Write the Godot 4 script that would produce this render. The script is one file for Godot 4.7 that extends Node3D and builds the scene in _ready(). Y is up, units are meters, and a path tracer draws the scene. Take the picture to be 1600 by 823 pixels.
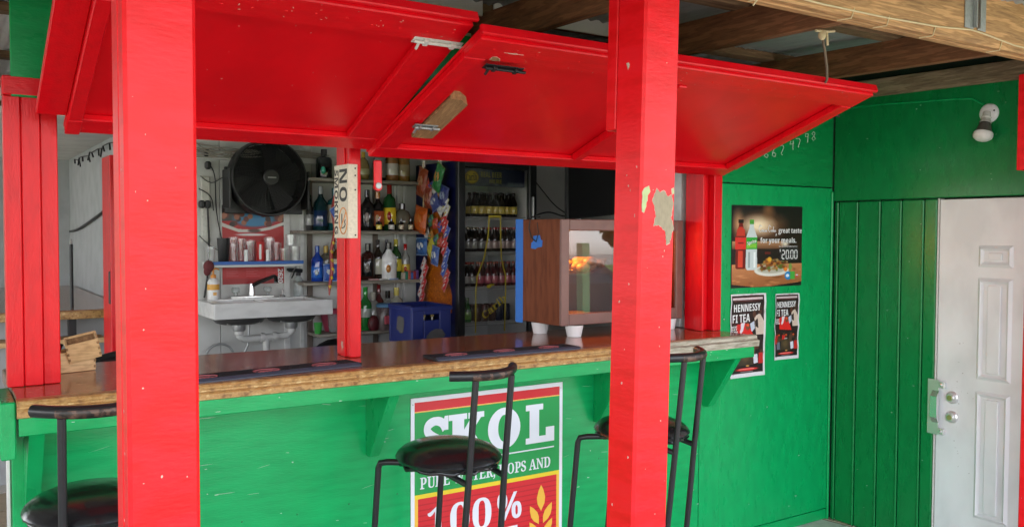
extends Node3D

# ---------------------------------------------------------------- shapes
class Shape:
	var v := PackedVector3Array()
	var n := PackedVector3Array()
	var u := PackedVector2Array()

	func tri_n(a: Vector3, b: Vector3, c: Vector3, na: Vector3, nb: Vector3, nc: Vector3) -> void:
		v.append_array([a, c, b])
		n.append_array([na, nc, nb])
		u.append_array([Vector2.ZERO, Vector2.ZERO, Vector2.ZERO])

	func tri(a: Vector3, b: Vector3, c: Vector3) -> void:
		var m := (b - a).cross(c - a).normalized()
		tri_n(a, b, c, m, m, m)

	func quad(a: Vector3, b: Vector3, c: Vector3, d: Vector3) -> void:
		tri(a, b, c)
		tri(a, c, d)

	func quad_uv(a: Vector3, b: Vector3, c: Vector3, d: Vector3, m := Vector3.ZERO) -> void:
		if m == Vector3.ZERO:
			m = (b - a).cross(c - a).normalized()
		v.append_array([a, c, b, a, d, c])
		n.append_array([m, m, m, m, m, m])
		u.append_array([Vector2(0, 1), Vector2(1, 0), Vector2(1, 1), Vector2(0, 1), Vector2(0, 0), Vector2(1, 0)])

	func box(c: Vector3, s: Vector3, bev := 0.003, b := Basis()) -> Shape:
		var h := s * 0.5
		bev = minf(bev, minf(h.x, minf(h.y, h.z)) * 0.6)
		var g := h - Vector3.ONE * bev
		for ax in 3:
			var a1 := (ax + 1) % 3
			var a2 := (ax + 2) % 3
			for sg: float in [-1.0, 1.0]:
				var p := []
				for q in [Vector2(-1, -1), Vector2(1, -1), Vector2(1, 1), Vector2(-1, 1)]:
					var w := Vector3.ZERO
					w[ax] = h[ax] * sg
					w[a1] = g[a1] * q.x
					w[a2] = g[a2] * q.y
					p.append(c + b * w)
				if sg > 0:
					quad(p[0], p[1], p[2], p[3])
				else:
					quad(p[3], p[2], p[1], p[0])
			for s1: float in [-1.0, 1.0]:
				for s2: float in [-1.0, 1.0]:
					var p := []
					for q in [[1, 0, -1], [1, 0, 1], [0, 1, 1], [0, 1, -1]]:
						var w := Vector3.ZERO
						w[a1] = (h[a1] if q[0] == 1 else g[a1]) * s1
						w[a2] = (h[a2] if q[1] == 1 else g[a2]) * s2
						w[ax] = g[ax] * q[2]
						p.append(c + b * w)
					if s1 * s2 < 0:
						quad(p[0], p[1], p[2], p[3])
					else:
						quad(p[3], p[2], p[1], p[0])
		for sx: float in [-1.0, 1.0]:
			for sy: float in [-1.0, 1.0]:
				for sz: float in [-1.0, 1.0]:
					var px := c + b * Vector3(h.x * sx, g.y * sy, g.z * sz)
					var py := c + b * Vector3(g.x * sx, h.y * sy, g.z * sz)
					var pz := c + b * Vector3(g.x * sx, g.y * sy, h.z * sz)
					if sx * sy * sz > 0:
						tri(px, py, pz)
					else:
						tri(px, pz, py)
		return self

	# box from corner to corner
	func bb(a: Vector3, b: Vector3, bev := 0.003) -> Shape:
		return box((a + b) * 0.5, (b - a).abs(), bev)

	# beam of rectangular section w x h from a to b, «up» the direction of h
	func beam(a: Vector3, b: Vector3, w: float, h: float, up := Vector3.UP, bev := 0.003) -> Shape:
		var z := (b - a).normalized()
		var x := up.cross(z).normalized()
		return box((a + b) * 0.5, Vector3(w, h, a.distance_to(b)), bev, Basis(x, z.cross(x), z))

	func tube(path: Array, r, sides := 8, closed := false, cap := true) -> Shape:
		var m := path.size()
		var rings := []
		var last := Vector3.ZERO
		var cnt := m + (1 if closed else 0)
		for i in cnt:
			var p: Vector3 = path[i % m]
			var d: Vector3
			if closed:
				d = (path[(i + 1) % m] - path[(i - 1 + m) % m]).normalized()
			else:
				d = (path[mini(i + 1, m - 1)] - path[maxi(i - 1, 0)]).normalized()
			if last == Vector3.ZERO:
				last = d.cross(Vector3.UP if absf(d.y) < 0.9 else Vector3.RIGHT).normalized()
			last = (last - d * last.dot(d)).normalized()
			var o := d.cross(last)
			var rr: float = r[i % m] if r is Array else r
			var ring := []
			for k in sides:
				var t := TAU * k / sides
				var q := last * cos(t) + o * sin(t)
				ring.append([p + q * rr, q])
			rings.append([ring, p, d])
		for i in cnt - 1:
			for k in sides:
				var a: Array = rings[i][0][k]
				var b: Array = rings[i][0][(k + 1) % sides]
				var c: Array = rings[i + 1][0][(k + 1) % sides]
				var e: Array = rings[i + 1][0][k]
				tri_n(a[0], b[0], c[0], a[1], b[1], c[1])
				tri_n(a[0], c[0], e[0], a[1], c[1], e[1])
		if cap and not closed:
			for k in sides:
				tri(rings[0][1], rings[0][0][(k + 1) % sides][0], rings[0][0][k][0])
				tri(rings[-1][1], rings[-1][0][k][0], rings[-1][0][(k + 1) % sides][0])
		return self

	# profile of Vector2(radius, height) turned about the y axis
	func lathe(prof: Array, o := Vector3.ZERO, sides := 16, b := Basis(), flat := Vector2.ONE) -> Shape:
		var k := prof.size()
		var sn := []
		for i in k - 1:
			var d: Vector2 = prof[i + 1] - prof[i]
			sn.append(Vector2(d.y, -d.x).normalized())
		for i in k - 1:
			var n0: Vector2 = sn[i]
			var n1: Vector2 = sn[i]
			if i > 0 and n0.dot(sn[i - 1]) > 0.75:
				n0 = (n0 + sn[i - 1]).normalized()
			if i < k - 2 and n1.dot(sn[i + 1]) > 0.75:
				n1 = (n1 + sn[i + 1]).normalized()
			for s in sides:
				var w := []
				for q in [[i, s, n0], [i, s + 1, n0], [i + 1, s + 1, n1], [i + 1, s, n1]]:
					var t: float = TAU * q[1] / sides
					var pr: Vector2 = prof[q[0]]
					var nn: Vector2 = q[2]
					w.append([o + b * Vector3(cos(t) * pr.x * flat.x, pr.y, -sin(t) * pr.x * flat.y), b * Vector3(cos(t) * nn.x, nn.y, -sin(t) * nn.x)])
				if prof[i].x > 1e-6:
					tri_n(w[0][0], w[1][0], w[2][0], w[0][1], w[1][1], w[2][1])
				if prof[i + 1].x > 1e-6:
					tri_n(w[0][0], w[2][0], w[3][0], w[0][1], w[2][1], w[3][1])
		return self

	# outline in the xy plane of xf, pushed along its z from 0 to d
	func prism(poly: PackedVector2Array, xf: Transform3D, d: float) -> Shape:
		if Geometry2D.is_polygon_clockwise(poly):
			poly = poly.duplicate()
			poly.reverse()
		var ix := Geometry2D.triangulate_polygon(poly)
		for i in range(0, ix.size(), 3):
			var a := poly[ix[i]]
			var b := poly[ix[i + 1]]
			var c := poly[ix[i + 2]]
			if (b - a).cross(c - a) < 0:
				var t := b
				b = c
				c = t
			tri(xf * Vector3(a.x, a.y, d), xf * Vector3(b.x, b.y, d), xf * Vector3(c.x, c.y, d))
			tri(xf * Vector3(a.x, a.y, 0), xf * Vector3(c.x, c.y, 0), xf * Vector3(b.x, b.y, 0))
		for i in poly.size():
			var a := poly[i]
			var b := poly[(i + 1) % poly.size()]
			quad(xf * Vector3(a.x, a.y, 0), xf * Vector3(b.x, b.y, 0), xf * Vector3(b.x, b.y, d), xf * Vector3(a.x, a.y, d))
		return self

	func ball(c: Vector3, r: Vector3, sides := 12, rows := 8) -> Shape:
		for i in rows:
			for k in sides:
				var w := []
				for q in [[i, k], [i, k + 1], [i + 1, k + 1], [i + 1, k]]:
					var la: float = -PI / 2 + PI * q[0] / rows
					var lo: float = -TAU * q[1] / sides
					var d := Vector3(cos(la) * cos(lo), sin(la), cos(la) * sin(lo))
					w.append([c + d * r, (d / r).normalized()])
				if i > 0:
					tri_n(w[0][0], w[1][0], w[2][0], w[0][1], w[1][1], w[2][1])
				if i < rows - 1:
					tri_n(w[0][0], w[2][0], w[3][0], w[0][1], w[2][1], w[3][1])
		return self

	func mesh(m: Material) -> ArrayMesh:
		var a := []
		a.resize(Mesh.ARRAY_MAX)
		a[Mesh.ARRAY_VERTEX] = v
		a[Mesh.ARRAY_NORMAL] = n
		a[Mesh.ARRAY_TEX_UV] = u
		var r := ArrayMesh.new()
		r.add_surface_from_arrays(Mesh.PRIMITIVE_TRIANGLES, a)
		r.surface_set_material(0, m)
		return r

# ---------------------------------------------------------------- flat print (posters, labels)
class Print:
	var im: Image
	var w: int
	var h: int
	func _init(ww: int, hh: int, c: Color) -> void:
		w = ww
		h = hh
		im = Image.create(w, h, true, Image.FORMAT_RGB8)
		im.fill(c)
	func rect(x0: float, y0: float, x1: float, y1: float, c: Color) -> void:
		im.fill_rect(Rect2i(int(x0 * w), int(y0 * h), maxi(1, int((x1 - x0) * w)), maxi(1, int((y1 - y0) * h))), c)
	func fade(x0: float, y0: float, x1: float, y1: float, a: Color, b: Color, across := false) -> void:
		for y in range(int(y0 * h), mini(h, int(y1 * h))):
			for x in range(int(x0 * w), mini(w, int(x1 * w))):
				var t := (float(x) / w - x0) / (x1 - x0) if across else (float(y) / h - y0) / (y1 - y0)
				im.set_pixel(x, y, a.lerp(b, t))
	func blob(cx: float, cy: float, rx: float, ry: float, c: Color, soft := 0.15, most := 1.0) -> void:
		for y in range(maxi(0, int((cy - ry) * h)), mini(h, int((cy + ry) * h) + 1)):
			for x in range(maxi(0, int((cx - rx) * w)), mini(w, int((cx + rx) * w) + 1)):
				var d := Vector2((float(x) / w - cx) / rx, (float(y) / h - cy) / ry).length()
				var t := clampf((1.0 - d) / soft, 0.0, 1.0) * most
				if t > 0.0:
					im.set_pixel(x, y, im.get_pixel(x, y).lerp(c, t))
	func poly(p: Array, c: Color) -> void:
		var q := PackedVector2Array()
		var lo := Vector2.ONE
		var hi := Vector2.ZERO
		for i in range(0, p.size(), 2):
			var t := Vector2(p[i], p[i + 1])
			q.append(t)
			lo = lo.min(t)
			hi = hi.max(t)
		for y in range(maxi(0, int(lo.y * h)), mini(h, int(hi.y * h) + 1)):
			for x in range(maxi(0, int(lo.x * w)), mini(w, int(hi.x * w) + 1)):
				if Geometry2D.is_point_in_polygon(Vector2((x + 0.5) / w, (y + 0.5) / h), q):
					im.set_pixel(x, y, c)
	func speckle(x0: float, y0: float, x1: float, y1: float, amount: float, rs: RandomNumberGenerator) -> void:
		for y in range(int(y0 * h), mini(h, int(y1 * h))):
			for x in range(int(x0 * w), mini(w, int(x1 * w))):
				var t := rs.randf_range(-amount, amount)
				var c := im.get_pixel(x, y)
				im.set_pixel(x, y, Color(clampf(c.r + t, 0, 1), clampf(c.g + t, 0, 1), clampf(c.b + t, 0, 1)))
	func tex() -> ImageTexture:
		im.generate_mipmaps()
		return ImageTexture.create_from_image(im)

# ---------------------------------------------------------------- things
var M := {}
var rng := RandomNumberGenerator.new()
var taken := {}
const V := Vector3.ZERO

func numbered(called: String) -> String:
	if not taken.has(called):
		taken[called] = 0
		return called
	taken[called] += 1
	return "%s_%03d" % [called, taken[called]]

func thing(called: String, label: String, category: String, at := Vector3.ZERO, group := "", turn := 0.0) -> Node3D:
	var o := Node3D.new()
	o.name = numbered(called)
	o.position = at
	o.rotation.y = turn
	o.set_meta("label", label)
	o.set_meta("category", category)
	if group != "":
		o.set_meta("group", group)
	add_child(o, true)
	return o

var child_count := {}
func part(owner_node: Node, called: String, s: Shape, m: Material, label := "") -> MeshInstance3D:
	return put(owner_node, called, s.mesh(m), label)

func put(owner_node: Node, called: String, mesh: Mesh, label := "") -> MeshInstance3D:
	var o := MeshInstance3D.new()
	var key := str(owner_node.get_instance_id()) + called
	var k: int = child_count.get(key, 0)
	child_count[key] = k + 1
	o.name = called if k == 0 else "%s_%03d" % [called, k]
	o.mesh = mesh
	if label != "":
		o.set_meta("label", label)
	owner_node.add_child(o, true)
	return o

func struct(called: String, s: Shape, m: Material) -> MeshInstance3D:
	var o := MeshInstance3D.new()
	o.name = numbered(called)
	o.mesh = s.mesh(m)
	o.set_meta("kind", "structure")
	add_child(o, true)
	return o

func solo(called: String, label: String, category: String, s: Shape, m: Material, at := Vector3.ZERO, group := "") -> MeshInstance3D:
	var o := MeshInstance3D.new()
	o.name = numbered(called)
	o.mesh = s.mesh(m)
	o.position = at
	o.set_meta("label", label)
	o.set_meta("category", category)
	if group != "":
		o.set_meta("group", group)
	add_child(o, true)
	return o

func copy(o: Node3D, label: String, at: Vector3, turn := 0.0, group := "") -> Node3D:
	var r := o.duplicate()
	var called := String(o.name)
	if called.length() > 4 and called.right(3).is_valid_int():
		called = called.left(-4)
	r.name = numbered(called)
	r.position = at
	r.rotation.y = turn
	r.set_meta("label", label)
	if group != "":
		r.set_meta("group", group)
	add_child(r, true)
	return r

var fonts := {}
func font(family: String, bold: bool, heavy: float) -> Font:
	var key := "%s%s%s" % [family, bold, heavy]
	if not fonts.has(key):
		var f := SystemFont.new()
		f.font_names = PackedStringArray([family])
		f.font_weight = 700 if bold else 400
		if heavy != 0.0:
			var g := FontVariation.new()
			g.base_font = f
			g.variation_embolden = heavy
			fonts[key] = g
		else:
			fonts[key] = f
	return fonts[key]

# lettering fitted into a rectangle w x h, centred on xf, standing out along its z
func letters(owner_node: Node, s: String, w: float, h: float, xf: Transform3D, m: Material, family := "Droid Sans", bold := true, heavy := 0.0, called := "lettering", deep := 0.0012) -> void:
	var t := TextMesh.new()
	t.font = font(family, bold, heavy)
	t.text = s
	t.font_size = 48
	t.pixel_size = 0.01
	t.depth = 0.1
	t.curve_step = 2.0
	t.material = m
	var box := t.get_aabb()
	var sx := w / maxf(box.size.x, 1e-4) if w > 0 else h / maxf(box.size.y, 1e-4)
	var sy := h / maxf(box.size.y, 1e-4)
	var o := put(owner_node, called, t)
	var c := box.get_center()
	o.transform = xf * Transform3D(Basis.from_scale(Vector3(sx, sy, deep / 0.1)), Vector3(-c.x * sx, -c.y * sy, 0))

func look(b: Basis, p: Vector3) -> Transform3D:
	return Transform3D(b, p)

# ---------------------------------------------------------------- materials
func noise(freq: float, kind := FastNoiseLite.TYPE_SIMPLEX_SMOOTH, oct := 4, sd := 1) -> FastNoiseLite:
	var f := FastNoiseLite.new()
	f.noise_type = kind
	f.frequency = freq
	f.fractal_octaves = oct
	f.seed = sd
	return f

func ntex(f: FastNoiseLite, ramp: Gradient = null, size := 512) -> NoiseTexture2D:
	var t := NoiseTexture2D.new()
	t.width = size
	t.height = size
	t.seamless = true
	t.noise = f
	if ramp:
		t.color_ramp = ramp
	return t

func ramp(pts: Array) -> Gradient:
	var g := Gradient.new()
	var o := PackedFloat32Array()
	var c := PackedColorArray()
	for p in pts:
		o.append(p[0])
		c.append(p[1])
	g.offsets = o
	g.colors = c
	return g

func lin(r: float, g: float, b: float) -> Color:
	return Color(r, g, b).linear_to_srgb()

var T := {}
func mat(c: Color, rough := 0.6, opt := {}) -> StandardMaterial3D:
	var m := StandardMaterial3D.new()
	m.albedo_color = c
	m.roughness = rough
	if opt.has("tex"):
		m.albedo_texture = opt.tex
		m.texture_filter = BaseMaterial3D.TEXTURE_FILTER_LINEAR_WITH_MIPMAPS_ANISOTROPIC
	if opt.get("tri", true):
		m.uv1_triplanar = true
		m.uv1_world_triplanar = opt.get("world", true)
		m.uv1_scale = opt.get("scale", Vector3.ONE)
	if opt.has("metal"):
		m.metallic = opt.metal
	if opt.has("spec"):
		m.metallic_specular = opt.spec
	if opt.has("rough_tex"):
		m.roughness_texture = opt.rough_tex
	if opt.has("bump"):
		m.heightmap_enabled = true
		m.heightmap_texture = opt.bump
		m.heightmap_scale = opt.get("depth", 0.1)
	if opt.has("coat"):
		m.clearcoat_enabled = true
		m.clearcoat = opt.coat
		m.clearcoat_roughness = opt.get("coat_rough", 0.1)
	if opt.has("rim"):
		m.rim_enabled = true
		m.rim = opt.rim
	return m

func glass(c: Color, alpha := 0.08, rough := 0.03) -> StandardMaterial3D:
	var m := StandardMaterial3D.new()
	m.transparency = BaseMaterial3D.TRANSPARENCY_ALPHA
	c.a = alpha
	m.albedo_color = c
	m.roughness = rough
	return m

func print_mat(t: Texture2D, rough := 0.5) -> StandardMaterial3D:
	return mat(Color.WHITE, rough, {"tex": t, "tri": false})

func grey(a: float, b: float) -> Array:
	return [[0.0, Color(a, a, a)], [1.0, Color(b, b, b)]]

func make_materials() -> void:
	var soft := ntex(noise(0.008, FastNoiseLite.TYPE_SIMPLEX_SMOOTH, 5, 3), ramp([[0.2, Color(0.93, 0.93, 0.93)], [0.5, Color(0.975, 0.975, 0.975)], [0.8, Color.WHITE]]))
	var fine := ntex(noise(0.05, FastNoiseLite.TYPE_SIMPLEX_SMOOTH, 5, 5))
	var cells := ntex(noise(0.03, FastNoiseLite.TYPE_CELLULAR, 3, 8))
	var chips := ntex(noise(0.02, FastNoiseLite.TYPE_SIMPLEX_SMOOTH, 6, 11), ramp([[0.0, Color(0.9, 0.9, 0.9)], [0.3, Color(0.96, 0.96, 0.96)], [0.7, Color.WHITE], [1.0, Color.WHITE]]))
	var woodg := ntex(noise(0.012, FastNoiseLite.TYPE_SIMPLEX_SMOOTH, 6, 21), ramp([[0.15, Color(0.66, 0.62, 0.58)], [0.4, Color(0.88, 0.86, 0.83)], [0.52, Color(0.78, 0.74, 0.69)], [0.7, Color(1, 0.98, 0.96)], [1.0, Color(0.9, 0.87, 0.83)]]))
	var gloss := ntex(noise(0.01, FastNoiseLite.TYPE_SIMPLEX_SMOOTH, 4, 31), ramp(grey(0.88, 1.0)))
	var grain := ntex(noise(0.015, FastNoiseLite.TYPE_SIMPLEX_SMOOTH, 5, 77), ramp([[0.2, Color(0.84, 0.80, 0.76)], [0.5, Color(0.95, 0.93, 0.91)], [0.8, Color.WHITE]]))
	var fade := ntex(noise(0.006, FastNoiseLite.TYPE_SIMPLEX_SMOOTH, 6, 91), ramp([[0.0, Color(0.92, 0.6, 0.6)], [0.42, Color(0.97, 0.7, 0.72)], [0.55, Color(1, 0.85, 0.88)], [0.75, Color(1, 1, 1)]]))
	T = {"grain": grain, "fade": fade, "soft": soft, "fine": fine, "cells": cells, "chips": chips, "wood": woodg, "gloss": gloss}
	var red := lin(0.74, 0.003, 0.010)
	# brush strokes along the length of each board
	M.red_up = mat(red, 0.33, {"spec": 0.42, "tex": soft, "scale": Vector3(4, 1.0, 4), "bump": fine, "depth": 0.06, "rough_tex": gloss})
	M.red_x = mat(red, 0.33, {"spec": 0.42, "tex": soft, "scale": Vector3(1, 4, 4), "bump": fine, "depth": 0.05, "rough_tex": gloss})
	M.red_panel = mat(red, 0.3, {"spec": 0.42, "tex": soft, "scale": Vector3(0.7, 0.7, 0.7)})
	# old outdoor paint, rubbed and faded in patches
	M.red_post = mat(lin(0.78, 0.007, 0.014), 0.36, {"spec": 0.4, "tex": fade, "scale": Vector3(1.3, 4.5, 1.3), "bump": ntex(noise(0.03, FastNoiseLite.TYPE_SIMPLEX_SMOOTH, 5, 93)), "depth": 0.035})
	var green := lin(0.0025, 0.36, 0.098)
	M.green_x = mat(green, 0.27, {"spec": 0.45, "tex": soft, "scale": Vector3(0.8, 5, 5), "bump": fine, "depth": 0.03, "rough_tex": gloss})
	M.green_up = mat(green, 0.3, {"spec": 0.45, "tex": soft, "scale": Vector3(3, 1.2, 3), "bump": fine, "depth": 0.025, "rough_tex": gloss})
	M.green_shaded = mat(lin(0.003, 0.27, 0.068), 0.3, {"spec": 0.42, "tex": soft, "scale": Vector3(1, 4, 4), "bump": fine, "depth": 0.03, "rough_tex": gloss})  # wall green with the shade under the roof put into its colour
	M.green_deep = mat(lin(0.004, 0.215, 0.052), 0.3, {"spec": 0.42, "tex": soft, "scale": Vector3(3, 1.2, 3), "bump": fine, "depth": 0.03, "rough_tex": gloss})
	M.green_worn = mat(lin(0.03, 0.12, 0.03), 0.6, {"tex": woodg, "scale": Vector3(3, 0.6, 3)})
	M.dark_joint = mat(lin(0.004, 0.02, 0.008), 0.9)
	M.chip = mat(lin(0.56, 0.40, 0.32), 0.8)
	M.chip_green = mat(lin(0.42, 0.62, 0.46), 0.6)
	M.bare = mat(lin(0.33, 0.27, 0.18), 0.85, {"tex": soft, "scale": Vector3(12, 6, 12)})
	M.bare_green = mat(lin(0.45, 0.52, 0.25), 0.8, {"tex": soft, "scale": Vector3(12, 6, 12)})
	# timber
	M.rafter = mat(lin(0.31, 0.135, 0.055), 0.75, {"tex": woodg, "scale": Vector3(5, 5, 0.5), "bump": woodg, "depth": 0.1})
	M.purlin = mat(lin(0.30, 0.19, 0.10), 0.8, {"tex": woodg, "scale": Vector3(0.5, 6, 6), "bump": woodg, "depth": 0.1})
	M.plate = mat(lin(0.36, 0.28, 0.18), 0.8, {"tex": woodg, "scale": Vector3(5, 6, 0.5), "bump": woodg, "depth": 0.1})
	M.beam = mat(lin(0.60, 0.345, 0.155), 0.7, {"tex": woodg, "scale": Vector3(0.4, 5, 5), "bump": woodg, "depth": 0.02})
	M.raw = mat(lin(0.42, 0.24, 0.11), 0.8, {"tex": woodg, "scale": Vector3(6, 4, 1), "bump": woodg, "depth": 0.1})
	M.pine = mat(lin(0.74, 0.50, 0.25), 0.6, {"tex": T.grain, "scale": Vector3(2, 9, 9)})
	M.zinc = mat(lin(0.34, 0.36, 0.34), 0.55, {"tex": chips, "scale": Vector3(1.5, 1.5, 0.4), "metal": 0.1})
	M.zinc_pale = mat(lin(0.8, 0.82, 0.79), 0.5, {"tex": chips, "scale": Vector3(1.5, 1.5, 0.4), "metal": 0.0})
	# counter
	var stone := ntex(noise(0.02, FastNoiseLite.TYPE_SIMPLEX_SMOOTH, 6, 41), ramp([[0.2, Color(0.50, 0.32, 0.25)], [0.42, Color(0.56, 0.37, 0.28)], [0.52, Color(0.66, 0.48, 0.38)], [0.62, Color(0.55, 0.36, 0.27)], [0.85, Color(0.72, 0.56, 0.45)]]))
	var edge := ntex(noise(0.016, FastNoiseLite.TYPE_SIMPLEX_SMOOTH, 4, 43), ramp([[0.1, Color(0.46, 0.32, 0.17)], [0.3, Color(0.62, 0.46, 0.27)], [0.45, Color(0.72, 0.57, 0.35)], [0.6, Color(0.66, 0.49, 0.28)], [0.75, Color(0.77, 0.64, 0.43)], [0.9, Color(0.82, 0.72, 0.53)]]))
	M.counter = mat(Color(1, 0.92, 0.86), 0.15, {"tex": stone, "scale": Vector3(2.2, 2.2, 2.2), "spec": 0.6})
	M.counter_edge = mat(Color.WHITE, 0.3, {"tex": edge, "scale": Vector3(2.4, 3.5, 3.5)})
	M.worn_edge = mat(lin(0.52, 0.50, 0.42), 0.7, {"tex": woodg, "scale": Vector3(1, 9, 9), "bump": woodg, "depth": 0.15})
	# interior
	M.white_wall = mat(lin(0.60, 0.60, 0.58), 0.7, {"tex": soft, "scale": Vector3(0.6, 0.6, 0.6), "bump": fine, "depth": 0.04})
	M.grey_wall = mat(lin(0.42, 0.43, 0.44), 0.7, {"tex": soft, "scale": Vector3(0.8, 0.8, 0.8)})
	M.ceiling = mat(lin(0.7, 0.69, 0.66), 0.8, {"tex": soft, "scale": Vector3(0.7, 0.7, 0.7)})
	M.white_board = mat(lin(0.66, 0.66, 0.65), 0.55, {"tex": soft, "scale": Vector3(1, 3, 3)})
	M.door = mat(lin(0.79, 0.82, 0.82), 0.42, {"tex": soft, "scale": Vector3(0.7, 0.4, 0.7)})
	M.floor = mat(lin(0.22, 0.20, 0.18), 0.6, {"tex": chips})
	M.mortar = mat(lin(0.20, 0.18, 0.15), 0.9, {"tex": soft, "scale": Vector3(4, 4, 4), "bump": fine, "depth": 0.2})
	M.ground = mat(lin(0.30, 0.28, 0.245), 0.9, {"tex": soft, "scale": Vector3(0.3, 0.3, 0.3), "bump": fine, "depth": 0.3})
	for k in 4:
		var c: Color = [lin(0.50, 0.46, 0.36), lin(0.44, 0.36, 0.24), lin(0.62, 0.60, 0.54), lin(0.38, 0.38, 0.36)][k]
		M["stone%d" % k] = mat(c, 0.6, {"tex": soft, "scale": Vector3(3, 3, 3), "bump": fine, "depth": 0.15})
	M.grass = mat(lin(0.10, 0.18, 0.03), 0.9, {"tex": soft, "scale": Vector3(0.5, 0.5, 0.5)})
	M.leaf = mat(lin(0.05, 0.10, 0.03), 0.8)
	M.bark = mat(lin(0.12, 0.09, 0.06), 0.9)
	# metals, plastics, glass
	M.black = mat(lin(0.012, 0.012, 0.013), 0.45)
	M.black_tube = mat(lin(0.014, 0.014, 0.015), 0.32, {"bump": fine, "depth": 0.03, "scale": Vector3(3, 3, 3)})
	M.worn_tube = mat(lin(0.16, 0.12, 0.10), 0.45, {"tex": ntex(noise(0.02, FastNoiseLite.TYPE_SIMPLEX_SMOOTH, 5, 61), ramp([[0.0, Color(0.25, 0.22, 0.2)], [0.46, Color(0.3, 0.27, 0.25)], [0.6, Color(0.9, 0.75, 0.66)], [1.0, Color(1, 0.9, 0.85)]])), "scale": Vector3(3, 3, 3)})
	M.vinyl = mat(lin(0.010, 0.010, 0.011), 0.22, {"bump": ntex(noise(0.012, FastNoiseLite.TYPE_SIMPLEX_SMOOTH, 4, 71)), "depth": 0.16, "scale": Vector3(2, 2, 2), "spec": 0.55})
	M.steel = mat(lin(0.72, 0.71, 0.69), 0.36, {"metal": 0.75, "rough_tex": gloss, "scale": Vector3(3, 3, 3)})
	M.chrome = mat(lin(0.78, 0.78, 0.78), 0.18, {"metal": 0.85})
	M.brass = mat(lin(0.66, 0.5, 0.26), 0.35, {"metal": 1.0})
	M.galv = mat(lin(0.42, 0.43, 0.43), 0.45, {"metal": 0.8, "tex": chips, "scale": Vector3(6, 6, 6)})
	M.white_plastic = mat(lin(0.78, 0.78, 0.78), 0.35)
	M.dirty_white = mat(lin(0.62, 0.61, 0.56), 0.6, {"tex": chips, "scale": Vector3(4, 4, 4)})
	M.pvc = mat(lin(0.55, 0.55, 0.53), 0.4)
	M.tape = mat(lin(0.02, 0.17, 0.62), 0.5)
	M.mat_black = mat(lin(0.012, 0.013, 0.016), 0.6)
	M.mat_grey = mat(lin(0.05, 0.06, 0.09), 0.5)
	M.pink = mat(lin(0.42, 0.12, 0.13), 0.6)
	M.tape_yellow = mat(lin(0.46, 0.36, 0.03), 0.5)
	M.pane = glass(Color(0.05, 0.05, 0.05), 0.03, 0.01)
	M.clear = glass(Color(0.3, 0.32, 0.32), 0.04, 0.02)
	M.clear_smoke = glass(Color(0.65, 0.7, 0.7), 0.3, 0.05)
	M.crate = mat(lin(0.005, 0.014, 0.13), 0.4)
	M.paper = mat(lin(0.62, 0.58, 0.52), 0.8)
	M.sign_cream = mat(lin(0.72, 0.66, 0.52), 0.6, {"tex": chips, "scale": Vector3(6, 6, 6)})
	M.print_black = mat(lin(0.03, 0.028, 0.026), 0.6)
	M.print_white = mat(lin(0.78, 0.78, 0.78), 0.5)
	M.print_orange = mat(lin(0.72, 0.30, 0.08), 0.6)
	M.sign_green = mat(lin(0.004, 0.30, 0.06), 0.4)
	M.sign_red = mat(lin(0.62, 0.012, 0.02), 0.4)
	M.sign_red_dark = mat(lin(0.48, 0.006, 0.012), 0.4)
	M.sign_yellow = mat(lin(0.80, 0.60, 0.02), 0.4)
	M.sign_gold = mat(lin(0.82, 0.46, 0.05), 0.4)
	M.sign_white = mat(lin(0.74, 0.75, 0.80), 0.35)
	M.chalk = mat(lin(0.6, 0.7, 0.58), 0.9)
	M.twine = mat(lin(0.62, 0.50, 0.30), 0.9)
	M.rope = mat(lin(0.16, 0.12, 0.08), 0.9)
	M.case_wood = mat(lin(0.20, 0.058, 0.022), 0.5, {"spec": 0.3, "tex": T.grain, "scale": Vector3(3, 0.5, 3)})
	M.case_frame = mat(lin(0.20, 0.10, 0.082), 0.45, {"tex": soft, "scale": Vector3(2, 2, 2)})
	M.bulb = mat(lin(0.75, 0.74, 0.70), 0.3)

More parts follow.
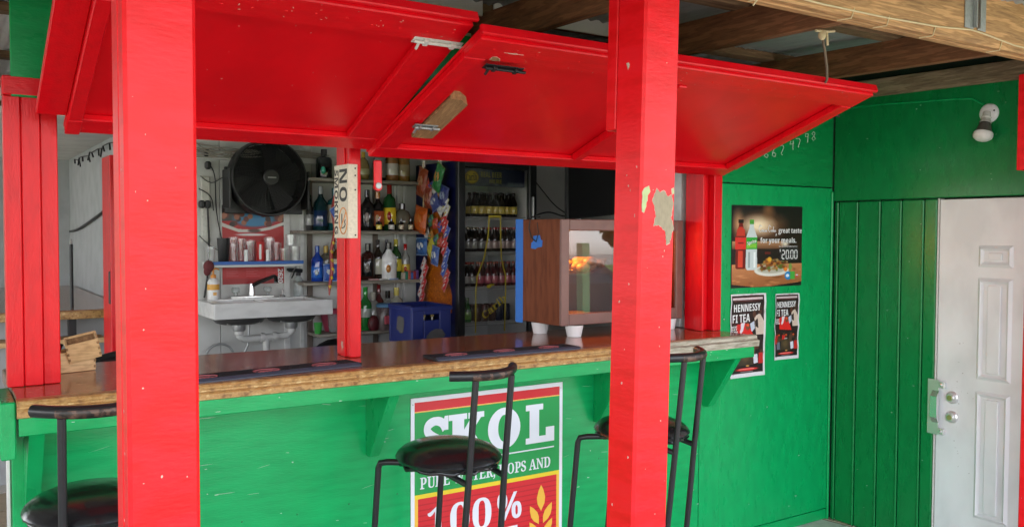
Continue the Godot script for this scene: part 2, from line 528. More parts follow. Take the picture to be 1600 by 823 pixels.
func _ready() -> void:
	rng.seed = 7
	# ------------------------------------------------ camera
	var cam := Camera3D.new()
	cam.name = "camera"
	var yaw := 0.57943
	var pitch := -0.03574
	var roll := 0.0037
	var fw := Vector3(sin(yaw) * cos(pitch), sin(pitch), -cos(yaw) * cos(pitch))
	var rt := Vector3(cos(yaw), 0, sin(yaw))
	var up := rt.cross(fw)
	var r2 := rt * cos(roll) + up * sin(roll)
	var u2 := up * cos(roll) - rt * sin(roll)
	cam.transform = Transform3D(Basis(r2, u2, -fw), Vector3(-4.5557, 1.75, 3.3987))
	cam.fov = 33.42
	cam.near = 0.05
	cam.far = 500.0
	add_child(cam)
	cam.current = true
	# ------------------------------------------------ sky, sun, exposure
	var env := Environment.new()
	env.background_mode = Environment.BG_SKY
	var sky := Sky.new()
	var sm := ProceduralSkyMaterial.new()
	sm.sky_top_color = Color(0.63, 0.70, 0.81)
	sm.sky_horizon_color = Color(0.93, 0.93, 0.92)
	sm.sky_curve = 0.2
	sm.ground_bottom_color = Color(0.5, 0.48, 0.44)
	sm.ground_horizon_color = Color(0.80, 0.79, 0.76)
	sm.energy_multiplier = 1.0
	sky.sky_material = sm
	env.sky = sky
	env.tonemap_mode = Environment.TONE_MAPPER_LINEAR
	env.tonemap_exposure = 7.0
	env.sdfgi_enabled = true
	env.ssao_enabled = true
	env.ssil_enabled = true
	var we := WorldEnvironment.new()
	we.name = "world"
	we.environment = env
	add_child(we)
	var sun := DirectionalLight3D.new()
	sun.name = "sun"
	sun.light_color = Color(1.0, 0.95, 0.87)
	sun.light_energy = 0.8
	sun.light_angular_distance = 0.5
	sun.shadow_enabled = true
	sun.basis = Basis.looking_at(Vector3(-0.35, -1.5, 0.75).normalized(), Vector3.UP)
	add_child(sun)
	# ------------------------------------------------ the place
	make_materials()
	build_ground()
	build_front_wall()
	build_side_wall()
	build_interior_shell()
	build_roof()
	build_porch_posts()
	build_counter()
	build_window_poles()
	build_flaps()
	build_door()
	build_hall()
	# ------------------------------------------------ the things
	build_stools()
	build_signs()
	build_lamp()
	build_fan()
	build_sink()
	build_glass_shelf()
	build_bottle_shelves()
	build_cooler()
	build_snacks()
	build_crate()
	build_case()
	build_counter_things()
	build_cables()
	build_outside()

# ================================================================ setting
func build_ground() -> void:
	struct("ground", Shape.new().bb(Vector3(-150, -0.3, -150), Vector3(150, -0.03, 150), 0.0), M.ground)
	var porch := struct("porch_floor", Shape.new().bb(Vector3(-9, -0.028, -7.5), Vector3(1.5, -0.006, 3.0), 0.0), M.mortar)
	# crazy paving: a jittered net of four- to six-sided stones, one slab each
	var cell := 0.34
	var count := 0
	var rest := Shape.new()
	var net := {}
	for i in range(-2, 34):
		for j in range(-2, 34):
			net[Vector2i(i, j)] = Vector2(i + rng.randf_range(-0.32, 0.32), j + rng.randf_range(-0.32, 0.32)) * cell
	for i in 32:
		for j in 31:
			var p := [net[Vector2i(i, j)], net[Vector2i(i + 1, j)], net[Vector2i(i + 1, j + 1)], net[Vector2i(i, j + 1)]]
			var mid: Vector2 = (p[0] + p[1] + p[2] + p[3]) * 0.25 + Vector2(-8.6, -7.3)
			var seen_left := mid.x < -3.9 and mid.x > -5.6 and mid.y < -0.9 and mid.y > -6.2
			var seen_front := mid.y > -0.1 and mid.y < 2.6 and mid.x > -5.4 and mid.x < 0.15
			var single := (seen_left or seen_front) and count < 290
			if not single and (mid.y > 2.9 or mid.x > 1.2 or (mid.x > -3.7 and mid.y < 0.0 and mid.y > -2.5)):
				continue
			count += 1 if single else 0
			var poly := PackedVector2Array()
			for k in 4:
				var q: Vector2 = p[k] + Vector2(-8.6, -7.3)
				poly.append(mid + (q - mid) * 0.93)
				if rng.randf() < 0.4:
					var q2: Vector2 = p[(k + 1) % 4] + Vector2(-8.6, -7.3)
					poly.append(mid + ((q + q2) * 0.5 - mid) * rng.randf_range(0.93, 1.0))
			var s := (Shape.new() if single else rest).prism(poly, Transform3D(Basis(Vector3.RIGHT, Vector3(0, 0, 1), Vector3.DOWN), Vector3(0, rng.randf_range(-0.002, 0.003), 0)), 0.02)
			if single:
				part(porch, "paving_stone", s, M["stone%d" % (rng.randi() % 4)])
	part(porch, "further_paving", rest, M.stone0).set_meta("kind", "stuff")

func build_front_wall() -> void:
	var w := thing("front_wall", "green painted front wall of the bar under the counter and round the poster panel", "wall", Vector3(-2.2, 0, 0))
	var o := Vector3(2.2, 0, 0)
	# framing behind the boards, dark in the joints
	part(w, "framing", Shape.new().bb(Vector3(-4.34, 0, -0.09) + o, Vector3(-1.1, 1.15, -0.025) + o).bb(Vector3(-0.98, 0, -0.09) + o, Vector3(-0.004, 2.6, -0.025) + o).bb(Vector3(-4.34, 2.2, -0.09) + o, Vector3(-0.99, 2.62, -0.025) + o).bb(Vector3(-0.01, 0, -0.09) + o, Vector3(0.12, 2.74, -0.003) + o), M.dark_joint)
	part(w, "base_board", Shape.new().bb(Vector3(-4.35, 0.0, -0.022) + o, Vector3(-0.004, 0.062, 0.0) + o), M.green_x)
	part(w, "lower_board", Shape.new().bb(Vector3(-4.31, 0.066, -0.022) + o, Vector3(-1.112, 1.155, 0.0) + o), M.green_x)
	part(w, "end_board", Shape.new().bb(Vector3(-4.36, 0.066, -0.1) + o, Vector3(-4.314, 1.155, 0.001) + o), M.green_up)
	part(w, "poster_board", Shape.new().bb(Vector3(-1.108, 0.066, -0.022) + o, Vector3(-0.955, 1.155, 0.0) + o, 0.002).bb(Vector3(-0.9552, 0.066, -0.022) + o, Vector3(-0.006, 2.022, 0.0) + o), M.green_up)
	part(w, "upper_board", Shape.new().bb(Vector3(-0.985, 2.028, -0.022) + o, Vector3(-0.006, 2.62, 0.0) + o), M.green_shaded)  # darker colour stands for roof shade, as on the header board
	part(w, "header_board", Shape.new().bb(Vector3(-4.345, 2.2, -0.022) + o, Vector3(-0.988, 2.62, -0.001) + o), M.green_shaded)
	part(w, "corner_strip", Shape.new().bb(Vector3(-0.022, 0.0, 0.0005) + o, Vector3(-0.006, 2.0, 0.012) + o, 0.004), M.green_up)
	# scratches and nicks down to the primer
	var nicks := Shape.new()
	for k in 46:
		var x := rng.randf_range(-4.2, -0.05)
		var y := rng.randf_range(0.1, 1.08) if x < -1.0 else rng.randf_range(0.1, 2.0)
		nick(nicks, Transform3D(Basis(), Vector3(x, y, 0.0006) + o), rng.randf_range(0.002, 0.012), rng.randf_range(0.001, 0.003))
	# long fine scratches and scuffs, most of them where knees and stools rub
	for k in 48:
		var x := rng.randf_range(-4.25, -1.15)
		var y := 1.1 - absf(rng.randfn()) * 0.35
		if y > 0.1 and y < 1.09 and not (x > -2.88 and x < -2.02):
			nick(nicks, Transform3D(Basis(Vector3(0, 0, 1), rng.randf_range(-0.25, 0.25)), Vector3(x, y, 0.0006) + o), rng.randf_range(0.008, 0.045), rng.randf_range(0.0004, 0.0009))
	part(w, "paint_nick", nicks, M.chip_green).set_meta("kind", "stuff")
	var heads := Shape.new()
	for k in 15:
		for y: float in [0.095, 0.62, 1.07]:
			heads.lathe([Vector2(0.0045, 0), Vector2(0.0035, 0.0012), Vector2(0, 0.0014)], Vector3(-4.25 + k * 0.222, y + rng.randf_range(-0.01, 0.01), 0.0) + o, 8, Basis(Vector3.RIGHT, Vector3(0, 0, 1), Vector3.DOWN))
	for k in 9:
		for x: float in [-0.92, -0.035]:
			heads.lathe([Vector2(0.0045, 0), Vector2(0.0035, 0.0012), Vector2(0, 0.0014)], Vector3(x + rng.randf_range(-0.006, 0.006), 0.12 + k * 0.23, 0.0) + o, 8, Basis(Vector3.RIGHT, Vector3(0, 0, 1), Vector3.DOWN))
	part(w, "nail_head", heads, M.green_deep).set_meta("kind", "stuff")
	# a number chalked on the wall under the flap
	var ch := Shape.new()
	var strokes := [
		[[0.55, 1], [0.15, 0.45], [0.1, 0.1], [0.5, 0.0], [0.65, 0.3], [0.3, 0.45], [0.12, 0.25]],
		[[0.55, 1], [0.15, 0.45], [0.1, 0.1], [0.5, 0.0], [0.65, 0.3], [0.3, 0.45], [0.12, 0.25]],
		[[0.1, 0.9], [0.45, 1.0], [0.6, 0.75], [0.2, 0.1], [0.4, 0.0]],
		[[0.2, 0.9], [0.0, 0.55], [0.6, 0.65], [0.55, 0.95], [0.5, 0.2], [0.55, 0.0]],
		[[0.05, 0.9], [0.6, 0.95], [0.75, 0.75], [0.45, 0.0]],
		[[0.6, 0.65], [0.15, 0.6], [0.2, 0.95], [0.6, 0.95], [0.55, 0.3], [0.5, 0.0]],
		[[0.4, 0.95], [0.1, 0.7], [0.5, 0.5], [0.1, 0.2], [0.4, 0.0], [0.7, 0.2], [0.45, 0.5], [0.65, 0.8], [0.4, 0.95]],
	]
	var ax := [-0.625, -0.56, -0.49, -0.405, -0.355, -0.275, -0.215]
	var ay := [2.178, 2.187, 2.202, 2.235, 2.252, 2.285, 2.30]
	for i in 7:
		var pts := []
		for q in strokes[i]:
			pts.append(Vector3(ax[i] + q[0] * 0.055, ay[i] + q[1] * 0.055, 0.0004) + o)
		ch.tube(pts, 0.0024, 4)
	part(w, "chalk_number", ch, M.chalk)

func nick(s: Shape, xf: Transform3D, a: float, b: float) -> void:
	var poly := PackedVector2Array()
	var k := 6
	for i in k:
		var t := TAU * i / k
		poly.append(Vector2(cos(t) * a, sin(t) * b) * rng.randf_range(0.5, 1.1))
	s.prism(poly, xf, 0.0006)

func build_side_wall() -> void:
	# the wall with the door, at x = 0, facing the bar stools
	var w := thing("side_wall", "dark green wall with vertical grooved boards beside the white door", "wall", Vector3(0, 0, 1.0))
	var o := Vector3(0, 0, -1.0)
	part(w, "framing", Shape.new().bb(Vector3(0.03, 0, 0.0) + o, Vector3(0.12, 2.6, 0.665) + o).bb(Vector3(0.03, 1.945, 0.665) + o, Vector3(0.12, 2.6, 1.62) + o).bb(Vector3(0.07, 0.0, 0.66) + o, Vector3(0.119, 1.95, 1.625) + o).bb(Vector3(0.024, 2.55, -0.002) + o, Vector3(0.12, 2.78, 1.7) + o).bb(Vector3(0.03, 0, 1.62) + o, Vector3(0.12, 2.6, 1.7) + o), M.dark_joint)
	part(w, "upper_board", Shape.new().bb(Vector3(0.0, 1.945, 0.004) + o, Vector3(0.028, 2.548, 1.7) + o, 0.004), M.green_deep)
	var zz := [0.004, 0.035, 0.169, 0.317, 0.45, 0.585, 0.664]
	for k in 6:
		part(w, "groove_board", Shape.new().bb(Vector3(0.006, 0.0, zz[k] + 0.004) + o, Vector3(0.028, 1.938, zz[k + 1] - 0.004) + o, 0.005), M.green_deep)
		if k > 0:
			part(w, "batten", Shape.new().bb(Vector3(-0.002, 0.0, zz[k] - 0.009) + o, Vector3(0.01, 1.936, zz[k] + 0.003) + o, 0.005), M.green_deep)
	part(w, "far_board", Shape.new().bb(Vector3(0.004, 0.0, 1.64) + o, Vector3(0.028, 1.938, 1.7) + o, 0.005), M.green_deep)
	var nicks := Shape.new()
	var side := Basis(Vector3(0, 0, 1), Vector3.UP, Vector3.LEFT)
	for k in 26:
		nick(nicks, Transform3D(side, Vector3(-0.0003 if k % 2 else 0.005, 0, 0) + Vector3(0, rng.randf_range(0.1, 1.9) if k % 2 == 0 else rng.randf_range(1.98, 2.5), rng.randf_range(0.05, 0.64) if k % 2 == 0 else rng.randf_range(0.1, 1.2)) + o), rng.randf_range(0.002, 0.008), rng.randf_range(0.001, 0.003))
	part(w, "paint_nick", nicks, M.chip_green).set_meta("kind", "stuff")

func build_interior_shell() -> void:
	struct("bar_floor", Shape.new().bb(Vector3(-3.7, 0.2, -2.5), Vector3(0.0, 0.28, -0.1)), M.floor)
	var back := thing("back_wall", "white painted back wall inside the bar behind sink and shelves", "wall", Vector3(-1.8, 0.28, -2.45))
	for k in 6:
		part(back, "wall_board", Shape.new().bb(Vector3(-1.84 + k * 0.62, 0, -0.03), Vector3(-1.84 + k * 0.62 + 0.616, 2.5, 0.03)), M.white_wall)
	part(back, "batten", Shape.new().bb(Vector3(-0.80, 0.5, 0.031), Vector3(-0.76, 2.1, 0.045)), M.white_board)
	part(back, "batten", Shape.new().bb(Vector3(-0.69, 0.5, 0.031), Vector3(-0.66, 2.1, 0.045)), M.white_board)
	part(back, "top_rail", Shape.new().bb(Vector3(-1.86, 1.93, 0.031), Vector3(-0.2, 1.98, 0.07)), M.white_board)
	var inner := thing("inner_side_wall", "off-white inner wall at the far end of the bar behind the television", "wall", Vector3(-0.06, 0.28, -1.2))
	part(inner, "wall_board", Shape.new().bb(Vector3(-0.02, 0, -1.2), Vector3(0.03, 2.5, 1.08)), M.white_wall)
	part(inner, "window_jamb", Shape.new().bb(Vector3(-1.01, 0.94, 0.92), Vector3(-0.955, 1.86, 1.0)), M.white_board)
	part(inner, "wall_return", Shape.new().bb(Vector3(-0.95, 0, 1.05), Vector3(-0.022, 2.4, 1.08)), M.white_wall)
	struct("bar_ceiling", Shape.new().bb(Vector3(-3.68, 2.62, -2.5), Vector3(0.0, 2.66, -0.1)), M.ceiling)

func sheet(x0: float, x1: float, z0: float, z1: float, y0: float, y1: float) -> Shape:
	# corrugated iron, ridges along z
	var s := Shape.new()
	var n := int((x1 - x0) / 0.076 * 6)
	var pts := []
	for i in n + 1:
		var t := float(i) / n
		var x := lerpf(x0, x1, t)
		pts.append([x, sin((x - x0) / 0.076 * TAU) * 0.009, cos((x - x0) / 0.076 * TAU) * 0.009 * TAU / 0.076])
	for i in n:
		var a: Array = pts[i]
		var b: Array = pts[i + 1]
		var na := Vector3(-a[2], 1, 0).normalized()
		var nb := Vector3(-b[2], 1, 0).normalized()
		var p := [Vector3(a[0], y0 + a[1], z0), Vector3(b[0], y0 + b[1], z0), Vector3(b[0], y1 + b[1], z1), Vector3(a[0], y1 + a[1], z1)]
		s.tri_n(p[0], p[2], p[1], na, nb, nb)
		s.tri_n(p[0], p[3], p[2], na, na, nb)
		var d := Vector3(0, -0.0012, 0)
		s.tri_n(p[0] + d, p[1] + d, p[2] + d, -na, -nb, -nb)
		s.tri_n(p[0] + d, p[2] + d, p[3] + d, -na, -nb, -na)
	return s

func build_roof() -> void:
	var roof := thing("porch_roof", "corrugated iron roof on brown rafters over bar and porch", "roof", Vector3(-2.2, 2.55, 0))
	var o := Vector3(2.2, -2.55, 0)
	for x: float in [-10.2, -9.0, -7.8, -6.6, -5.4, -4.45, -3.45, -2.47, -1.62, -0.53]:  # leftmost rafters carry an unseen stretch of roof added to dim the walls
		part(roof, "rafter", Shape.new().beam(Vector3(x, 2.795, -7.0) + o, Vector3(x, 2.632, 1.325) + o, 0.05, 0.145), M.rafter)
	var wall_plate := part(roof, "wall_plate", Shape.new().beam(Vector3(0.0, 2.601, -0.3) + o, Vector3(0.0, 2.561, 1.7) + o, 0.04, 0.10), M.plate)
	wall_plate.set_meta("label", "pale weathered timber along the top of the green side wall")
	for q: Array in [[-0.05, 2.755], [0.74, 2.735], [1.29, 2.722], [2.2, 2.695], [3.2, 2.665], [-1.4, 2.795], [-2.9, 2.832], [-4.4, 2.868], [-5.9, 2.905]]:
		part(roof, "purlin", Shape.new().bb(Vector3(-11.2, q[1] - 0.022, q[0] - 0.045) + o, Vector3(0.7, q[1] + 0.022, q[0] + 0.045) + o, 0.003), M.purlin)
	for k in 15:  # sheets reach out of view left and forward, cutting sky light
		var x0 := -11.2 + k * 0.8
		part(roof, "iron_sheet", sheet(x0 + 2.2, x0 + 2.2 + 0.83, -0.02, 3.3, 2.781 - 2.55 + (k % 2) * 0.003, 2.687 - 2.55 + (k % 2) * 0.003), M.zinc)
		part(roof, "iron_sheet", sheet(x0 + 2.2, x0 + 2.2 + 0.83, -7.2, 0.24, 2.962 - 2.55 + (k % 2) * 0.003, 2.795 - 2.55 + (k % 2) * 0.003), M.zinc_pale)
	for q: Array in [[-3.42, -2.50], [-2.44, -1.65]]:
		part(roof, "pale_strip", Shape.new().bb(Vector3(q[0], 2.715, -0.002) + o, Vector3(q[1], 2.785, 0.012) + o, 0.002), mat(lin(0.82, 0.82, 0.80), 0.6), "white painted strip above the wall between the rafters")
	var beam := thing("porch_beam", "pale wide timber beam across the front of the porch with twine along it", "beam", Vector3(-2.2, 2.53, 1.365))
	part(beam, "plank", Shape.new().bb(Vector3(-9.0, 0.0, 0.002), Vector3(2.9, 0.26, 0.037), 0.004), M.beam)
	part(beam, "plank", Shape.new().bb(Vector3(-9.0, -0.004, -0.037), Vector3(2.9, 0.25, 0.0), 0.004), M.beam)
	part(beam, "steel_strap", Shape.new().bb(Vector3(1.135, 0.055, 0.0375), Vector3(1.20, 0.27, 0.042), 0.001).bb(Vector3(1.23, 0.055, 0.0375), Vector3(1.29, 0.27, 0.042), 0.001).bb(Vector3(1.196, 0.06, 0.042), Vector3(1.204, 0.27, 0.056), 0.001).bb(Vector3(1.226, 0.06, 0.042), Vector3(1.234, 0.27, 0.056), 0.001), M.galv)
	var tw := []
	for q: Array in [[-2.6, 0.09], [-1.2, 0.08], [-0.2, 0.05], [0.05, 0.022], [0.25, 0.018], [0.6, 0.021], [0.95, 0.032], [1.12, 0.045], [1.18, 0.05], [1.26, 0.047], [1.4, 0.036], [1.52, 0.027], [1.8, 0.025], [2.2, 0.04], [2.8, 0.05]]:
		tw.append(Vector3(q[0], q[1], 0.041))
	var twine := Shape.new().tube(tw, 0.0035, 6)
	for x: float in [-0.05, 0.42, 0.63, 0.93, 1.42]:
		twine.tube([Vector3(x - 0.03, -0.008, -0.01), Vector3(x - 0.012, -0.006, 0.037), Vector3(x, 0.03, 0.0405)], 0.0022, 5)
	twine.tube([Vector3(-0.05, 0.09, 0.042), Vector3(-0.08, 0.0, 0.042), Vector3(-0.09, -0.03, 0.02)], 0.0028, 5)
	part(beam, "twine", twine, M.twine)
	# the cord that holds the right flap up
	var cord := thing("hanging_cord", "thin brown cord holding the open flap up from a rafter", "cord", Vector3(-1.6, 2.55, 1.1))
	part(cord, "cord", Shape.new().tube([Vector3(0.0, -0.01, 0.03), Vector3(0.07, -0.06, -0.01), Vector3(0.15, -0.11, -0.06), Vector3(0.225, -0.145, -0.115), Vector3(0.26, -0.152, -0.15)], 0.0055, 6), M.rope)
	part(cord, "knot", Shape.new().ball(Vector3(0.0, -0.012, 0.03), Vector3(0.016, 0.022, 0.016)).tube([Vector3(-0.04, 0.0, 0.03), Vector3(0.03, 0.004, 0.035), Vector3(0.075, 0.012, 0.03)], 0.006, 5).tube([Vector3(0.03, 0.0, 0.03), Vector3(0.035, -0.05, 0.03)], 0.005, 5), M.twine)

func chip_at(owner_node: Node3D, xf: Transform3D, outline: Array, m: Material, called := "bare_patch") -> void:
	# torn outline: each edge broken up; a thin pale primer border shows round the bare core
	var poly := PackedVector2Array()
	var rim := PackedVector2Array()
	var mid := Vector2.ZERO
	for q in outline:
		mid += Vector2(q[0], q[1]) / outline.size()
	for i in outline.size():
		var a := Vector2(outline[i][0], outline[i][1])
		var b := Vector2(outline[(i + 1) % outline.size()][0], outline[(i + 1) % outline.size()][1])
		var steps := maxi(1, int(a.distance_to(b) / 0.006))
		for k in steps:
			var p := a.lerp(b, k / float(steps)) + Vector2(rng.randf_range(-1, 1), rng.randf_range(-1, 1)) * (0.0014 if steps > 1 else 0.0004)
			poly.append(p)
			rim.append(p + (p - mid).normalized() * rng.randf_range(0.0006, 0.003))
	if Geometry2D.triangulate_polygon(poly).is_empty() or Geometry2D.triangulate_polygon(rim).is_empty():
		poly.clear()
		for q in outline:
			poly.append(Vector2(q[0], q[1]))
		rim = poly
	else:
		part(owner_node, "primer_edge", Shape.new().prism(rim, xf, 0.0005), M.chip)
	part(owner_node, called, Shape.new().prism(poly, xf, 0.0011), m)

func leaning_post(called: String, label: String, x: float, z: float, wide: float, deep: float, lean: float, cleat_bottom: float) -> Node3D:
	var p := thing(called, label, "post", Vector3(x, 0, z))
	p.transform.basis = Basis(Vector3(0, 0, 1), -lean)
	p.set_meta("group", "red timber posts along the front of the porch")
	part(p, "post", Shape.new().box(Vector3(0, 1.262, 0), Vector3(wide, 2.524, deep), 0.008), M.red_post)
	if cleat_bottom > 0.0:
		part(p, "cleat_board", Shape.new().bb(Vector3(-wide / 2 + 0.001, cleat_bottom, -deep / 2 - 0.048), Vector3(wide / 2 - 0.004, 2.5, -deep / 2 - 0.001), 0.003), M.red_post)
	else:
		part(p, "backing_board", Shape.new().bb(Vector3(-wide / 2 - 0.002, 0.0, -deep / 2 + 0.002), Vector3(-wide / 2 + 0.02, 2.52, deep / 2 - 0.056), 0.003), M.red_post)
	var nicks := Shape.new()
	for k in 16:
		nick(nicks, Transform3D(Basis(), Vector3(rng.randf_range(-0.5, 0.5) * wide * 0.9, rng.randf_range(0.3, 2.4), deep / 2 + 0.0002)), rng.randf_range(0.001, 0.0025), rng.randf_range(0.0007, 0.004))
		nick(nicks, Transform3D(Basis(Vector3(0, 0, 1), Vector3.UP, Vector3.LEFT), Vector3(-wide / 2 - 0.0002, rng.randf_range(0.3, 2.0), rng.randf_range(-0.4, 0.4) * deep)), rng.randf_range(0.001, 0.004), rng.randf_range(0.002, 0.006))
	part(p, "paint_nick", nicks, M.chip).set_meta("kind", "stuff")
	return p

func build_porch_posts() -> void:
	var a := leaning_post("porch_post", "red timber post in front of the sink end of the counter", -4.149, 1.335, 0.149, 0.13, -0.001, 0.0)
	chip_at(a, Transform3D(Basis(), Vector3(-0.068, 1.0, 0.0652)), [[-0.004, 0.06], [0.002, 0.05], [0.0, 0.02], [0.004, 0.0], [0.001, -0.05], [-0.005, -0.04]], M.chip)
	var b := leaning_post("porch_post", "red timber post with a peeled bare patch, in front of the glass case", -2.755, 1.335, 0.143, 0.13, 0.0225, 2.07)
	var f := Transform3D(Basis(), Vector3(0.0, 0.0, 0.0652))
	chip_at(b, f, [[-0.066, 1.872], [-0.055, 1.885], [-0.04, 1.89], [-0.036, 1.872], [-0.046, 1.86], [-0.05, 1.83], [-0.058, 1.81], [-0.067, 1.815]], M.bare_green)
	chip_at(b, f, [[-0.018, 1.865], [-0.008, 1.885], [0.004, 1.872], [0.02, 1.88], [0.035, 1.862], [0.052, 1.868], [0.06, 1.84], [0.052, 1.80], [0.064, 1.77], [0.056, 1.745], [0.05, 1.72], [0.036, 1.715], [0.03, 1.755], [0.004, 1.775], [-0.018, 1.77], [-0.01, 1.80], [-0.016, 1.83], [-0.026, 1.845]], M.bare)
	chip_at(b, f, [[0.052, 1.885], [0.06, 1.89], [0.064, 1.875], [0.055, 1.872]], M.bare_green)
	chip_at(b, Transform3D(Basis(Vector3(0, 0, 1), Vector3.UP, Vector3.LEFT), Vector3(-0.0717, 2.26, -0.01)), [[-0.006, 0.006], [0.004, 0.008], [0.006, -0.004], [0.0, -0.012], [-0.002, 0.0]], M.chip)
	leaning_post("porch_post", "red timber post standing in front of the white door", -0.217, 1.335, 0.145, 0.13, 0.004, 2.05)

func build_counter() -> void:
	var c := thing("bar_counter", "long bar counter with polished brown top and mottled edge", "counter", Vector3(-2.66, 1.16, 0))
	var o := Vector3(2.66, 0, 0)
	part(c, "counter_top", Shape.new().bb(Vector3(-4.36, 0.006, -0.49) + o, Vector3(-0.985, 0.056, 0.235) + o, 0.004), M.counter)
	# front edge: a moulded nose, granite as far as the second post and worn timber beyond
	var prof := PackedVector2Array([Vector2(0.23, 0.0), Vector2(0.275, 0.0), Vector2(0.284, 0.004), Vector2(0.285, 0.022), Vector2(0.28, 0.027), Vector2(0.272, 0.03), Vector2(0.272, 0.036), Vector2(0.277, 0.04), Vector2(0.278, 0.048), Vector2(0.272, 0.0545), Vector2(0.26, 0.0568), Vector2(0.23, 0.057)])
	var along := Basis(Vector3(0, 0, 1), Vector3.UP, Vector3.LEFT)
	part(c, "edge_moulding", Shape.new().prism(prof, Transform3D(along, Vector3(-1.66, 0, 0) + o), 2.70), M.counter_edge)
	var prof2 := PackedVector2Array([Vector2(0.23, 0.0), Vector2(0.283, 0.0), Vector2(0.286, 0.03), Vector2(0.27, 0.036), Vector2(0.268, 0.052), Vector2(0.262, 0.0565), Vector2(0.23, 0.057)])
	part(c, "end_moulding", Shape.new().prism(prof2, Transform3D(along, Vector3(-0.968, 0, 0) + o), 0.69), M.worn_edge, "worn pale end of the counter edge with its finish gone")
	part(c, "end_cap", Shape.new().bb(Vector3(-0.984, 0.0, -0.1) + o, Vector3(-0.969, 0.052, 0.229) + o), M.worn_edge)
	part(c, "fascia", Shape.new().bb(Vector3(-4.355, -0.058, 0.242) + o, Vector3(-0.988, 0.004, 0.27) + o, 0.003), M.green_x)
	part(c, "end_fascia", Shape.new().bb(Vector3(-4.405, -0.13, -0.04) + o, Vector3(-4.362, 0.052, 0.262) + o, 0.004).bb(Vector3(-4.50, -0.14, -0.1) + o, Vector3(-4.41, 0.05, 0.1) + o, 0.004), M.green_up)
	var tri := PackedVector2Array([Vector2(0.002, 0.004), Vector2(0.24, 0.004), Vector2(0.24, -0.05), Vector2(0.04, -0.345), Vector2(0.002, -0.345)])
	for x: float in [-4.28, -3.02, -1.80, -1.045]:
		part(c, "bracket", Shape.new().prism(tri, Transform3D(along, Vector3(x, -0.004, 0) + o), 0.045), M.green_up)
	part(c, "corner_trim", Shape.new().bb(Vector3(-4.375, -1.16, -0.06) + o, Vector3(-4.362, -0.14, -0.03) + o), M.steel)
	var nicks := Shape.new()
	for k in 20:
		nick(nicks, Transform3D(Basis(), Vector3(rng.randf_range(-4.3, -1.1), rng.randf_range(-0.055, -0.005), 0.2702) + o), rng.randf_range(0.002, 0.012), rng.randf_range(0.001, 0.002))
	part(c, "paint_nick", nicks, M.chip_green).set_meta("kind", "stuff")

func build_window_poles() -> void:
	var a := thing("window_pole", "wide red boarded pole at the open left end of the counter", "pole", Vector3(-4.287, 1.217, -0.05))
	part(a, "board", Shape.new().bb(Vector3(-0.082, 0, -0.02), Vector3(-0.031, 0.985, 0.044), 0.003), M.red_up)
	part(a, "board", Shape.new().bb(Vector3(-0.030, 0, -0.02), Vector3(0.028, 0.985, 0.04), 0.003), M.red_up)
	part(a, "board", Shape.new().bb(Vector3(0.029, 0, -0.05), Vector3(0.082, 0.985, 0.028), 0.003), M.red_up)
	part(a, "head_board", Shape.new().bb(Vector3(-0.084, 0.987, -0.02), Vector3(0.085, 1.052, 0.05), 0.004), M.red_x)
	var b := thing("window_pole", "narrow red pole in the middle of the counter that carries the smoking notice", "pole", Vector3(-3.083, 1.217, -0.13))
	part(b, "pole", Shape.new().bb(Vector3(-0.026, 0, -0.075), Vector3(0.026, 0.98, 0.07), 0.004), M.red_up)
	part(b, "stop_strip", Shape.new().bb(Vector3(-0.033, 0, -0.02), Vector3(-0.0262, 0.97, 0.03), 0.002), M.red_up)
	chip_at(b, Transform3D(Basis(Vector3(0, 0, 1), Vector3.UP, Vector3.LEFT), Vector3(-0.0335, 0.045, 0.004)), [[-0.008, 0.02], [-0.002, 0.012], [0.006, 0.018], [0.004, 0.004], [0.01, -0.004], [0.002, -0.006], [-0.003, -0.02], [-0.006, -0.004], [-0.012, 0.002]], M.chip)
	part(b, "hanging_strap", Shape.new().bb(Vector3(0.05, 0.72, 0.14), Vector3(0.085, 0.83, 0.155), 0.005).lathe([Vector2(0.0175, 0.0), Vector2(0.0175, 0.015), Vector2(0, 0.015)], Vector3(0.0675, 0.72, 0.14), 14, Basis(Vector3.RIGHT, Vector3(0, 0, 1), Vector3.DOWN)), M.red_up)
	part(b, "washer", Shape.new().lathe([Vector2(0.013, 0.0), Vector2(0.013, 0.003), Vector2(0.006, 0.004), Vector2(0, 0.004)], Vector3(0.0675, 0.724, 0.1552), 14, Basis(Vector3.RIGHT, Vector3(0, 0, 1), Vector3.DOWN)), M.galv)
	var c := thing("window_pole", "red pole between the counter end and the green poster wall", "pole", Vector3(-1.03, 1.217, -0.06))
	part(c, "post", Shape.new().bb(Vector3(-0.055, 0, -0.09), Vector3(0.0, 0.86, 0.03), 0.004), M.red_up)
	part(c, "stop_strip", Shape.new().bb(Vector3(-0.07, 0, 0.0), Vector3(-0.0555, 0.86, 0.062), 0.003), M.red_up)
	part(c, "trim_board", Shape.new().bb(Vector3(0.001, 0, -0.02), Vector3(0.06, 0.87, 0.075), 0.003), M.red_up)

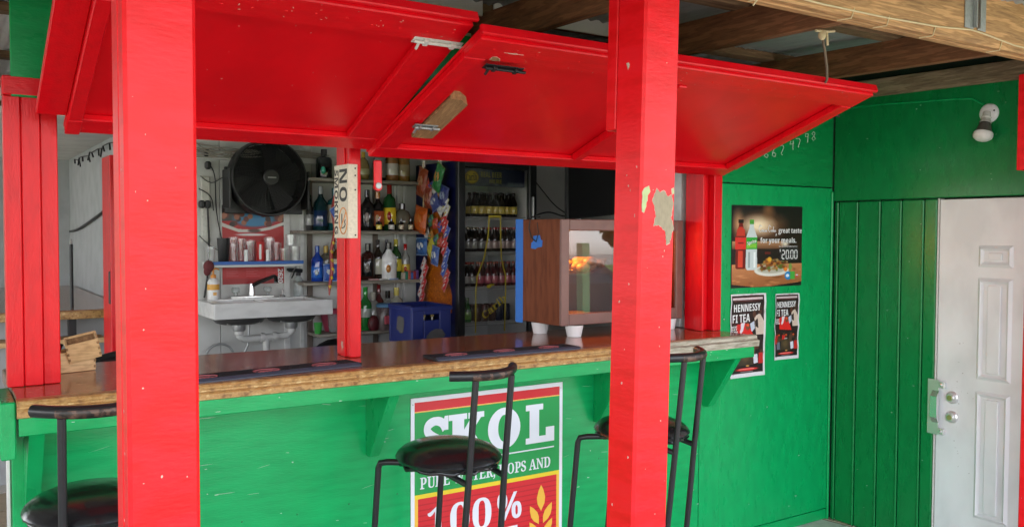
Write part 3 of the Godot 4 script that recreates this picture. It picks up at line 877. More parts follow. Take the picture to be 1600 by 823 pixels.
func flap(label: String, x0: float, x1: float, hy: float, rise: float, run: float) -> Node3D:
	var f := thing("window_flap", label, "window flap", Vector3(x0, hy, 0.02))
	f.set_meta("group", "red hinged flaps propped open over the counter")
	var ud := Vector3(0, rise, run)
	var ln := ud.length()
	var u := ud / ln
	f.basis = Basis(Vector3.RIGHT, u, Vector3.RIGHT.cross(u))
	var w := x1 - x0
	part(f, "panel", Shape.new().bb(Vector3(0.0, 0.0, -0.014), Vector3(w, ln, 0.0), 0.002), M.red_panel)
	part(f, "outer_rail", Shape.new().bb(Vector3(-0.004, ln - 0.115, 0.0006), Vector3(w + 0.004, ln + 0.006, 0.028), 0.004), M.red_x)
	part(f, "edge_strip", Shape.new().bb(Vector3(-0.006, ln + 0.0065, -0.02), Vector3(w + 0.02, ln + 0.024, 0.016), 0.004), M.red_x)
	part(f, "hinge_rail", Shape.new().bb(Vector3(0.0, 0.012, 0.0006), Vector3(w, 0.105, 0.026), 0.004), M.red_x)
	var screws := Shape.new()
	for k in 12:
		for q: Array in [[0.045, 0.0262], [ln - 0.06, 0.0282]]:
			screws.lathe([Vector2(0.005, 0), Vector2(0.004, 0.0015), Vector2(0, 0.0015)], Vector3(w * (0.04 + 0.083 * k) + rng.randf_range(-0.01, 0.01), q[0] + rng.randf_range(-0.012, 0.012), q[1]), 8, Basis(Vector3.RIGHT, Vector3(0, 0, 1), Vector3.DOWN))
	part(f, "screw_head", screws, M.red_post).set_meta("kind", "stuff")
	var nicks := Shape.new()
	for k in 30:
		nick(nicks, Transform3D(Basis(Vector3(0, 0, 1), rng.randf_range(0, 3)), Vector3(rng.randf() * w, ln - 0.002 - rng.randf() * 0.11, 0.0282)), rng.randf_range(0.001, 0.006), rng.randf_range(0.0006, 0.0016))
		nick(nicks, Transform3D(Basis(Vector3(0, 0, 1), rng.randf_range(0, 3)), Vector3(rng.randf_range(0.1, 0.9) * w, rng.randf_range(0.12, 0.8), 0.0001)), rng.randf_range(0.001, 0.004), rng.randf_range(0.0006, 0.0012))
	part(f, "paint_nick", nicks, M.chip).set_meta("kind", "stuff")
	for k in 4:
		part(f, "hinge", Shape.new().tube([Vector3(w * (0.1 + 0.26 * k), -0.004, 0.004), Vector3(w * (0.1 + 0.26 * k) + 0.07, -0.004, 0.004)], 0.006, 8), M.red_x)
	return f

func bolt_shape(long: float) -> Shape:
	return Shape.new().bb(Vector3(0, -0.016, 0), Vector3(long, 0.016, 0.003), 0.001).tube([Vector3(0.004, 0, 0.009), Vector3(long + 0.01, 0, 0.009)], 0.0055, 8).bb(Vector3(long * 0.2, -0.013, 0.003), Vector3(long * 0.3, 0.013, 0.015), 0.002).bb(Vector3(long * 0.75, -0.013, 0.003), Vector3(long * 0.85, 0.013, 0.015), 0.002).tube([Vector3(long * 0.12, 0, 0.009), Vector3(long * 0.12, -0.03, 0.016)], 0.005, 8)

func build_flaps() -> void:
	var a := flap("red window flap propped open over the sink with bright slide bolt", -4.19, -3.062, 2.105, 0.35, 0.84)
	var w := 1.128
	part(a, "side_rail", Shape.new().bb(Vector3(0.0, 0.106, 0.0008), Vector3(0.046, 0.795, 0.034), 0.004).bb(Vector3(0.0, 0.012, 0.026), Vector3(0.046, 0.106, 0.034), 0.003), M.red_up)
	part(a, "outer_side_board", Shape.new().bb(Vector3(-0.092, 0.10, -0.014), Vector3(-0.001, 0.93, 0.012), 0.003), M.red_up)
	part(a, "side_rail", Shape.new().bb(Vector3(w - 0.135, 0.106, 0.0008), Vector3(w, 0.795, 0.026), 0.004), M.red_up)
	var ba := part(a, "slide_bolt", bolt_shape(0.185), M.dirty_white)
	ba.position = Vector3(w - 0.17, 0.802, 0.0285)
	var b := flap("long red window flap with black slide bolts and a raw wood block", -3.068, -0.99, 2.078, 0.322, 0.91)
	w = 2.078
	part(b, "side_rail", Shape.new().bb(Vector3(0.0, 0.106, 0.0008), Vector3(0.085, 0.849, 0.028), 0.004), M.red_up)
	part(b, "side_rail", Shape.new().bb(Vector3(w - 0.075, 0.106, 0.0008), Vector3(w, 0.849, 0.03), 0.004), M.red_up)
	part(b, "middle_rib", Shape.new().bb(Vector3(0.985, 0.106, 0.0008), Vector3(1.03, 0.849, 0.034), 0.004), M.red_up)
	var poly := PackedVector2Array([Vector2(-0.045, 0.0), Vector2(0.045, 0.0), Vector2(0.045, 0.3), Vector2(0.0, 0.335), Vector2(-0.045, 0.335)])
	var blk := part(b, "wood_block", Shape.new().prism(poly, Transform3D(), 0.036), M.raw, "bare unpainted wood block")
	blk.position = Vector3(0.135, 0.24, 0.0006)
	var b1 := part(b, "slide_bolt", bolt_shape(0.16), M.black)
	b1.position = Vector3(0.095, 0.815, 0.0285)
	var b2 := part(b, "slide_bolt", bolt_shape(0.10), M.galv)
	b2.position = Vector3(0.048, 0.345, 0.037)
	var b3 := part(b, "slide_bolt", bolt_shape(0.13), M.black)
	b3.transform = Transform3D(Basis(Vector3(0, 0, 1), PI / 2), Vector3(w + 0.016, 0.73, 0.005))
	chip_at(b, Transform3D(Basis(), Vector3(0.105, 0.865, 0.0283)), [[-0.012, -0.008], [-0.008, 0.008], [0.006, 0.012], [0.02, 0.004], [0.03, -0.008], [0.01, -0.012]], M.raw)
	chip_at(b, Transform3D(Basis(), Vector3(0.14, 0.91, 0.0283)), [[-0.02, -0.001], [0.01, 0.002], [0.06, 0.001], [0.02, -0.003]], M.chip)

func build_door() -> void:
	var d := thing("white_door", "white panelled door with two brass locks in the green wall", "door", Vector3(0.02, 0, 1.14))
	var o := Vector3(-0.02, 0, -1.14)
	part(d, "door_leaf", Shape.new().bb(Vector3(0.012, 0.012, 0.676) + o, Vector3(0.05, 1.935, 1.60) + o, 0.003), M.door)
	part(d, "jamb", Shape.new().bb(Vector3(0.008, 0.0, 0.664) + o, Vector3(0.06, 1.942, 0.672) + o, 0.002), M.dirty_white)
	for col: Array in [[0.893, 1.072], [1.2, 1.38]]:
		for row: Array in [[1.575, 1.69], [0.985, 1.52], [0.25, 0.925]]:
			var z0: float = col[0]
			var z1: float = col[1]
			var y0: float = row[0]
			var y1: float = row[1]
			var s := Shape.new()
			# raised ogee frame round a raised field
			for e: Array in [[0.0, 0.016, 0.0, -0.004], [0.016, 0.03, -0.004, 0.0]]:
				for k in 4:
					var c := []
					for q: float in [e[0], e[1]]:
						c.append([Vector2(z0 + q, y0 + q), Vector2(z1 - q, y0 + q), Vector2(z1 - q, y1 - q), Vector2(z0 + q, y1 - q)])
					var p0: Vector2 = c[0][k]
					var p1: Vector2 = c[0][(k + 1) % 4]
					var p2: Vector2 = c[1][(k + 1) % 4]
					var p3: Vector2 = c[1][k]
					var xa: float = 0.0118 + e[2] * 3.0
					var xb: float = 0.0118 + e[3] * 3.0
					s.quad(Vector3(xa, p0.y, p0.x) + o, Vector3(xa, p1.y, p1.x) + o, Vector3(xb, p2.y, p2.x) + o, Vector3(xb, p3.y, p3.x) + o)
			var m := 0.055
			s.bb(Vector3(0.0, y0 + m * 0.7, z0 + m) + o, Vector3(0.0118, y1 - m * 0.7, z1 - m) + o, 0.010)
			part(d, "door_panel", s, M.door)
	var marks := Shape.new()
	for k in 22:
		nick(marks, Transform3D(Basis(Vector3(0, 0, 1), Vector3.UP, Vector3.LEFT), Vector3(0.0118, 0.82 + rng.randfn() * 0.25, 0.78 + absf(rng.randfn()) * 0.06) + o), rng.randf_range(0.001, 0.006), rng.randf_range(0.0008, 0.003))
	part(d, "scuff_mark", marks, mat(lin(0.36, 0.35, 0.33), 0.7)).set_meta("kind", "stuff")
	var turn := Basis(Vector3(0, 1, 0), Vector3(-1, 0, 0), Vector3(0, 0, 1))
	for y: float in [0.868, 0.762]:
		var k := part(d, "lock", Shape.new().lathe([Vector2(0.034, 0.0), Vector2(0.033, 0.006), Vector2(0.026, 0.011), Vector2(0.024, 0.026), Vector2(0.02, 0.03), Vector2(0, 0.03)], Vector3(0.012, y, 0.768) + o, 20, turn), M.steel)
		part(k, "keyhole", Shape.new().lathe([Vector2(0.014, 0.0), Vector2(0.013, 0.003), Vector2(0, 0.003)], Vector3(-0.0182, y, 0.768) + o, 16, turn).box(Vector3(-0.0216, y, 0.768) + o, Vector3(0.0012, 0.012, 0.003), 0.0003), M.brass)
	var g := thing("latch_guard", "shiny steel latch guard plate bolted over the edge of the white door", "latch guard", Vector3(0, 0.80, 0.67))
	var q := Vector3(0, -0.80, -0.67)
	part(g, "back_plate", Shape.new().bb(Vector3(-0.006, 0.655, 0.636) + q, Vector3(-0.003, 0.955, 0.70) + q, 0.001), M.steel)
	part(g, "raised_cover", Shape.new().prism(PackedVector2Array([Vector2(0.72, 0.0), Vector2(0.75, 0.022), Vector2(0.865, 0.022), Vector2(0.895, 0.0)]), Transform3D(Basis(Vector3.UP, Vector3.LEFT, Vector3(0, 0, 1)), Vector3(-0.0062, 0, 0.664) + q), 0.038), M.chrome)
	for y: float in [0.675, 0.93]:
		part(g, "lug", Shape.new().bb(Vector3(-0.012, y - 0.016, 0.70) + q, Vector3(0.011, y + 0.016, 0.732) + q, 0.002), M.steel)
		part(g, "bolt_head", Shape.new().lathe([Vector2(0.009, 0.0), Vector2(0.008, 0.004), Vector2(0, 0.006)], Vector3(-0.012, y, 0.716) + q, 10, Basis(Vector3(0, 1, 0), Vector3(-1, 0, 0), Vector3(0, 0, 1))), M.chrome)

func build_hall() -> void:
	# the room seen past the left end of the bar
	var w := thing("hall_wall", "grey boarded wall of the back room beyond the left end of the bar", "wall", Vector3(-3.44, 0, -4.6))
	part(w, "wall_board", Shape.new().bb(Vector3(0.0, 0, -1.9), Vector3(0.05, 2.6, 0.2)), M.grey_wall)
	part(w, "wall_board", Shape.new().bb(Vector3(0.0, 0, 0.204), Vector3(0.05, 2.6, 2.1)), M.grey_wall)
	part(w, "end_wall", Shape.new().bb(Vector3(-2.3, 0, -1.96), Vector3(0.05, 2.6, -1.902)), M.grey_wall)
	struct("hall_ceiling", Shape.new().bb(Vector3(-5.6, 2.46, -6.5), Vector3(-3.445, 2.5, -2.75)), M.ceiling)
	var f := thing("door_frame", "red painted frame with a black strap at the back room opening", "door frame", Vector3(-3.63, 0.28, -2.46))
	part(f, "frame", Shape.new().bb(Vector3(-0.05, 0, -0.25), Vector3(-0.005, 1.93, 0.05), 0.004), M.red_up)
	part(f, "strap", Shape.new().box(Vector3(-0.052, 1.12, 0.02), Vector3(0.012, 0.2, 0.03), 0.005), M.black)
	var c := thing("back_counter", "second counter with pale stone edge in the back room behind the boxes", "counter", Vector3(-3.9, 1.16, -4.3))
	part(c, "counter_top", Shape.new().bb(Vector3(-0.6, 0.0, -1.8), Vector3(0.44, 0.055, 1.17), 0.004), M.counter)
	part(c, "edge", Shape.new().bb(Vector3(-0.6, -0.004, 1.171), Vector3(0.42, 0.05, 1.19), 0.004), M.counter_edge)
	part(c, "lower_shelf", Shape.new().bb(Vector3(-0.6, -0.18, 0.9), Vector3(0.3, -0.145, 1.12), 0.004), M.pine)
	part(c, "base_panel", Shape.new().bb(Vector3(-0.55, -1.16, -1.7), Vector3(0.4, -0.002, 0.8), 0.004), M.grey_wall)
	for x: float in [-0.02, 0.10]:
		part(c, "leg", Shape.new().bb(Vector3(x - 0.025, -1.16, 1.0), Vector3(x + 0.025, -0.002, 1.06), 0.003), M.black)
	var p := thing("black_pole", "thin black pole with a bright tip standing on the back room counter", "pole", Vector3(-3.795, 1.216, -3.3))
	part(p, "shaft", Shape.new().tube([V, Vector3(0, 0.44, 0)], 0.012, 10), M.black)
	part(p, "tip", Shape.new().lathe([Vector2(0.011, 0.0), Vector2(0.008, 0.02), Vector2(0.004, 0.035), Vector2(0, 0.036)], Vector3(0, 0.44, 0), 10), M.chrome)
	var li := thing("fairy_lights", "dark string of unlit fairy lights hanging along the back room ceiling", "fairy lights", Vector3(-3.5, 2.44, -4.5))
	var path := []
	for i in 15:
		path.append(Vector3(0.03 + 0.015 * sin(i * 1.9), -0.02 - 0.025 * absf(sin(i * 1.3)), -1.3 + i * 0.2))
	var wire := Shape.new().tube(path, 0.005, 5)
	part(li, "wire", wire, M.black)
	for i in range(0, 15, 1):
		part(li, "bulb", Shape.new().tube([path[i], path[i] + Vector3(0.015 * sin(i * 2.2), -0.04 - 0.015 * (i % 3), 0.02 * cos(i * 3.1))], 0.007, 6), M.black)
	var ch := thing("office_chair", "black padded chair back just behind the left end of the counter", "chair", Vector3(-3.78, 0.28, -1.15))
	part(ch, "backrest", Shape.new().ball(Vector3(0, 0.80, 0), Vector3(0.23, 0.1, 0.05), 20, 10).box(Vector3(0, 0.66, 0), Vector3(0.46, 0.3, 0.08), 0.03), M.vinyl)
	part(ch, "seat", Shape.new().box(Vector3(0, 0.46, 0.22), Vector3(0.46, 0.08, 0.44), 0.03), M.vinyl)
	part(ch, "column", Shape.new().tube([Vector3(0, 0.05, 0.2), Vector3(0, 0.42, 0.2)], 0.03, 10), M.black)
	part(ch, "foot", Shape.new().beam(Vector3(-0.25, 0.04, 0.2), Vector3(0.25, 0.04, 0.2), 0.05, 0.04).beam(Vector3(0, 0.04, -0.05), Vector3(0, 0.04, 0.45), 0.05, 0.039), M.black)
	var far := thing("far_green_wall", "dark green wall seen in the gap left of the red boarded pole", "wall", Vector3(-6.2, 0, -6.0))
	part(far, "wall_board", Shape.new().bb(Vector3(-1.5, 0.9, -0.05), Vector3(0.55, 2.55, 0.0)), M.green_up)
	part(far, "base_board", Shape.new().bb(Vector3(-1.5, 0.0, -0.05), Vector3(0.55, 0.899, 0.004)), M.green_x)

# ================================================================ things
func build_stools() -> void:
	var s := thing("bar_stool", "black tube bar stool in front of the large red green beer sign", "stool", Vector3(-2.93, 0, 0.475), "black tube bar stools along the counter", deg_to_rad(13))
	var seat := Shape.new()
	var prof := [Vector2(0.0, 0.862), Vector2(0.15, 0.862), Vector2(0.178, 0.868), Vector2(0.198, 0.884), Vector2(0.203, 0.894), Vector2(0.196, 0.908), Vector2(0.176, 0.925), Vector2(0.135, 0.942), Vector2(0.07, 0.953), Vector2(0.0, 0.956)]
	seat.lathe(prof, V, 40, Basis(), Vector2(0.98, 1.04))
	var cushion := part(s, "seat", seat, M.vinyl)
	# gathered skirt of the cover under the cushion
	var hem := []
	for k in 48:
		var t := TAU * k / 48
		var r := 0.183 + 0.006 * sin(k * 2.3) + 0.004 * sin(k * 5.1)
		hem.append(Vector3(cos(t) * r * 0.98, 0.872 + 0.004 * sin(k * 1.7), sin(t) * r * 1.04))
	part(cushion, "gathered_hem", Shape.new().tube(hem, 0.008, 8, true), M.vinyl)
	for sx: float in [-1.0, 1.0]:
		part(s, "front_leg", Shape.new().tube([Vector3(0.172 * sx, 0, -0.30), Vector3(0.166 * sx, 0.835, -0.222), Vector3(0.164 * sx, 0.856, -0.212), Vector3(0.15 * sx, 0.862, -0.185), Vector3(0.10 * sx, 0.866, -0.10)], 0.0125, 10), M.black_tube)
		part(s, "side_rail", Shape.new().tube([Vector3(0.10 * sx, 0.866, -0.10), Vector3(0.098 * sx, 0.864, 0.08), Vector3(0.092 * sx, 0.838, 0.207)], 0.0115, 10), M.black_tube)
		part(s, "back_post", Shape.new().tube([Vector3(0.105 * sx, 0, 0.13), Vector3(0.092 * sx, 0.84, 0.208), Vector3(0.092 * sx, 1.222, 0.245)], 0.0125, 10), M.black_tube)
	part(s, "foot_rail", Shape.new().tube([Vector3(-0.170, 0.30, -0.272), Vector3(0.170, 0.30, -0.272)], 0.01, 8), M.black_tube)
	part(s, "foot_rail", Shape.new().tube([Vector3(-0.170, 0.30, -0.272), Vector3(-0.101, 0.32, 0.159)], 0.01, 8), M.black_tube)
	part(s, "foot_rail", Shape.new().tube([Vector3(0.170, 0.30, -0.272), Vector3(0.101, 0.32, 0.159)], 0.01, 8), M.black_tube)
	part(s, "cross_bar", Shape.new().tube([Vector3(-0.13, 0.853, -0.02), Vector3(0.13, 0.853, -0.02)], 0.01, 8), M.black_tube)
	var arc := []
	for k in 17:
		var t := -1.0 + k / 8.0
		arc.append(Vector3(0.162 * t, 1.238, 0.268 - 0.085 * t * t))
	var rail := part(s, "back_rail", Shape.new().tube(arc, 0.0185, 14), M.black_tube)
	var wear := []
	for k in range(3, 12):
		wear.append(arc[k] + Vector3(0, -0.0012, 0.0012))
	part(rail, "worn_patch", Shape.new().tube(wear, 0.0182, 14, false, false), M.worn_tube, "stretch of the rail rubbed to bare metal")
	copy(s, "black tube bar stool half hidden by the post with the bare patch", Vector3(-2.0, 0, 0.53), deg_to_rad(20))
	copy(s, "black tube bar stool half hidden by the post near the wooden boxes", Vector3(-4.165, 0, 0.415), deg_to_rad(-4))

func flat_disc(s: Shape, c: Vector3, r: float, xf: Basis, deep := 0.001, ry := -1.0) -> Shape:
	var poly := PackedVector2Array()
	for k in 24:
		poly.append(Vector2(cos(TAU * k / 24) * r, sin(TAU * k / 24) * (r if ry < 0 else ry)))
	return s.prism(poly, Transform3D(xf, c), deep)

func slab_letter(ch: String, w: float, h: float, at: Vector3) -> Shape:
	var s := Shape.new()
	var xf := Transform3D(Basis.from_scale(Vector3(w, h, 1)), at - Vector3(w / 2, h / 2, 0))
	var d := 0.0008
	var poly := PackedVector2Array()
	if ch == "L":
		for q in [[0, 1], [0.60, 1], [0.60, 0.85], [0.46, 0.85], [0.46, 0.17], [0.70, 0.17], [0.70, 0.38], [1, 0.38], [1, 0], [0, 0], [0, 0.15], [0.13, 0.15], [0.13, 0.85], [0, 0.85]]:
			poly.append(Vector2(q[0], q[1]))
		return s.prism(poly, xf, d)
	if ch == "K":
		for q in [[0, 1], [0.50, 1], [0.50, 0.86], [0.42, 0.86], [0.42, 0.60], [0.60, 0.86], [0.54, 0.86], [0.54, 1], [0.98, 1], [0.98, 0.86], [0.89, 0.86], [0.66, 0.56], [0.92, 0.14], [1, 0.14], [1, 0], [0.55, 0], [0.55, 0.14], [0.60, 0.14], [0.47, 0.36], [0.42, 0.30], [0.42, 0.14], [0.50, 0.14], [0.50, 0], [0, 0], [0, 0.14], [0.10, 0.14], [0.10, 0.86], [0, 0.86]]:
			poly.append(Vector2(q[0], q[1]))
		return s.prism(poly, xf, d)
	if ch == "O":
		for k in 32:
			var a := TAU * k / 32
			var b := TAU * (k + 1) / 32
			s.prism(PackedVector2Array([Vector2(0.5 + 0.19 * cos(a), 0.5 + 0.34 * sin(a)), Vector2(0.5 + 0.5 * cos(a), 0.5 + 0.52 * sin(a)), Vector2(0.5 + 0.5 * cos(b), 0.5 + 0.52 * sin(b)), Vector2(0.5 + 0.19 * cos(b), 0.5 + 0.34 * sin(b))]), xf, d)
		return s
	var c := Curve2D.new()
	var mid := [[0.86, 0.70], [0.72, 0.85], [0.48, 0.90], [0.25, 0.83], [0.19, 0.70], [0.32, 0.58], [0.55, 0.48], [0.76, 0.37], [0.80, 0.24], [0.70, 0.13], [0.47, 0.09], [0.24, 0.15], [0.12, 0.30]]
	for i in mid.size():
		var p := Vector2(mid[i][0], mid[i][1])
		var t := (Vector2(mid[mini(i + 1, 12)][0], mid[mini(i + 1, 12)][1]) - Vector2(mid[maxi(i - 1, 0)][0], mid[maxi(i - 1, 0)][1])) * 0.18
		c.add_point(p, -t, t)
	c.bake_interval = 0.03
	var b := c.get_baked_points()
	var left := PackedVector2Array()
	var right := PackedVector2Array()
	for i in b.size():
		var n := (b[mini(i + 1, b.size() - 1)] - b[maxi(i - 1, 0)]).normalized().orthogonal() * (0.10 + 0.07 * absf(b[i].x - 0.5))
		left.append(b[i] + n)
		right.append(b[i] - n)
	for i in b.size() - 1:
		for q in [[left[i], left[i + 1], right[i]], [left[i + 1], right[i + 1], right[i]]]:
			var cw: bool = (q[1] - q[0]).cross(q[2] - q[0]) < 0
			s.tri(xf * Vector3(q[0].x, q[0].y, d), xf * Vector3(q[2 if cw else 1].x, q[2 if cw else 1].y, d), xf * Vector3(q[1 if cw else 2].x, q[1 if cw else 2].y, d))
	s.prism(PackedVector2Array([Vector2(0.74, 0.66), Vector2(0.97, 0.66), Vector2(0.97, 1.0), Vector2(0.84, 1.0), Vector2(0.80, 0.9)]), xf, d * 1.2)
	s.prism(PackedVector2Array([Vector2(0.03, 0.0), Vector2(0.15, 0.0), Vector2(0.2, 0.1), Vector2(0.26, 0.34), Vector2(0.03, 0.34)]), xf, d * 1.2)
	return s

func build_signs() -> void:
	# the large beer sign on the counter front
	var g := thing("beer_sign", "large red and green SKOL beer sign on the counter front", "sign", Vector3(-2.447, 0.47, 0.001))
	var o := Vector3(2.447, -0.47, 0)
	part(g, "sheet", Shape.new().bb(Vector3(-2.856, -0.0 + 0.09, 0.0) + o, Vector3(-2.039, 1.028, 0.004) + o, 0.001), M.sign_white)
	part(g, "red_band", Shape.new().bb(Vector3(-2.838, 0.968, 0.0042) + o, Vector3(-2.058, 1.008, 0.0048) + o, 0.0), M.sign_red)
	part(g, "gold_line", Shape.new().bb(Vector3(-2.838, 0.963, 0.0042) + o, Vector3(-2.058, 0.9675, 0.0049) + o, 0.0), M.sign_gold)
	part(g, "green_field", Shape.new().bb(Vector3(-2.838, 0.602, 0.0042) + o, Vector3(-2.058, 0.9628, 0.0047) + o, 0.0), M.sign_green)
	part(g, "yellow_line", Shape.new().bb(Vector3(-2.838, 0.583, 0.0042) + o, Vector3(-2.058, 0.6018, 0.005) + o, 0.0), M.sign_yellow)
	part(g, "gold_border", Shape.new().bb(Vector3(-2.838, 0.11, 0.0042) + o, Vector3(-2.822, 0.5828, 0.005) + o, 0.0).bb(Vector3(-2.074, 0.11, 0.0042) + o, Vector3(-2.058, 0.5828, 0.005) + o, 0.0), M.sign_gold)
	part(g, "red_field", Shape.new().bb(Vector3(-2.8218, 0.11, 0.0042) + o, Vector3(-2.0742, 0.5828, 0.0047) + o, 0.0), M.sign_red)
	var lines := Shape.new()
	for k in 19:
		lines.bb(Vector3(-2.8216, 0.12 + k * 0.024, 0.0048) + o, Vector3(-2.0744, 0.126 + k * 0.024, 0.0051) + o, 0.0)
	part(g, "dark_red_line", lines, M.sign_red_dark).set_meta("kind", "stuff")
	var id := Basis()
	var zt := 0.0049
	var lw := [["S", -2.735, 0.135], ["K", -2.575, 0.188], ["O", -2.375, 0.178], ["L", -2.172, 0.165]]
	for q in lw:
		part(g, "slab_letter", slab_letter(q[0], q[2], 0.185, Vector3(q[1], 0.843, zt) + o), M.sign_white)
	part(g, "white_line", Shape.new().bb(Vector3(-2.80, 0.718, 0.0048) + o, Vector3(-2.09, 0.724, 0.0054) + o, 0.0), M.sign_white)
	letters(g, "PURE WATER, HOPS AND", 0.70, 0.062, look(id, Vector3(-2.462, 0.645, zt) + o), M.sign_white, "Droid Serif", true)
	letters(g, "100", 0.33, 0.145, look(id, Vector3(-2.61, 0.465, 0.0052) + o), M.sign_white, "Droid Serif", true)
	letters(g, "%", 0.135, 0.13, look(id, Vector3(-2.345, 0.475, 0.0052) + o), M.sign_white, "Droid Sans", true)
	letters(g, "MALT", 0.46, 0.135, look(id, Vector3(-2.53, 0.31, 0.0052) + o), M.sign_white, "Droid Serif", true)
	var ear := Shape.new()
	for q: Array in [[0.0, 0.0, 0.0, 1.0], [-0.035, -0.075, 0.5, 0.85], [0.035, -0.075, -0.5, 0.85], [-0.035, -0.15, 0.55, 0.85], [0.035, -0.15, -0.55, 0.85], [-0.035, -0.225, 0.55, 0.8], [0.035, -0.225, -0.55, 0.8]]:
		var poly := PackedVector2Array()
		for p: Array in [[0.0, -0.055], [0.02, -0.02], [0.024, 0.01], [0.014, 0.045], [0.0, 0.07], [-0.014, 0.045], [-0.024, 0.01], [-0.02, -0.02]]:
			poly.append(Vector2(p[0], p[1]) * q[3])
		ear.prism(poly, Transform3D(Basis(Vector3(0, 0, 1), q[2]), Vector3(-2.165 + q[0], 0.475 + q[1], 0.0052) + o), 0.0005)
	part(g, "barley_ear", ear, M.sign_gold)
	for x: float in [-2.846, -2.05]:
		part(g, "nail", Shape.new().lathe([Vector2(0.003, 0), Vector2(0.0025, 0.0012), Vector2(0, 0.0016)], Vector3(x, 1.0, 0.004) + o, 8, Basis(Vector3.RIGHT, Vector3(0, 0, 1), Vector3.DOWN)), M.galv)
	# smoking notice wrapped on the middle pole
	var n := thing("smoking_notice", "cream NO SMOKING notice nailed on the narrow red pole", "notice", Vector3(-3.119, 1.875, -0.14))
	var f := Basis(Vector3.DOWN, Vector3(0, 0, 1), Vector3.LEFT)
	var q0 := Vector3(3.119, -1.875, 0.14)
	part(n, "sheet", Shape.new().bb(Vector3(-3.1185, 1.722, -0.205) + q0, Vector3(-3.1165, 2.032, -0.055) + q0, 0.0008).bb(Vector3(-3.1165, 1.722, -0.0575) + q0, Vector3(-3.075, 2.032, -0.0555) + q0, 0.0008), M.sign_cream)
	letters(n, "NO", 0.137, 0.082, look(f, Vector3(-3.1187, 1.945, -0.105) + q0), M.print_black, "Droid Sans", true)
	letters(n, "SMOKING", 0.275, 0.038, look(f, Vector3(-3.1187, 1.876, -0.182) + q0), M.print_black, "Droid Sans", true)
	part(n, "underline", Shape.new().bb(Vector3(-3.1192, 1.885, -0.157) + q0, Vector3(-3.1186, 2.01, -0.152) + q0, 0.0), M.print_black)
	var ring := Shape.new()
	var pts := []
	for k in 28:
		pts.append(Vector3(-3.1188, 1.795 + 0.055 * cos(TAU * k / 28), -0.105 + 0.044 * sin(TAU * k / 28)) + q0)
	ring.tube(pts, 0.003, 5, true)
	ring.tube([Vector3(-3.1188, 1.834, -0.074) + q0, Vector3(-3.1188, 1.756, -0.136) + q0], 0.003, 5)
	part(n, "ban_ring", ring, M.print_orange)
	part(n, "cigarette", Shape.new().bb(Vector3(-3.1192, 1.775, -0.125) + q0, Vector3(-3.1186, 1.825, -0.116) + q0, 0.0).tube([Vector3(-3.119, 1.765, -0.118) + q0, Vector3(-3.119, 1.768, -0.095) + q0, Vector3(-3.119, 1.78, -0.082) + q0, Vector3(-3.119, 1.79, -0.09) + q0, Vector3(-3.119, 1.80, -0.082) + q0], 0.0025, 5), M.print_black)
	for y: float in [2.015, 1.985, 1.925, 1.735]:
		part(n, "nail", Shape.new().lathe([Vector2(0.004, 0), Vector2(0.003, 0.0015), Vector2(0, 0.002)], Vector3(-3.085, y, -0.0555) + q0, 8, Basis(Vector3.RIGHT, Vector3(0, 0, 1), Vector3.DOWN)), M.print_black)
	build_meal_poster()
	build_party_posters()

func poster_sheet(w: float, h: float, curl: float, seed_n: int, trim := []) -> Shape:
	# a sheet of paper that does not lie quite flat, printed on its front
	var s := Shape.new()
	var nx := 6
	var ny := 10
	var rs := RandomNumberGenerator.new()
	rs.seed = seed_n
	var g := []
	for j in ny + 1:
		var row := []
		for i in nx + 1:
			var ex: float = rs.randf_range(-1, 1) * 0.004 if (i == 0 or i == nx) and trim.size() else 0.0
			var edge := absf(i / float(nx) * 2 - 1) ** 4
			row.append(Vector3((i / float(nx) - 0.5) * w + ex, (j / float(ny) - 0.5) * h, 0.0016 + curl * edge * rs.randf_range(0.3, 1.0) + curl * 0.25 * rs.randf()))
		g.append(row)
	for j in ny:
		for i in nx:
			var a: Vector3 = g[j][i]
			var b: Vector3 = g[j][i + 1]
			var c: Vector3 = g[j + 1][i + 1]
			var d: Vector3 = g[j + 1][i]
			var m := (b - a).cross(d - a).normalized()
			s.v.append_array([a, c, b, a, d, c])
			s.n.append_array([m, m, m, m, m, m])
			var u0 := Vector2(i / float(nx), 1.0 - j / float(ny))
			var u1 := Vector2((i + 1) / float(nx), 1.0 - (j + 1) / float(ny))
			s.u.append_array([u0, u1, Vector2(u1.x, u0.y), u0, Vector2(u0.x, u1.y), u1])
	return s

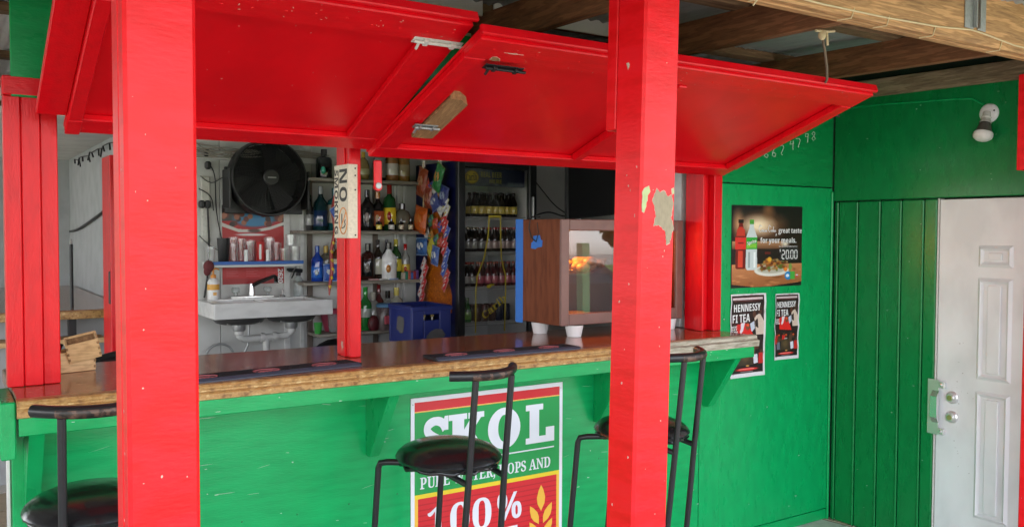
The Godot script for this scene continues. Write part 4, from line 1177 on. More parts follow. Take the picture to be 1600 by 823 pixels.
func build_meal_poster() -> void:
	var rs := RandomNumberGenerator.new()
	rs.seed = 3
	var p := Print.new(300, 234, Color(0.10, 0.07, 0.06))
	# blurred kitchen, table top, two bottles, plate of food
	p.fade(0, 0, 1, 0.62, Color(0.09, 0.07, 0.07), Color(0.20, 0.11, 0.07))
	p.blob(0.42, 0.24, 0.42, 0.22, Color(0.62, 0.42, 0.28), 0.9)
	p.blob(0.36, 0.24, 0.30, 0.16, Color(0.98, 0.90, 0.76), 0.8)
	p.blob(0.08, 0.22, 0.10, 0.22, Color(0.78, 0.58, 0.42), 0.9)
	p.blob(0.50, 0.05, 0.12, 0.14, Color(0.50, 0.34, 0.22), 0.9)
	p.fade(0, 0.44, 0.72, 0.53, Color(0.74, 0.56, 0.40), Color(0.42, 0.27, 0.18))
	p.blob(0.75, 0.47, 0.08, 0.05, Color(0.9, 0.85, 0.76), 0.8)
	p.fade(0, 0.53, 1, 0.72, Color(0.16, 0.10, 0.09), Color(0.12, 0.07, 0.06))
	p.rect(0.46, 0.57, 0.54, 0.60, Color(0.4, 0.12, 0.1))
	p.fade(0, 0.72, 1, 1.0, Color(0.78, 0.52, 0.34), Color(0.60, 0.36, 0.20))
	for k in 34:
		p.blob(rs.randf(), rs.randf_range(0.74, 1.0), rs.randf_range(0.03, 0.12), rs.randf_range(0.01, 0.03), Color(0.88, 0.62, 0.42) if k % 2 else Color(0.50, 0.29, 0.16), 0.9, 0.6)
	p.poly([0.0, 0.96, 0.3, 1.0, 0.0, 1.0], Color(0.10, 0.07, 0.06))
	p.poly([0.55, 1.0, 1.0, 0.955, 1.0, 1.0], Color(0.10, 0.07, 0.06))
	# dark bottle with red label
	p.poly([0.085, 0.17, 0.155, 0.17, 0.155, 0.215, 0.085, 0.215], Color(0.1, 0.06, 0.06))
	p.poly([0.095, 0.215, 0.145, 0.215, 0.155, 0.27, 0.185, 0.36, 0.185, 0.76, 0.165, 0.775, 0.07, 0.775, 0.05, 0.76, 0.05, 0.36, 0.085, 0.27], Color(0.45, 0.10, 0.08))
	p.poly([0.065, 0.30, 0.10, 0.26, 0.14, 0.26, 0.175, 0.30, 0.178, 0.37, 0.06, 0.37], Color(0.78, 0.22, 0.16))
	p.poly([0.085, 0.55, 0.15, 0.55, 0.15, 0.75, 0.085, 0.75], Color(0.84, 0.26, 0.18))
	p.poly([0.042, 0.39, 0.192, 0.39, 0.192, 0.535, 0.042, 0.535], Color(0.86, 0.20, 0.17))
	p.rect(0.08, 0.45, 0.16, 0.47, Color(0.55, 0.1, 0.1))
	# clear bottle with green label
	p.poly([0.24, 0.17, 0.30, 0.17, 0.30, 0.225, 0.24, 0.225], Color(0.30, 0.62, 0.22))
	p.poly([0.245, 0.225, 0.295, 0.225, 0.305, 0.28, 0.345, 0.38, 0.35, 0.76, 0.33, 0.79, 0.21, 0.79, 0.19, 0.76, 0.195, 0.38, 0.235, 0.28], Color(0.80, 0.84, 0.84))
	p.poly([0.225, 0.57, 0.25, 0.57, 0.25, 0.76, 0.225, 0.76], Color(0.60, 0.66, 0.66))
	p.poly([0.30, 0.57, 0.325, 0.57, 0.325, 0.76, 0.30, 0.76], Color(0.94, 0.96, 0.96))
	p.poly([0.193, 0.39, 0.348, 0.39, 0.348, 0.535, 0.193, 0.535], Color(0.18, 0.66, 0.22))
	p.poly([0.205, 0.475, 0.34, 0.465, 0.335, 0.515, 0.205, 0.52], Color(0.52, 0.78, 0.25))
	# plate
	p.blob(0.56, 0.80, 0.26, 0.075, Color(0.88, 0.87, 0.83), 0.08)
	p.blob(0.56, 0.785, 0.22, 0.055, Color(0.72, 0.70, 0.64), 0.15)
	for k in 90:
		var c: Color = [Color(0.55, 0.30, 0.12), Color(0.72, 0.45, 0.18), Color(0.36, 0.44, 0.16), Color(0.62, 0.52, 0.34), Color(0.40, 0.20, 0.10)][k % 5]
		p.blob(0.58 + rs.randf_range(-0.18, 0.2), 0.745 + rs.randf_range(-0.09, 0.055), rs.randf_range(0.015, 0.045), rs.randf_range(0.012, 0.03), c, 0.6)
	p.blob(0.525, 0.66, 0.035, 0.035, Color(0.90, 0.66, 0.20), 0.3)
	p.blob(0.76, 0.79, 0.03, 0.03, Color(0.92, 0.50, 0.18), 0.3)
	p.blob(0.83, 0.76, 0.03, 0.06, Color(0.50, 0.62, 0.30), 0.4)
	p.blob(0.80, 0.87, 0.055, 0.055, Color(0.16, 0.50, 0.78), 0.1)
	p.poly([0.83, 0.82, 0.90, 0.82, 0.90, 0.92, 0.83, 0.92], Color(0.30, 0.66, 0.26))
	p.blob(0.79, 0.87, 0.03, 0.025, Color(0.9, 0.95, 0.98), 0.3)
	p.rect(0.92, 0.86, 0.95, 0.88, Color(0.85, 0.85, 0.9))
	p.rect(0.92, 0.88, 0.95, 0.90, Color(0.8, 0.15, 0.2))
	p.speckle(0, 0, 1, 1, 0.03, rs)
	var g := thing("meal_poster", "square soft drink poster with two bottles and a plate of food", "poster", Vector3(-0.585, 1.674, 0.0025))
	part(g, "print", poster_sheet(0.59, 0.459, 0.002, 5), print_mat(p.tex(), 0.35))
	part(g, "backing", Shape.new().bb(Vector3(-0.297, -0.2315, -0.0015), Vector3(0.297, 0.2315, 0.0005), 0.0004), M.print_black)
	var zz := 0.0046
	letters(g, "great taste", 0.205, 0.037, look(Basis(), Vector3(0.188, 0.085, zz)), M.print_white, "Droid Sans", true, 0.0, "lettering", 0.0006)
	letters(g, ",", 0.008, 0.014, look(Basis(), Vector3(0.066, 0.066, zz)), M.print_white, "Droid Sans", true, 0.0, "lettering", 0.0006)
	letters(g, "for your meals.", 0.31, 0.042, look(Basis(), Vector3(0.088, 0.03, zz)), M.print_white, "Droid Sans", true, 0.0, "lettering", 0.0006)
	var sc := Shape.new()
	# flowing drink script drawn as strokes
	for st in [[[-0.055, 0.1], [-0.072, 0.11], [-0.082, 0.085], [-0.07, 0.07], [-0.055, 0.078]], [[-0.05, 0.082], [-0.058, 0.078], [-0.054, 0.07], [-0.046, 0.074], [-0.047, 0.083]], [[-0.036, 0.082], [-0.043, 0.076], [-0.037, 0.07], [-0.03, 0.074]], [[-0.02, 0.082], [-0.028, 0.076], [-0.023, 0.07], [-0.016, 0.08], [-0.014, 0.07]], [[-0.006, 0.086], [-0.002, 0.086]], [[0.02, 0.1], [0.004, 0.11], [-0.003, 0.085], [0.008, 0.07], [0.022, 0.078]], [[0.03, 0.082], [0.024, 0.076], [0.03, 0.07], [0.036, 0.077], [0.03, 0.082]], [[0.044, 0.1], [0.04, 0.085], [0.043, 0.07]], [[0.055, 0.082], [0.048, 0.076], [0.052, 0.07], [0.06, 0.08], [0.062, 0.07]]]:
		var pts := []
		for q in st:
			pts.append(Vector3(q[0] + 0.0, q[1] + 0.012, zz + 0.0004))
		sc.tube(pts, 0.0022, 5)
	part(g, "script", sc, M.print_white)
	letters(g, "$", 0.010, 0.017, look(Basis(), Vector3(0.103, -0.025, zz)), M.print_white, "Droid Sans", true, 0.0, "lettering", 0.0006)
	# price in seven-segment figures
	var seg := Shape.new()
	var shapes := {"2": [1, 1, 0, 1, 1, 0, 1], "0": [1, 1, 1, 1, 1, 1, 0]}
	var xs := [0.13, 0.165, 0.205, 0.24]
	var digits := "2000"
	for i in 4:
		var on: Array = shapes[digits[i]]
		var c := Vector3(xs[i], -0.048, zz)
		var hw := 0.011
		var hh := 0.024
		var spots := [[0, hh, 1], [hw, hh / 2, 0], [hw, -hh / 2, 0], [0, -hh, 1], [-hw, -hh / 2, 0], [-hw, hh / 2, 0], [0, 0, 1]]
		for k in 7:
			if on[k]:
				seg.box(c + Vector3(spots[k][0], spots[k][1], 0.0004), Vector3(0.017, 0.0055, 0.0006) if spots[k][2] else Vector3(0.0055, 0.020, 0.0006), 0.0)
	seg.box(Vector3(0.185, -0.07, zz + 0.0004), Vector3(0.005, 0.005, 0.0006), 0.0)
	part(g, "price_plate", Shape.new().bb(Vector3(0.10, -0.084, zz - 0.0005), Vector3(0.26, -0.008, zz), 0.0), M.print_black)
	part(g, "price", seg, M.print_white)
	letters(g, "Recommended price", 0.16, 0.010, look(Basis(), Vector3(0.172, -0.002, zz + 0.0002)), M.print_white, "Droid Sans", false, 0.0, "small_print", 0.0004)
	letters(g, "Sprite", 0.075, 0.026, look(Basis(Vector3(0, 0, 1), 0.2), Vector3(-0.137, 0.022, zz)), M.print_white, "Droid Sans", true, 0.0, "lettering", 0.0005)

func build_party_posters() -> void:
	var rs := RandomNumberGenerator.new()
	rs.seed = 9
	var p := Print.new(150, 250, Color(0.86, 0.85, 0.86))
	p.rect(0.03, 0.02, 0.955, 0.955, Color(0.16, 0.06, 0.07))
	for k in 60:
		p.blob(rs.randf_range(0.05, 0.94), rs.randf_range(0.03, 0.93), rs.randf_range(0.03, 0.12), rs.randf_range(0.02, 0.06), [Color(0.10, 0.03, 0.04), Color(0.30, 0.06, 0.07), Color(0.2, 0.12, 0.12)][k % 3], 0.8, 0.6)
	p.rect(0.05, 0.045, 0.92, 0.075, Color(0.82, 0.74, 0.75))
	p.rect(0.09, 0.085, 0.86, 0.092, Color(0.6, 0.3, 0.3))
	# guests: shirts, heads, hats
	p.poly([0.68, 0.28, 0.84, 0.24, 0.95, 0.34, 0.95, 0.50, 0.74, 0.50], Color(0.82, 0.74, 0.68))
	p.blob(0.84, 0.20, 0.06, 0.055, Color(0.30, 0.18, 0.13), 0.2)
	p.rect(0.79, 0.19, 0.90, 0.205, Color(0.05, 0.04, 0.04))
	p.poly([0.70, 0.33, 0.78, 0.30, 0.80, 0.42, 0.72, 0.40], Color(0.18, 0.12, 0.11))
	p.blob(0.68, 0.245, 0.055, 0.05, Color(0.36, 0.20, 0.15), 0.2)
	p.poly([0.56, 0.36, 0.68, 0.33, 0.70, 0.42, 0.60, 0.47], Color(0.76, 0.78, 0.84))
	p.poly([0.18, 0.42, 0.30, 0.34, 0.50, 0.36, 0.66, 0.50, 0.70, 0.56, 0.20, 0.54], Color(0.86, 0.12, 0.12))
	p.poly([0.30, 0.35, 0.42, 0.34, 0.36, 0.44, 0.30, 0.48, 0.27, 0.45], Color(0.88, 0.84, 0.86))
	p.blob(0.49, 0.39, 0.07, 0.05, Color(0.50, 0.28, 0.18), 0.2)
	p.blob(0.49, 0.375, 0.05, 0.02, Color(0.9, 0.3, 0.16), 0.3)
	p.blob(0.22, 0.40, 0.08, 0.05, Color(0.80, 0.12, 0.11), 0.2)
	for k in 9:
		var x := 0.08 + 0.10 * k
		var y := 0.60 + 0.045 * ((k * 7) % 3)
		p.poly([x - 0.06, y + 0.03, x + 0.06, y + 0.03, x + 0.075, y + 0.16, x - 0.07, y + 0.16], [Color(0.70, 0.10, 0.10), Color(0.10, 0.08, 0.09), Color(0.80, 0.78, 0.80), Color(0.34, 0.22, 0.16), Color(0.75, 0.13, 0.12)][(k * 3) % 5])
		p.blob(x, y, 0.045, 0.035, Color(0.34, 0.20, 0.14), 0.25)
		p.blob(x, y - 0.02, 0.05, 0.016, [Color(0.1, 0.08, 0.08), Color(0.8, 0.3, 0.1), Color(0.15, 0.1, 0.08)][k % 3], 0.3)
	p.poly([0.28, 0.70, 0.62, 0.68, 0.66, 0.86, 0.25, 0.86], Color(0.24, 0.19, 0.13))
	p.blob(0.45, 0.76, 0.16, 0.08, Color(0.36, 0.28, 0.18), 0.6)
	p.poly([0.66, 0.74, 0.78, 0.73, 0.80, 0.84, 0.68, 0.85], Color(0.84, 0.84, 0.88))
	p.poly([0.10, 0.74, 0.22, 0.73, 0.24, 0.84, 0.10, 0.85], Color(0.40, 0.42, 0.48))
	p.rect(0.04, 0.86, 0.94, 0.95, Color(0.10, 0.05, 0.06))
	p.blob(0.5, 0.865, 0.07, 0.012, Color(0.8, 0.6, 0.3), 0.5)
	p.blob(0.48, 0.905, 0.38, 0.022, Color(0.84, 0.14, 0.13), 0.3)
	p.rect(0.25, 0.90, 0.70, 0.908, Color(0.9, 0.6, 0.58))
	p.rect(0.30, 0.935, 0.66, 0.945, Color(0.55, 0.5, 0.52))
	p.speckle(0, 0, 1, 1, 0.05, rs)
	var m := print_mat(p.tex(), 0.45)
	var spots := [[-0.74, 1.173, 0.285, 0.47, 0.0, "larger party poster partly hidden by the end of the counter", 21], [-0.411, 1.206, 0.212, 0.385, -0.01, "smaller crooked party poster hung free on the green wall", 33]]
	for q in spots:
		var g := thing("party_poster", q[5], "poster", Vector3(q[0], q[1], 0.001), "red and black party posters on the green wall")
		g.rotation.z = q[4]
		var w: float = q[2]
		var h: float = q[3]
		part(g, "print", poster_sheet(w, h, 0.004, q[6], [1]), m)
		for t in [["HENNESSY", 0.76, 0.088, 0.47, 0.165], ["FI TEA", 0.49, 0.095, 0.30, 0.29], ["NEXT", 0.15, 0.022, 0.11, 0.39], ["SAT", 0.15, 0.022, 0.11, 0.42], ["9 PM", 0.15, 0.022, 0.12, 0.45]]:
			letters(g, t[0], t[1] * w, t[2] * h, look(Basis(Vector3(0, 0, 1), 0.015), Vector3((t[3] - 0.5) * w, (0.5 - t[4]) * h, 0.0042)), M.print_white, "Droid Sans", true, 0.0, "lettering", 0.0008)

func build_lamp() -> void:
	var l := thing("wall_lamp", "white porcelain lamp holder with a dim bulb over the door", "lamp", Vector3(0, 2.372, 0.938))
	var out := Basis(Vector3(0, 1, 0), Vector3(-1, 0, 0), Vector3(0, 0, 1))
	part(l, "ceiling_rose", Shape.new().lathe([Vector2(0.062, 0.0), Vector2(0.062, 0.008), Vector2(0.052, 0.02), Vector2(0.03, 0.026), Vector2(0, 0.026)], V, 28, out), M.white_plastic)
	var d := Vector3(-0.35, -1, 0.02).normalized()
	var side := d.cross(Vector3(0, 0, 1)).normalized()
	var b := Basis(side, d, side.cross(d))
	part(l, "socket", Shape.new().lathe([Vector2(0, -0.01), Vector2(0.024, -0.01), Vector2(0.026, 0.02), Vector2(0.031, 0.024), Vector2(0.031, 0.03), Vector2(0.027, 0.036), Vector2(0.03, 0.055), Vector2(0.036, 0.06), Vector2(0.036, 0.066)], Vector3(-0.026, -0.005, 0), 24, b), M.dirty_white)
	part(l, "bulb_neck", Shape.new().lathe([Vector2(0.03, 0.066), Vector2(0.036, 0.078), Vector2(0.045, 0.115), Vector2(0.057, 0.135)], Vector3(-0.026, -0.005, 0), 24, b), mat(lin(0.10, 0.09, 0.075), 0.5))
	part(l, "bulb", Shape.new().lathe([Vector2(0.0572, 0.135), Vector2(0.06, 0.15), Vector2(0.056, 0.166), Vector2(0.04, 0.18), Vector2(0.018, 0.188), Vector2(0, 0.19)], Vector3(-0.026, -0.005, 0), 28, b), M.bulb)
	l.scale = Vector3.ONE * 0.8
	part(l, "screw", Shape.new().ball(Vector3(-0.022, 0.012, 0.042), Vector3(0.004, 0.006, 0.006)), M.black)
	var c := thing("lamp_cable", "green painted cable clipped along the top of the green side wall", "cable", Vector3(0, 2.45, 0.5))
	part(c, "cable", Shape.new().tube([Vector3(-0.004, 0.045, -0.49), Vector3(-0.004, 0.042, -0.2), Vector3(-0.004, 0.028, 0.05), Vector3(-0.004, 0.018, 0.25), Vector3(-0.004, 0.008, 0.35), Vector3(-0.006, -0.03, 0.41)], 0.006, 6), M.green_up)

func build_fan() -> void:
	var f := thing("wall_fan", "large black round fan mounted on the back wall above the sink", "fan", Vector3(-2.755, 2.095, -2.25))
	part(f, "stand_panel", Shape.new().bb(Vector3(-0.25, -0.23, -0.13), Vector3(0.265, 0.07, -0.10), 0.004).bb(Vector3(-0.26, -0.20, -0.13), Vector3(-0.245, 0.05, 0.03), 0.003).bb(Vector3(0.255, -0.20, -0.13), Vector3(0.27, 0.05, 0.03), 0.003), M.black)
	var front := Basis(Vector3.RIGHT, Vector3(0, 0, 1), Vector3.DOWN)
	part(f, "back_guard", Shape.new().lathe([Vector2(0.0, -0.096), Vector2(0.222, -0.096), Vector2(0.222, -0.092), Vector2(0.0, -0.092)], V, 40, front), M.black)
	part(f, "drum", Shape.new().lathe([Vector2(0.225, -0.1), Vector2(0.247, -0.09), Vector2(0.25, 0.03), Vector2(0.243, 0.042), Vector2(0.236, 0.042), Vector2(0.236, -0.05), Vector2(0.225, -0.1)], V, 48, front), M.black)
	var g := Shape.new()
	for k in 20:
		var r := 0.045 + k * 0.0100
		var pts := []
		for i in 40:
			pts.append(Vector3(cos(TAU * i / 40) * r, sin(TAU * i / 40) * r, 0.062 - 0.022 * pow(r / 0.24, 2)))
		g.tube(pts, 0.0014, 4, true)
	for i in 40:
		var t := TAU * i / 40
		var pts := []
		for k in 5:
			var r := 0.042 + 0.05 * k
			pts.append(Vector3(cos(t + 0.10 * k) * r, sin(t + 0.10 * k) * r, 0.063 - 0.022 * pow(r / 0.24, 2)))
		g.tube(pts, 0.0014, 4)
	part(f, "grille", g, M.black)
	var hub := part(f, "hub_cap", Shape.new().lathe([Vector2(0.052, 0.05), Vector2(0.052, 0.068), Vector2(0.046, 0.074), Vector2(0, 0.075)], V, 28, front), mat(lin(0.03, 0.03, 0.03), 0.5))
	part(hub, "badge", Shape.new().box(Vector3(0, 0, 0.076), Vector3(0.055, 0.008, 0.001), 0.0), mat(lin(0.35, 0.35, 0.35), 0.4))
	for k in 5:
		var t := TAU * k / 5 + 0.3
		var bl := Shape.new()
		var poly := PackedVector2Array([Vector2(0.045, -0.03), Vector2(0.21, -0.075), Vector2(0.222, 0.0), Vector2(0.2, 0.06), Vector2(0.045, 0.03)])
		bl.prism(poly, Transform3D(Basis(Vector3(0, 0, 1), t) * Basis(Vector3(1, 0, 0), 0.35), Vector3(0, 0, -0.01)), 0.004)
		part(f, "blade", bl, M.black)

func build_sink() -> void:
	var s := thing("double_sink", "steel double sink set in a white board frame under the glasses", "sink", Vector3(-2.79, 1.3, -2.2))
	var o := Vector3(2.79, -1.3, 2.2)
	part(s, "front_board", Shape.new().bb(Vector3(-3.168, 1.212, -2.018) + o, Vector3(-2.415, 1.308, -2.0) + o, 0.003), M.white_board)
	part(s, "side_board", Shape.new().bb(Vector3(-3.168, 1.212, -2.41) + o, Vector3(-3.15, 1.306, -2.019) + o, 0.003), M.white_board)
	part(s, "side_board", Shape.new().bb(Vector3(-2.433, 1.212, -2.41) + o, Vector3(-2.415, 1.306, -2.019) + o, 0.003), M.white_board)
	# deck with two open bowls
	var deck := Shape.new()
	var xs := [-3.15, -3.10, -2.83, -2.76, -2.49, -2.433]
	var zs := [-2.41, -2.33, -2.07, -2.019]
	for i in 5:
		for j in 3:
			if j == 1 and (i == 1 or i == 3):
				continue
			deck.bb(Vector3(xs[i], 1.302, zs[j]) + o, Vector3(xs[i + 1], 1.309, zs[j + 1]) + o, 0.0)
	part(s, "deck", deck, M.steel)
	for i in [1, 3]:
		var x0: float = xs[i]
		var x1: float = xs[i + 1]
		var bowl := Shape.new()
		var prof := []
		var a := Vector3(x0, 1.305, zs[1]) + o
		var b := Vector3(x1, 1.305, zs[2]) + o
		var r := 0.035
		var lo := 0.138
		bowl.quad(Vector3(a.x, a.y, a.z), Vector3(b.x, a.y, a.z), Vector3(b.x - r, a.y - lo, a.z + r), Vector3(a.x + r, a.y - lo, a.z + r))
		bowl.quad(Vector3(a.x, a.y, b.z), Vector3(a.x + r, a.y - lo, b.z - r), Vector3(b.x - r, a.y - lo, b.z - r), Vector3(b.x, a.y, b.z))
		bowl.quad(Vector3(a.x, a.y, a.z), Vector3(a.x + r, a.y - lo, a.z + r), Vector3(a.x + r, a.y - lo, b.z - r), Vector3(a.x, a.y, b.z))
		bowl.quad(Vector3(b.x, a.y, a.z), Vector3(b.x, a.y, b.z), Vector3(b.x - r, a.y - lo, b.z - r), Vector3(b.x - r, a.y - lo, a.z + r))
		bowl.quad(Vector3(a.x + r, a.y - lo, a.z + r), Vector3(b.x - r, a.y - lo, a.z + r), Vector3(b.x - r, a.y - lo, b.z - r), Vector3(a.x + r, a.y - lo, b.z - r))
		var bo := part(s, "bowl", bowl, M.steel)
		part(bo, "bowl_underside", Shape.new().lathe([Vector2(0.0, 1.162), Vector2(0.11, 1.162), Vector2(0.145, 1.172), Vector2(0.162, 1.195), Vector2(0.165, 1.215)], Vector3((x0 + x1) * 0.5, 0, -2.2) + o, 24, Basis(), Vector2(1.0, 0.9)), mat(lin(0.04, 0.04, 0.04), 0.4))
		part(bo, "drain", Shape.new().lathe([Vector2(0, 1.115), Vector2(0.035, 1.115), Vector2(0.04, 1.125), Vector2(0.04, 1.162)], Vector3((x0 + x1) * 0.5, 0, -2.2) + o, 16), M.galv)
	var xa := -2.965
	var xb := -2.625
	part(s, "waste_pipe", Shape.new().tube([Vector3(xa, 1.12, -2.2) + o, Vector3(xa, 1.085, -2.2) + o, Vector3(xa + 0.03, 1.06, -2.2) + o, Vector3(xb - 0.03, 1.07, -2.2) + o, Vector3(xb, 1.09, -2.2) + o, Vector3(xb, 1.12, -2.2) + o], 0.022, 12).tube([Vector3(-2.79, 1.065, -2.2) + o, Vector3(-2.79, 0.8, -2.2) + o, Vector3(-2.79, 0.72, -2.3) + o, Vector3(-2.79, 0.72, -2.41) + o], 0.022, 12), M.pvc)
	for x: float in [xa, xb, -2.83, -2.75]:
		part(s, "pipe_nut", Shape.new().lathe([Vector2(0.024, 0), Vector2(0.03, 0.003), Vector2(0.03, 0.027), Vector2(0.024, 0.03)], Vector3(x, 1.09, -2.2) + o if x == xa or x == xb else Vector3(x, 1.066, -2.2) + o, 12, Basis() if x == xa or x == xb else Basis(Vector3(0, 1, 0), Vector3(1, 0, 0), Vector3(0, 0, -1))), M.pvc)
	var pipe_wall := []
	for k in 12:
		pipe_wall.append(Vector3(-3.04 + 0.09 * cos(k * 0.4), 0.93 + 0.09 * sin(k * 0.4), -2.38) + o)
	part(s, "supply_hose", Shape.new().tube(pipe_wall, 0.008, 6).tube([Vector3(-2.84, 1.28, -2.38) + o, Vector3(-2.86, 1.0, -2.37) + o, Vector3(-2.93, 0.85, -2.38) + o], 0.008, 6), M.galv)
	var f := part(s, "tap", Shape.new().bb(Vector3(-2.98, 1.309, -2.385) + o, Vector3(-2.69, 1.33, -2.335) + o, 0.006).lathe([Vector2(0.024, 0), Vector2(0.022, 0.04), Vector2(0.018, 0.075), Vector2(0, 0.08)], Vector3(-2.835, 1.33, -2.36) + o, 16), M.chrome)
	part(f, "spout", Shape.new().tube([Vector3(-2.835, 1.39, -2.36) + o, Vector3(-2.80, 1.42, -2.30) + o, Vector3(-2.755, 1.462, -2.14) + o, Vector3(-2.752, 1.458, -2.12) + o, Vector3(-2.752, 1.42, -2.115) + o], [0.014, 0.014, 0.012, 0.012, 0.013], 12), mat(lin(0.06, 0.06, 0.06), 0.15, {"metal": 0.9}))
	for x: float in [-2.94, -2.73]:
		part(f, "tap_handle", Shape.new().lathe([Vector2(0.012, 0), Vector2(0.012, 0.015), Vector2(0.026, 0.02), Vector2(0.028, 0.045), Vector2(0.022, 0.055), Vector2(0, 0.056)], Vector3(x, 1.33, -2.36) + o, 12), M.clear_smoke)
	part(s, "side_spray", Shape.new().lathe([Vector2(0.022, 0), Vector2(0.02, 0.01), Vector2(0.01, 0.02), Vector2(0.012, 0.05), Vector2(0, 0.055)], Vector3(-2.63, 1.309, -2.36) + o, 12), M.chrome)
	var b := thing("soap_bottle", "white soap pump bottle with orange cap standing on the sink", "soap bottle", Vector3(-3.09, 1.31, -2.33))
	part(b, "body", Shape.new().lathe([Vector2(0, 0), Vector2(0.034, 0), Vector2(0.037, 0.006), Vector2(0.037, 0.115), Vector2(0.03, 0.13), Vector2(0.014, 0.138), Vector2(0.014, 0.145)], V, 20), M.white_plastic)
	part(b, "label", Shape.new().lathe([Vector2(0.0374, 0.065), Vector2(0.0376, 0.066), Vector2(0.0376, 0.10), Vector2(0.0374, 0.101)], V, 20).box(Vector3(0, 0.04, 0.0375), Vector3(0.022, 0.02, 0.001), 0.0), mat(lin(0.70, 0.36, 0.06), 0.4))
	part(b, "pump", Shape.new().lathe([Vector2(0.017, 0.14), Vector2(0.017, 0.16), Vector2(0.006, 0.165), Vector2(0.006, 0.19), Vector2(0.012, 0.193), Vector2(0.012, 0.205), Vector2(0, 0.207)], V, 14).tube([Vector3(0, 0.2, 0), Vector3(0.02, 0.2, 0.02), Vector3(0.028, 0.194, 0.028)], 0.005, 8), mat(lin(0.72, 0.26, 0.03), 0.4))
	var c := thing("spray_bottle", "clear spray bottle with black trigger at the corner of the sink", "spray bottle", Vector3(-2.525, 1.31, -2.34))
	part(c, "body", Shape.new().lathe([Vector2(0, 0), Vector2(0.034, 0), Vector2(0.036, 0.006), Vector2(0.034, 0.08), Vector2(0.036, 0.10), Vector2(0.024, 0.125), Vector2(0.012, 0.14), Vector2(0.012, 0.15)], V, 18), M.clear_smoke)
	part(c, "trigger", Shape.new().lathe([Vector2(0.016, 0.14), Vector2(0.016, 0.16), Vector2(0, 0.162)], V, 12).beam(Vector3(-0.075, 0.182, 0.02), Vector3(0.03, 0.172, -0.01), 0.022, 0.026, Vector3.UP, 0.005).tube([Vector3(-0.03, 0.172, 0.008), Vector3(-0.04, 0.145, 0.01), Vector3(-0.052, 0.125, 0.012)], 0.005, 6).tube([Vector3(-0.07, 0.182, 0.02), Vector3(-0.085, 0.186, 0.025)], 0.009, 8), M.black)

func cup(called: String, label: String, at: Vector3, h: float, r0: float, r1: float, m: Material, cat := "glass", group := "drinking glasses on the blue edged shelf") -> Node3D:
	var g := thing(called, label, cat, at, group)
	part(g, "body", Shape.new().lathe([Vector2(0, 0.0), Vector2(r0 * 0.9, 0.0), Vector2(r0, 0.004), Vector2(r1, h), Vector2(r1 - 0.0025, h), Vector2(r0 - 0.002, 0.01), Vector2(0, 0.009)], V, 18), m)
	return g

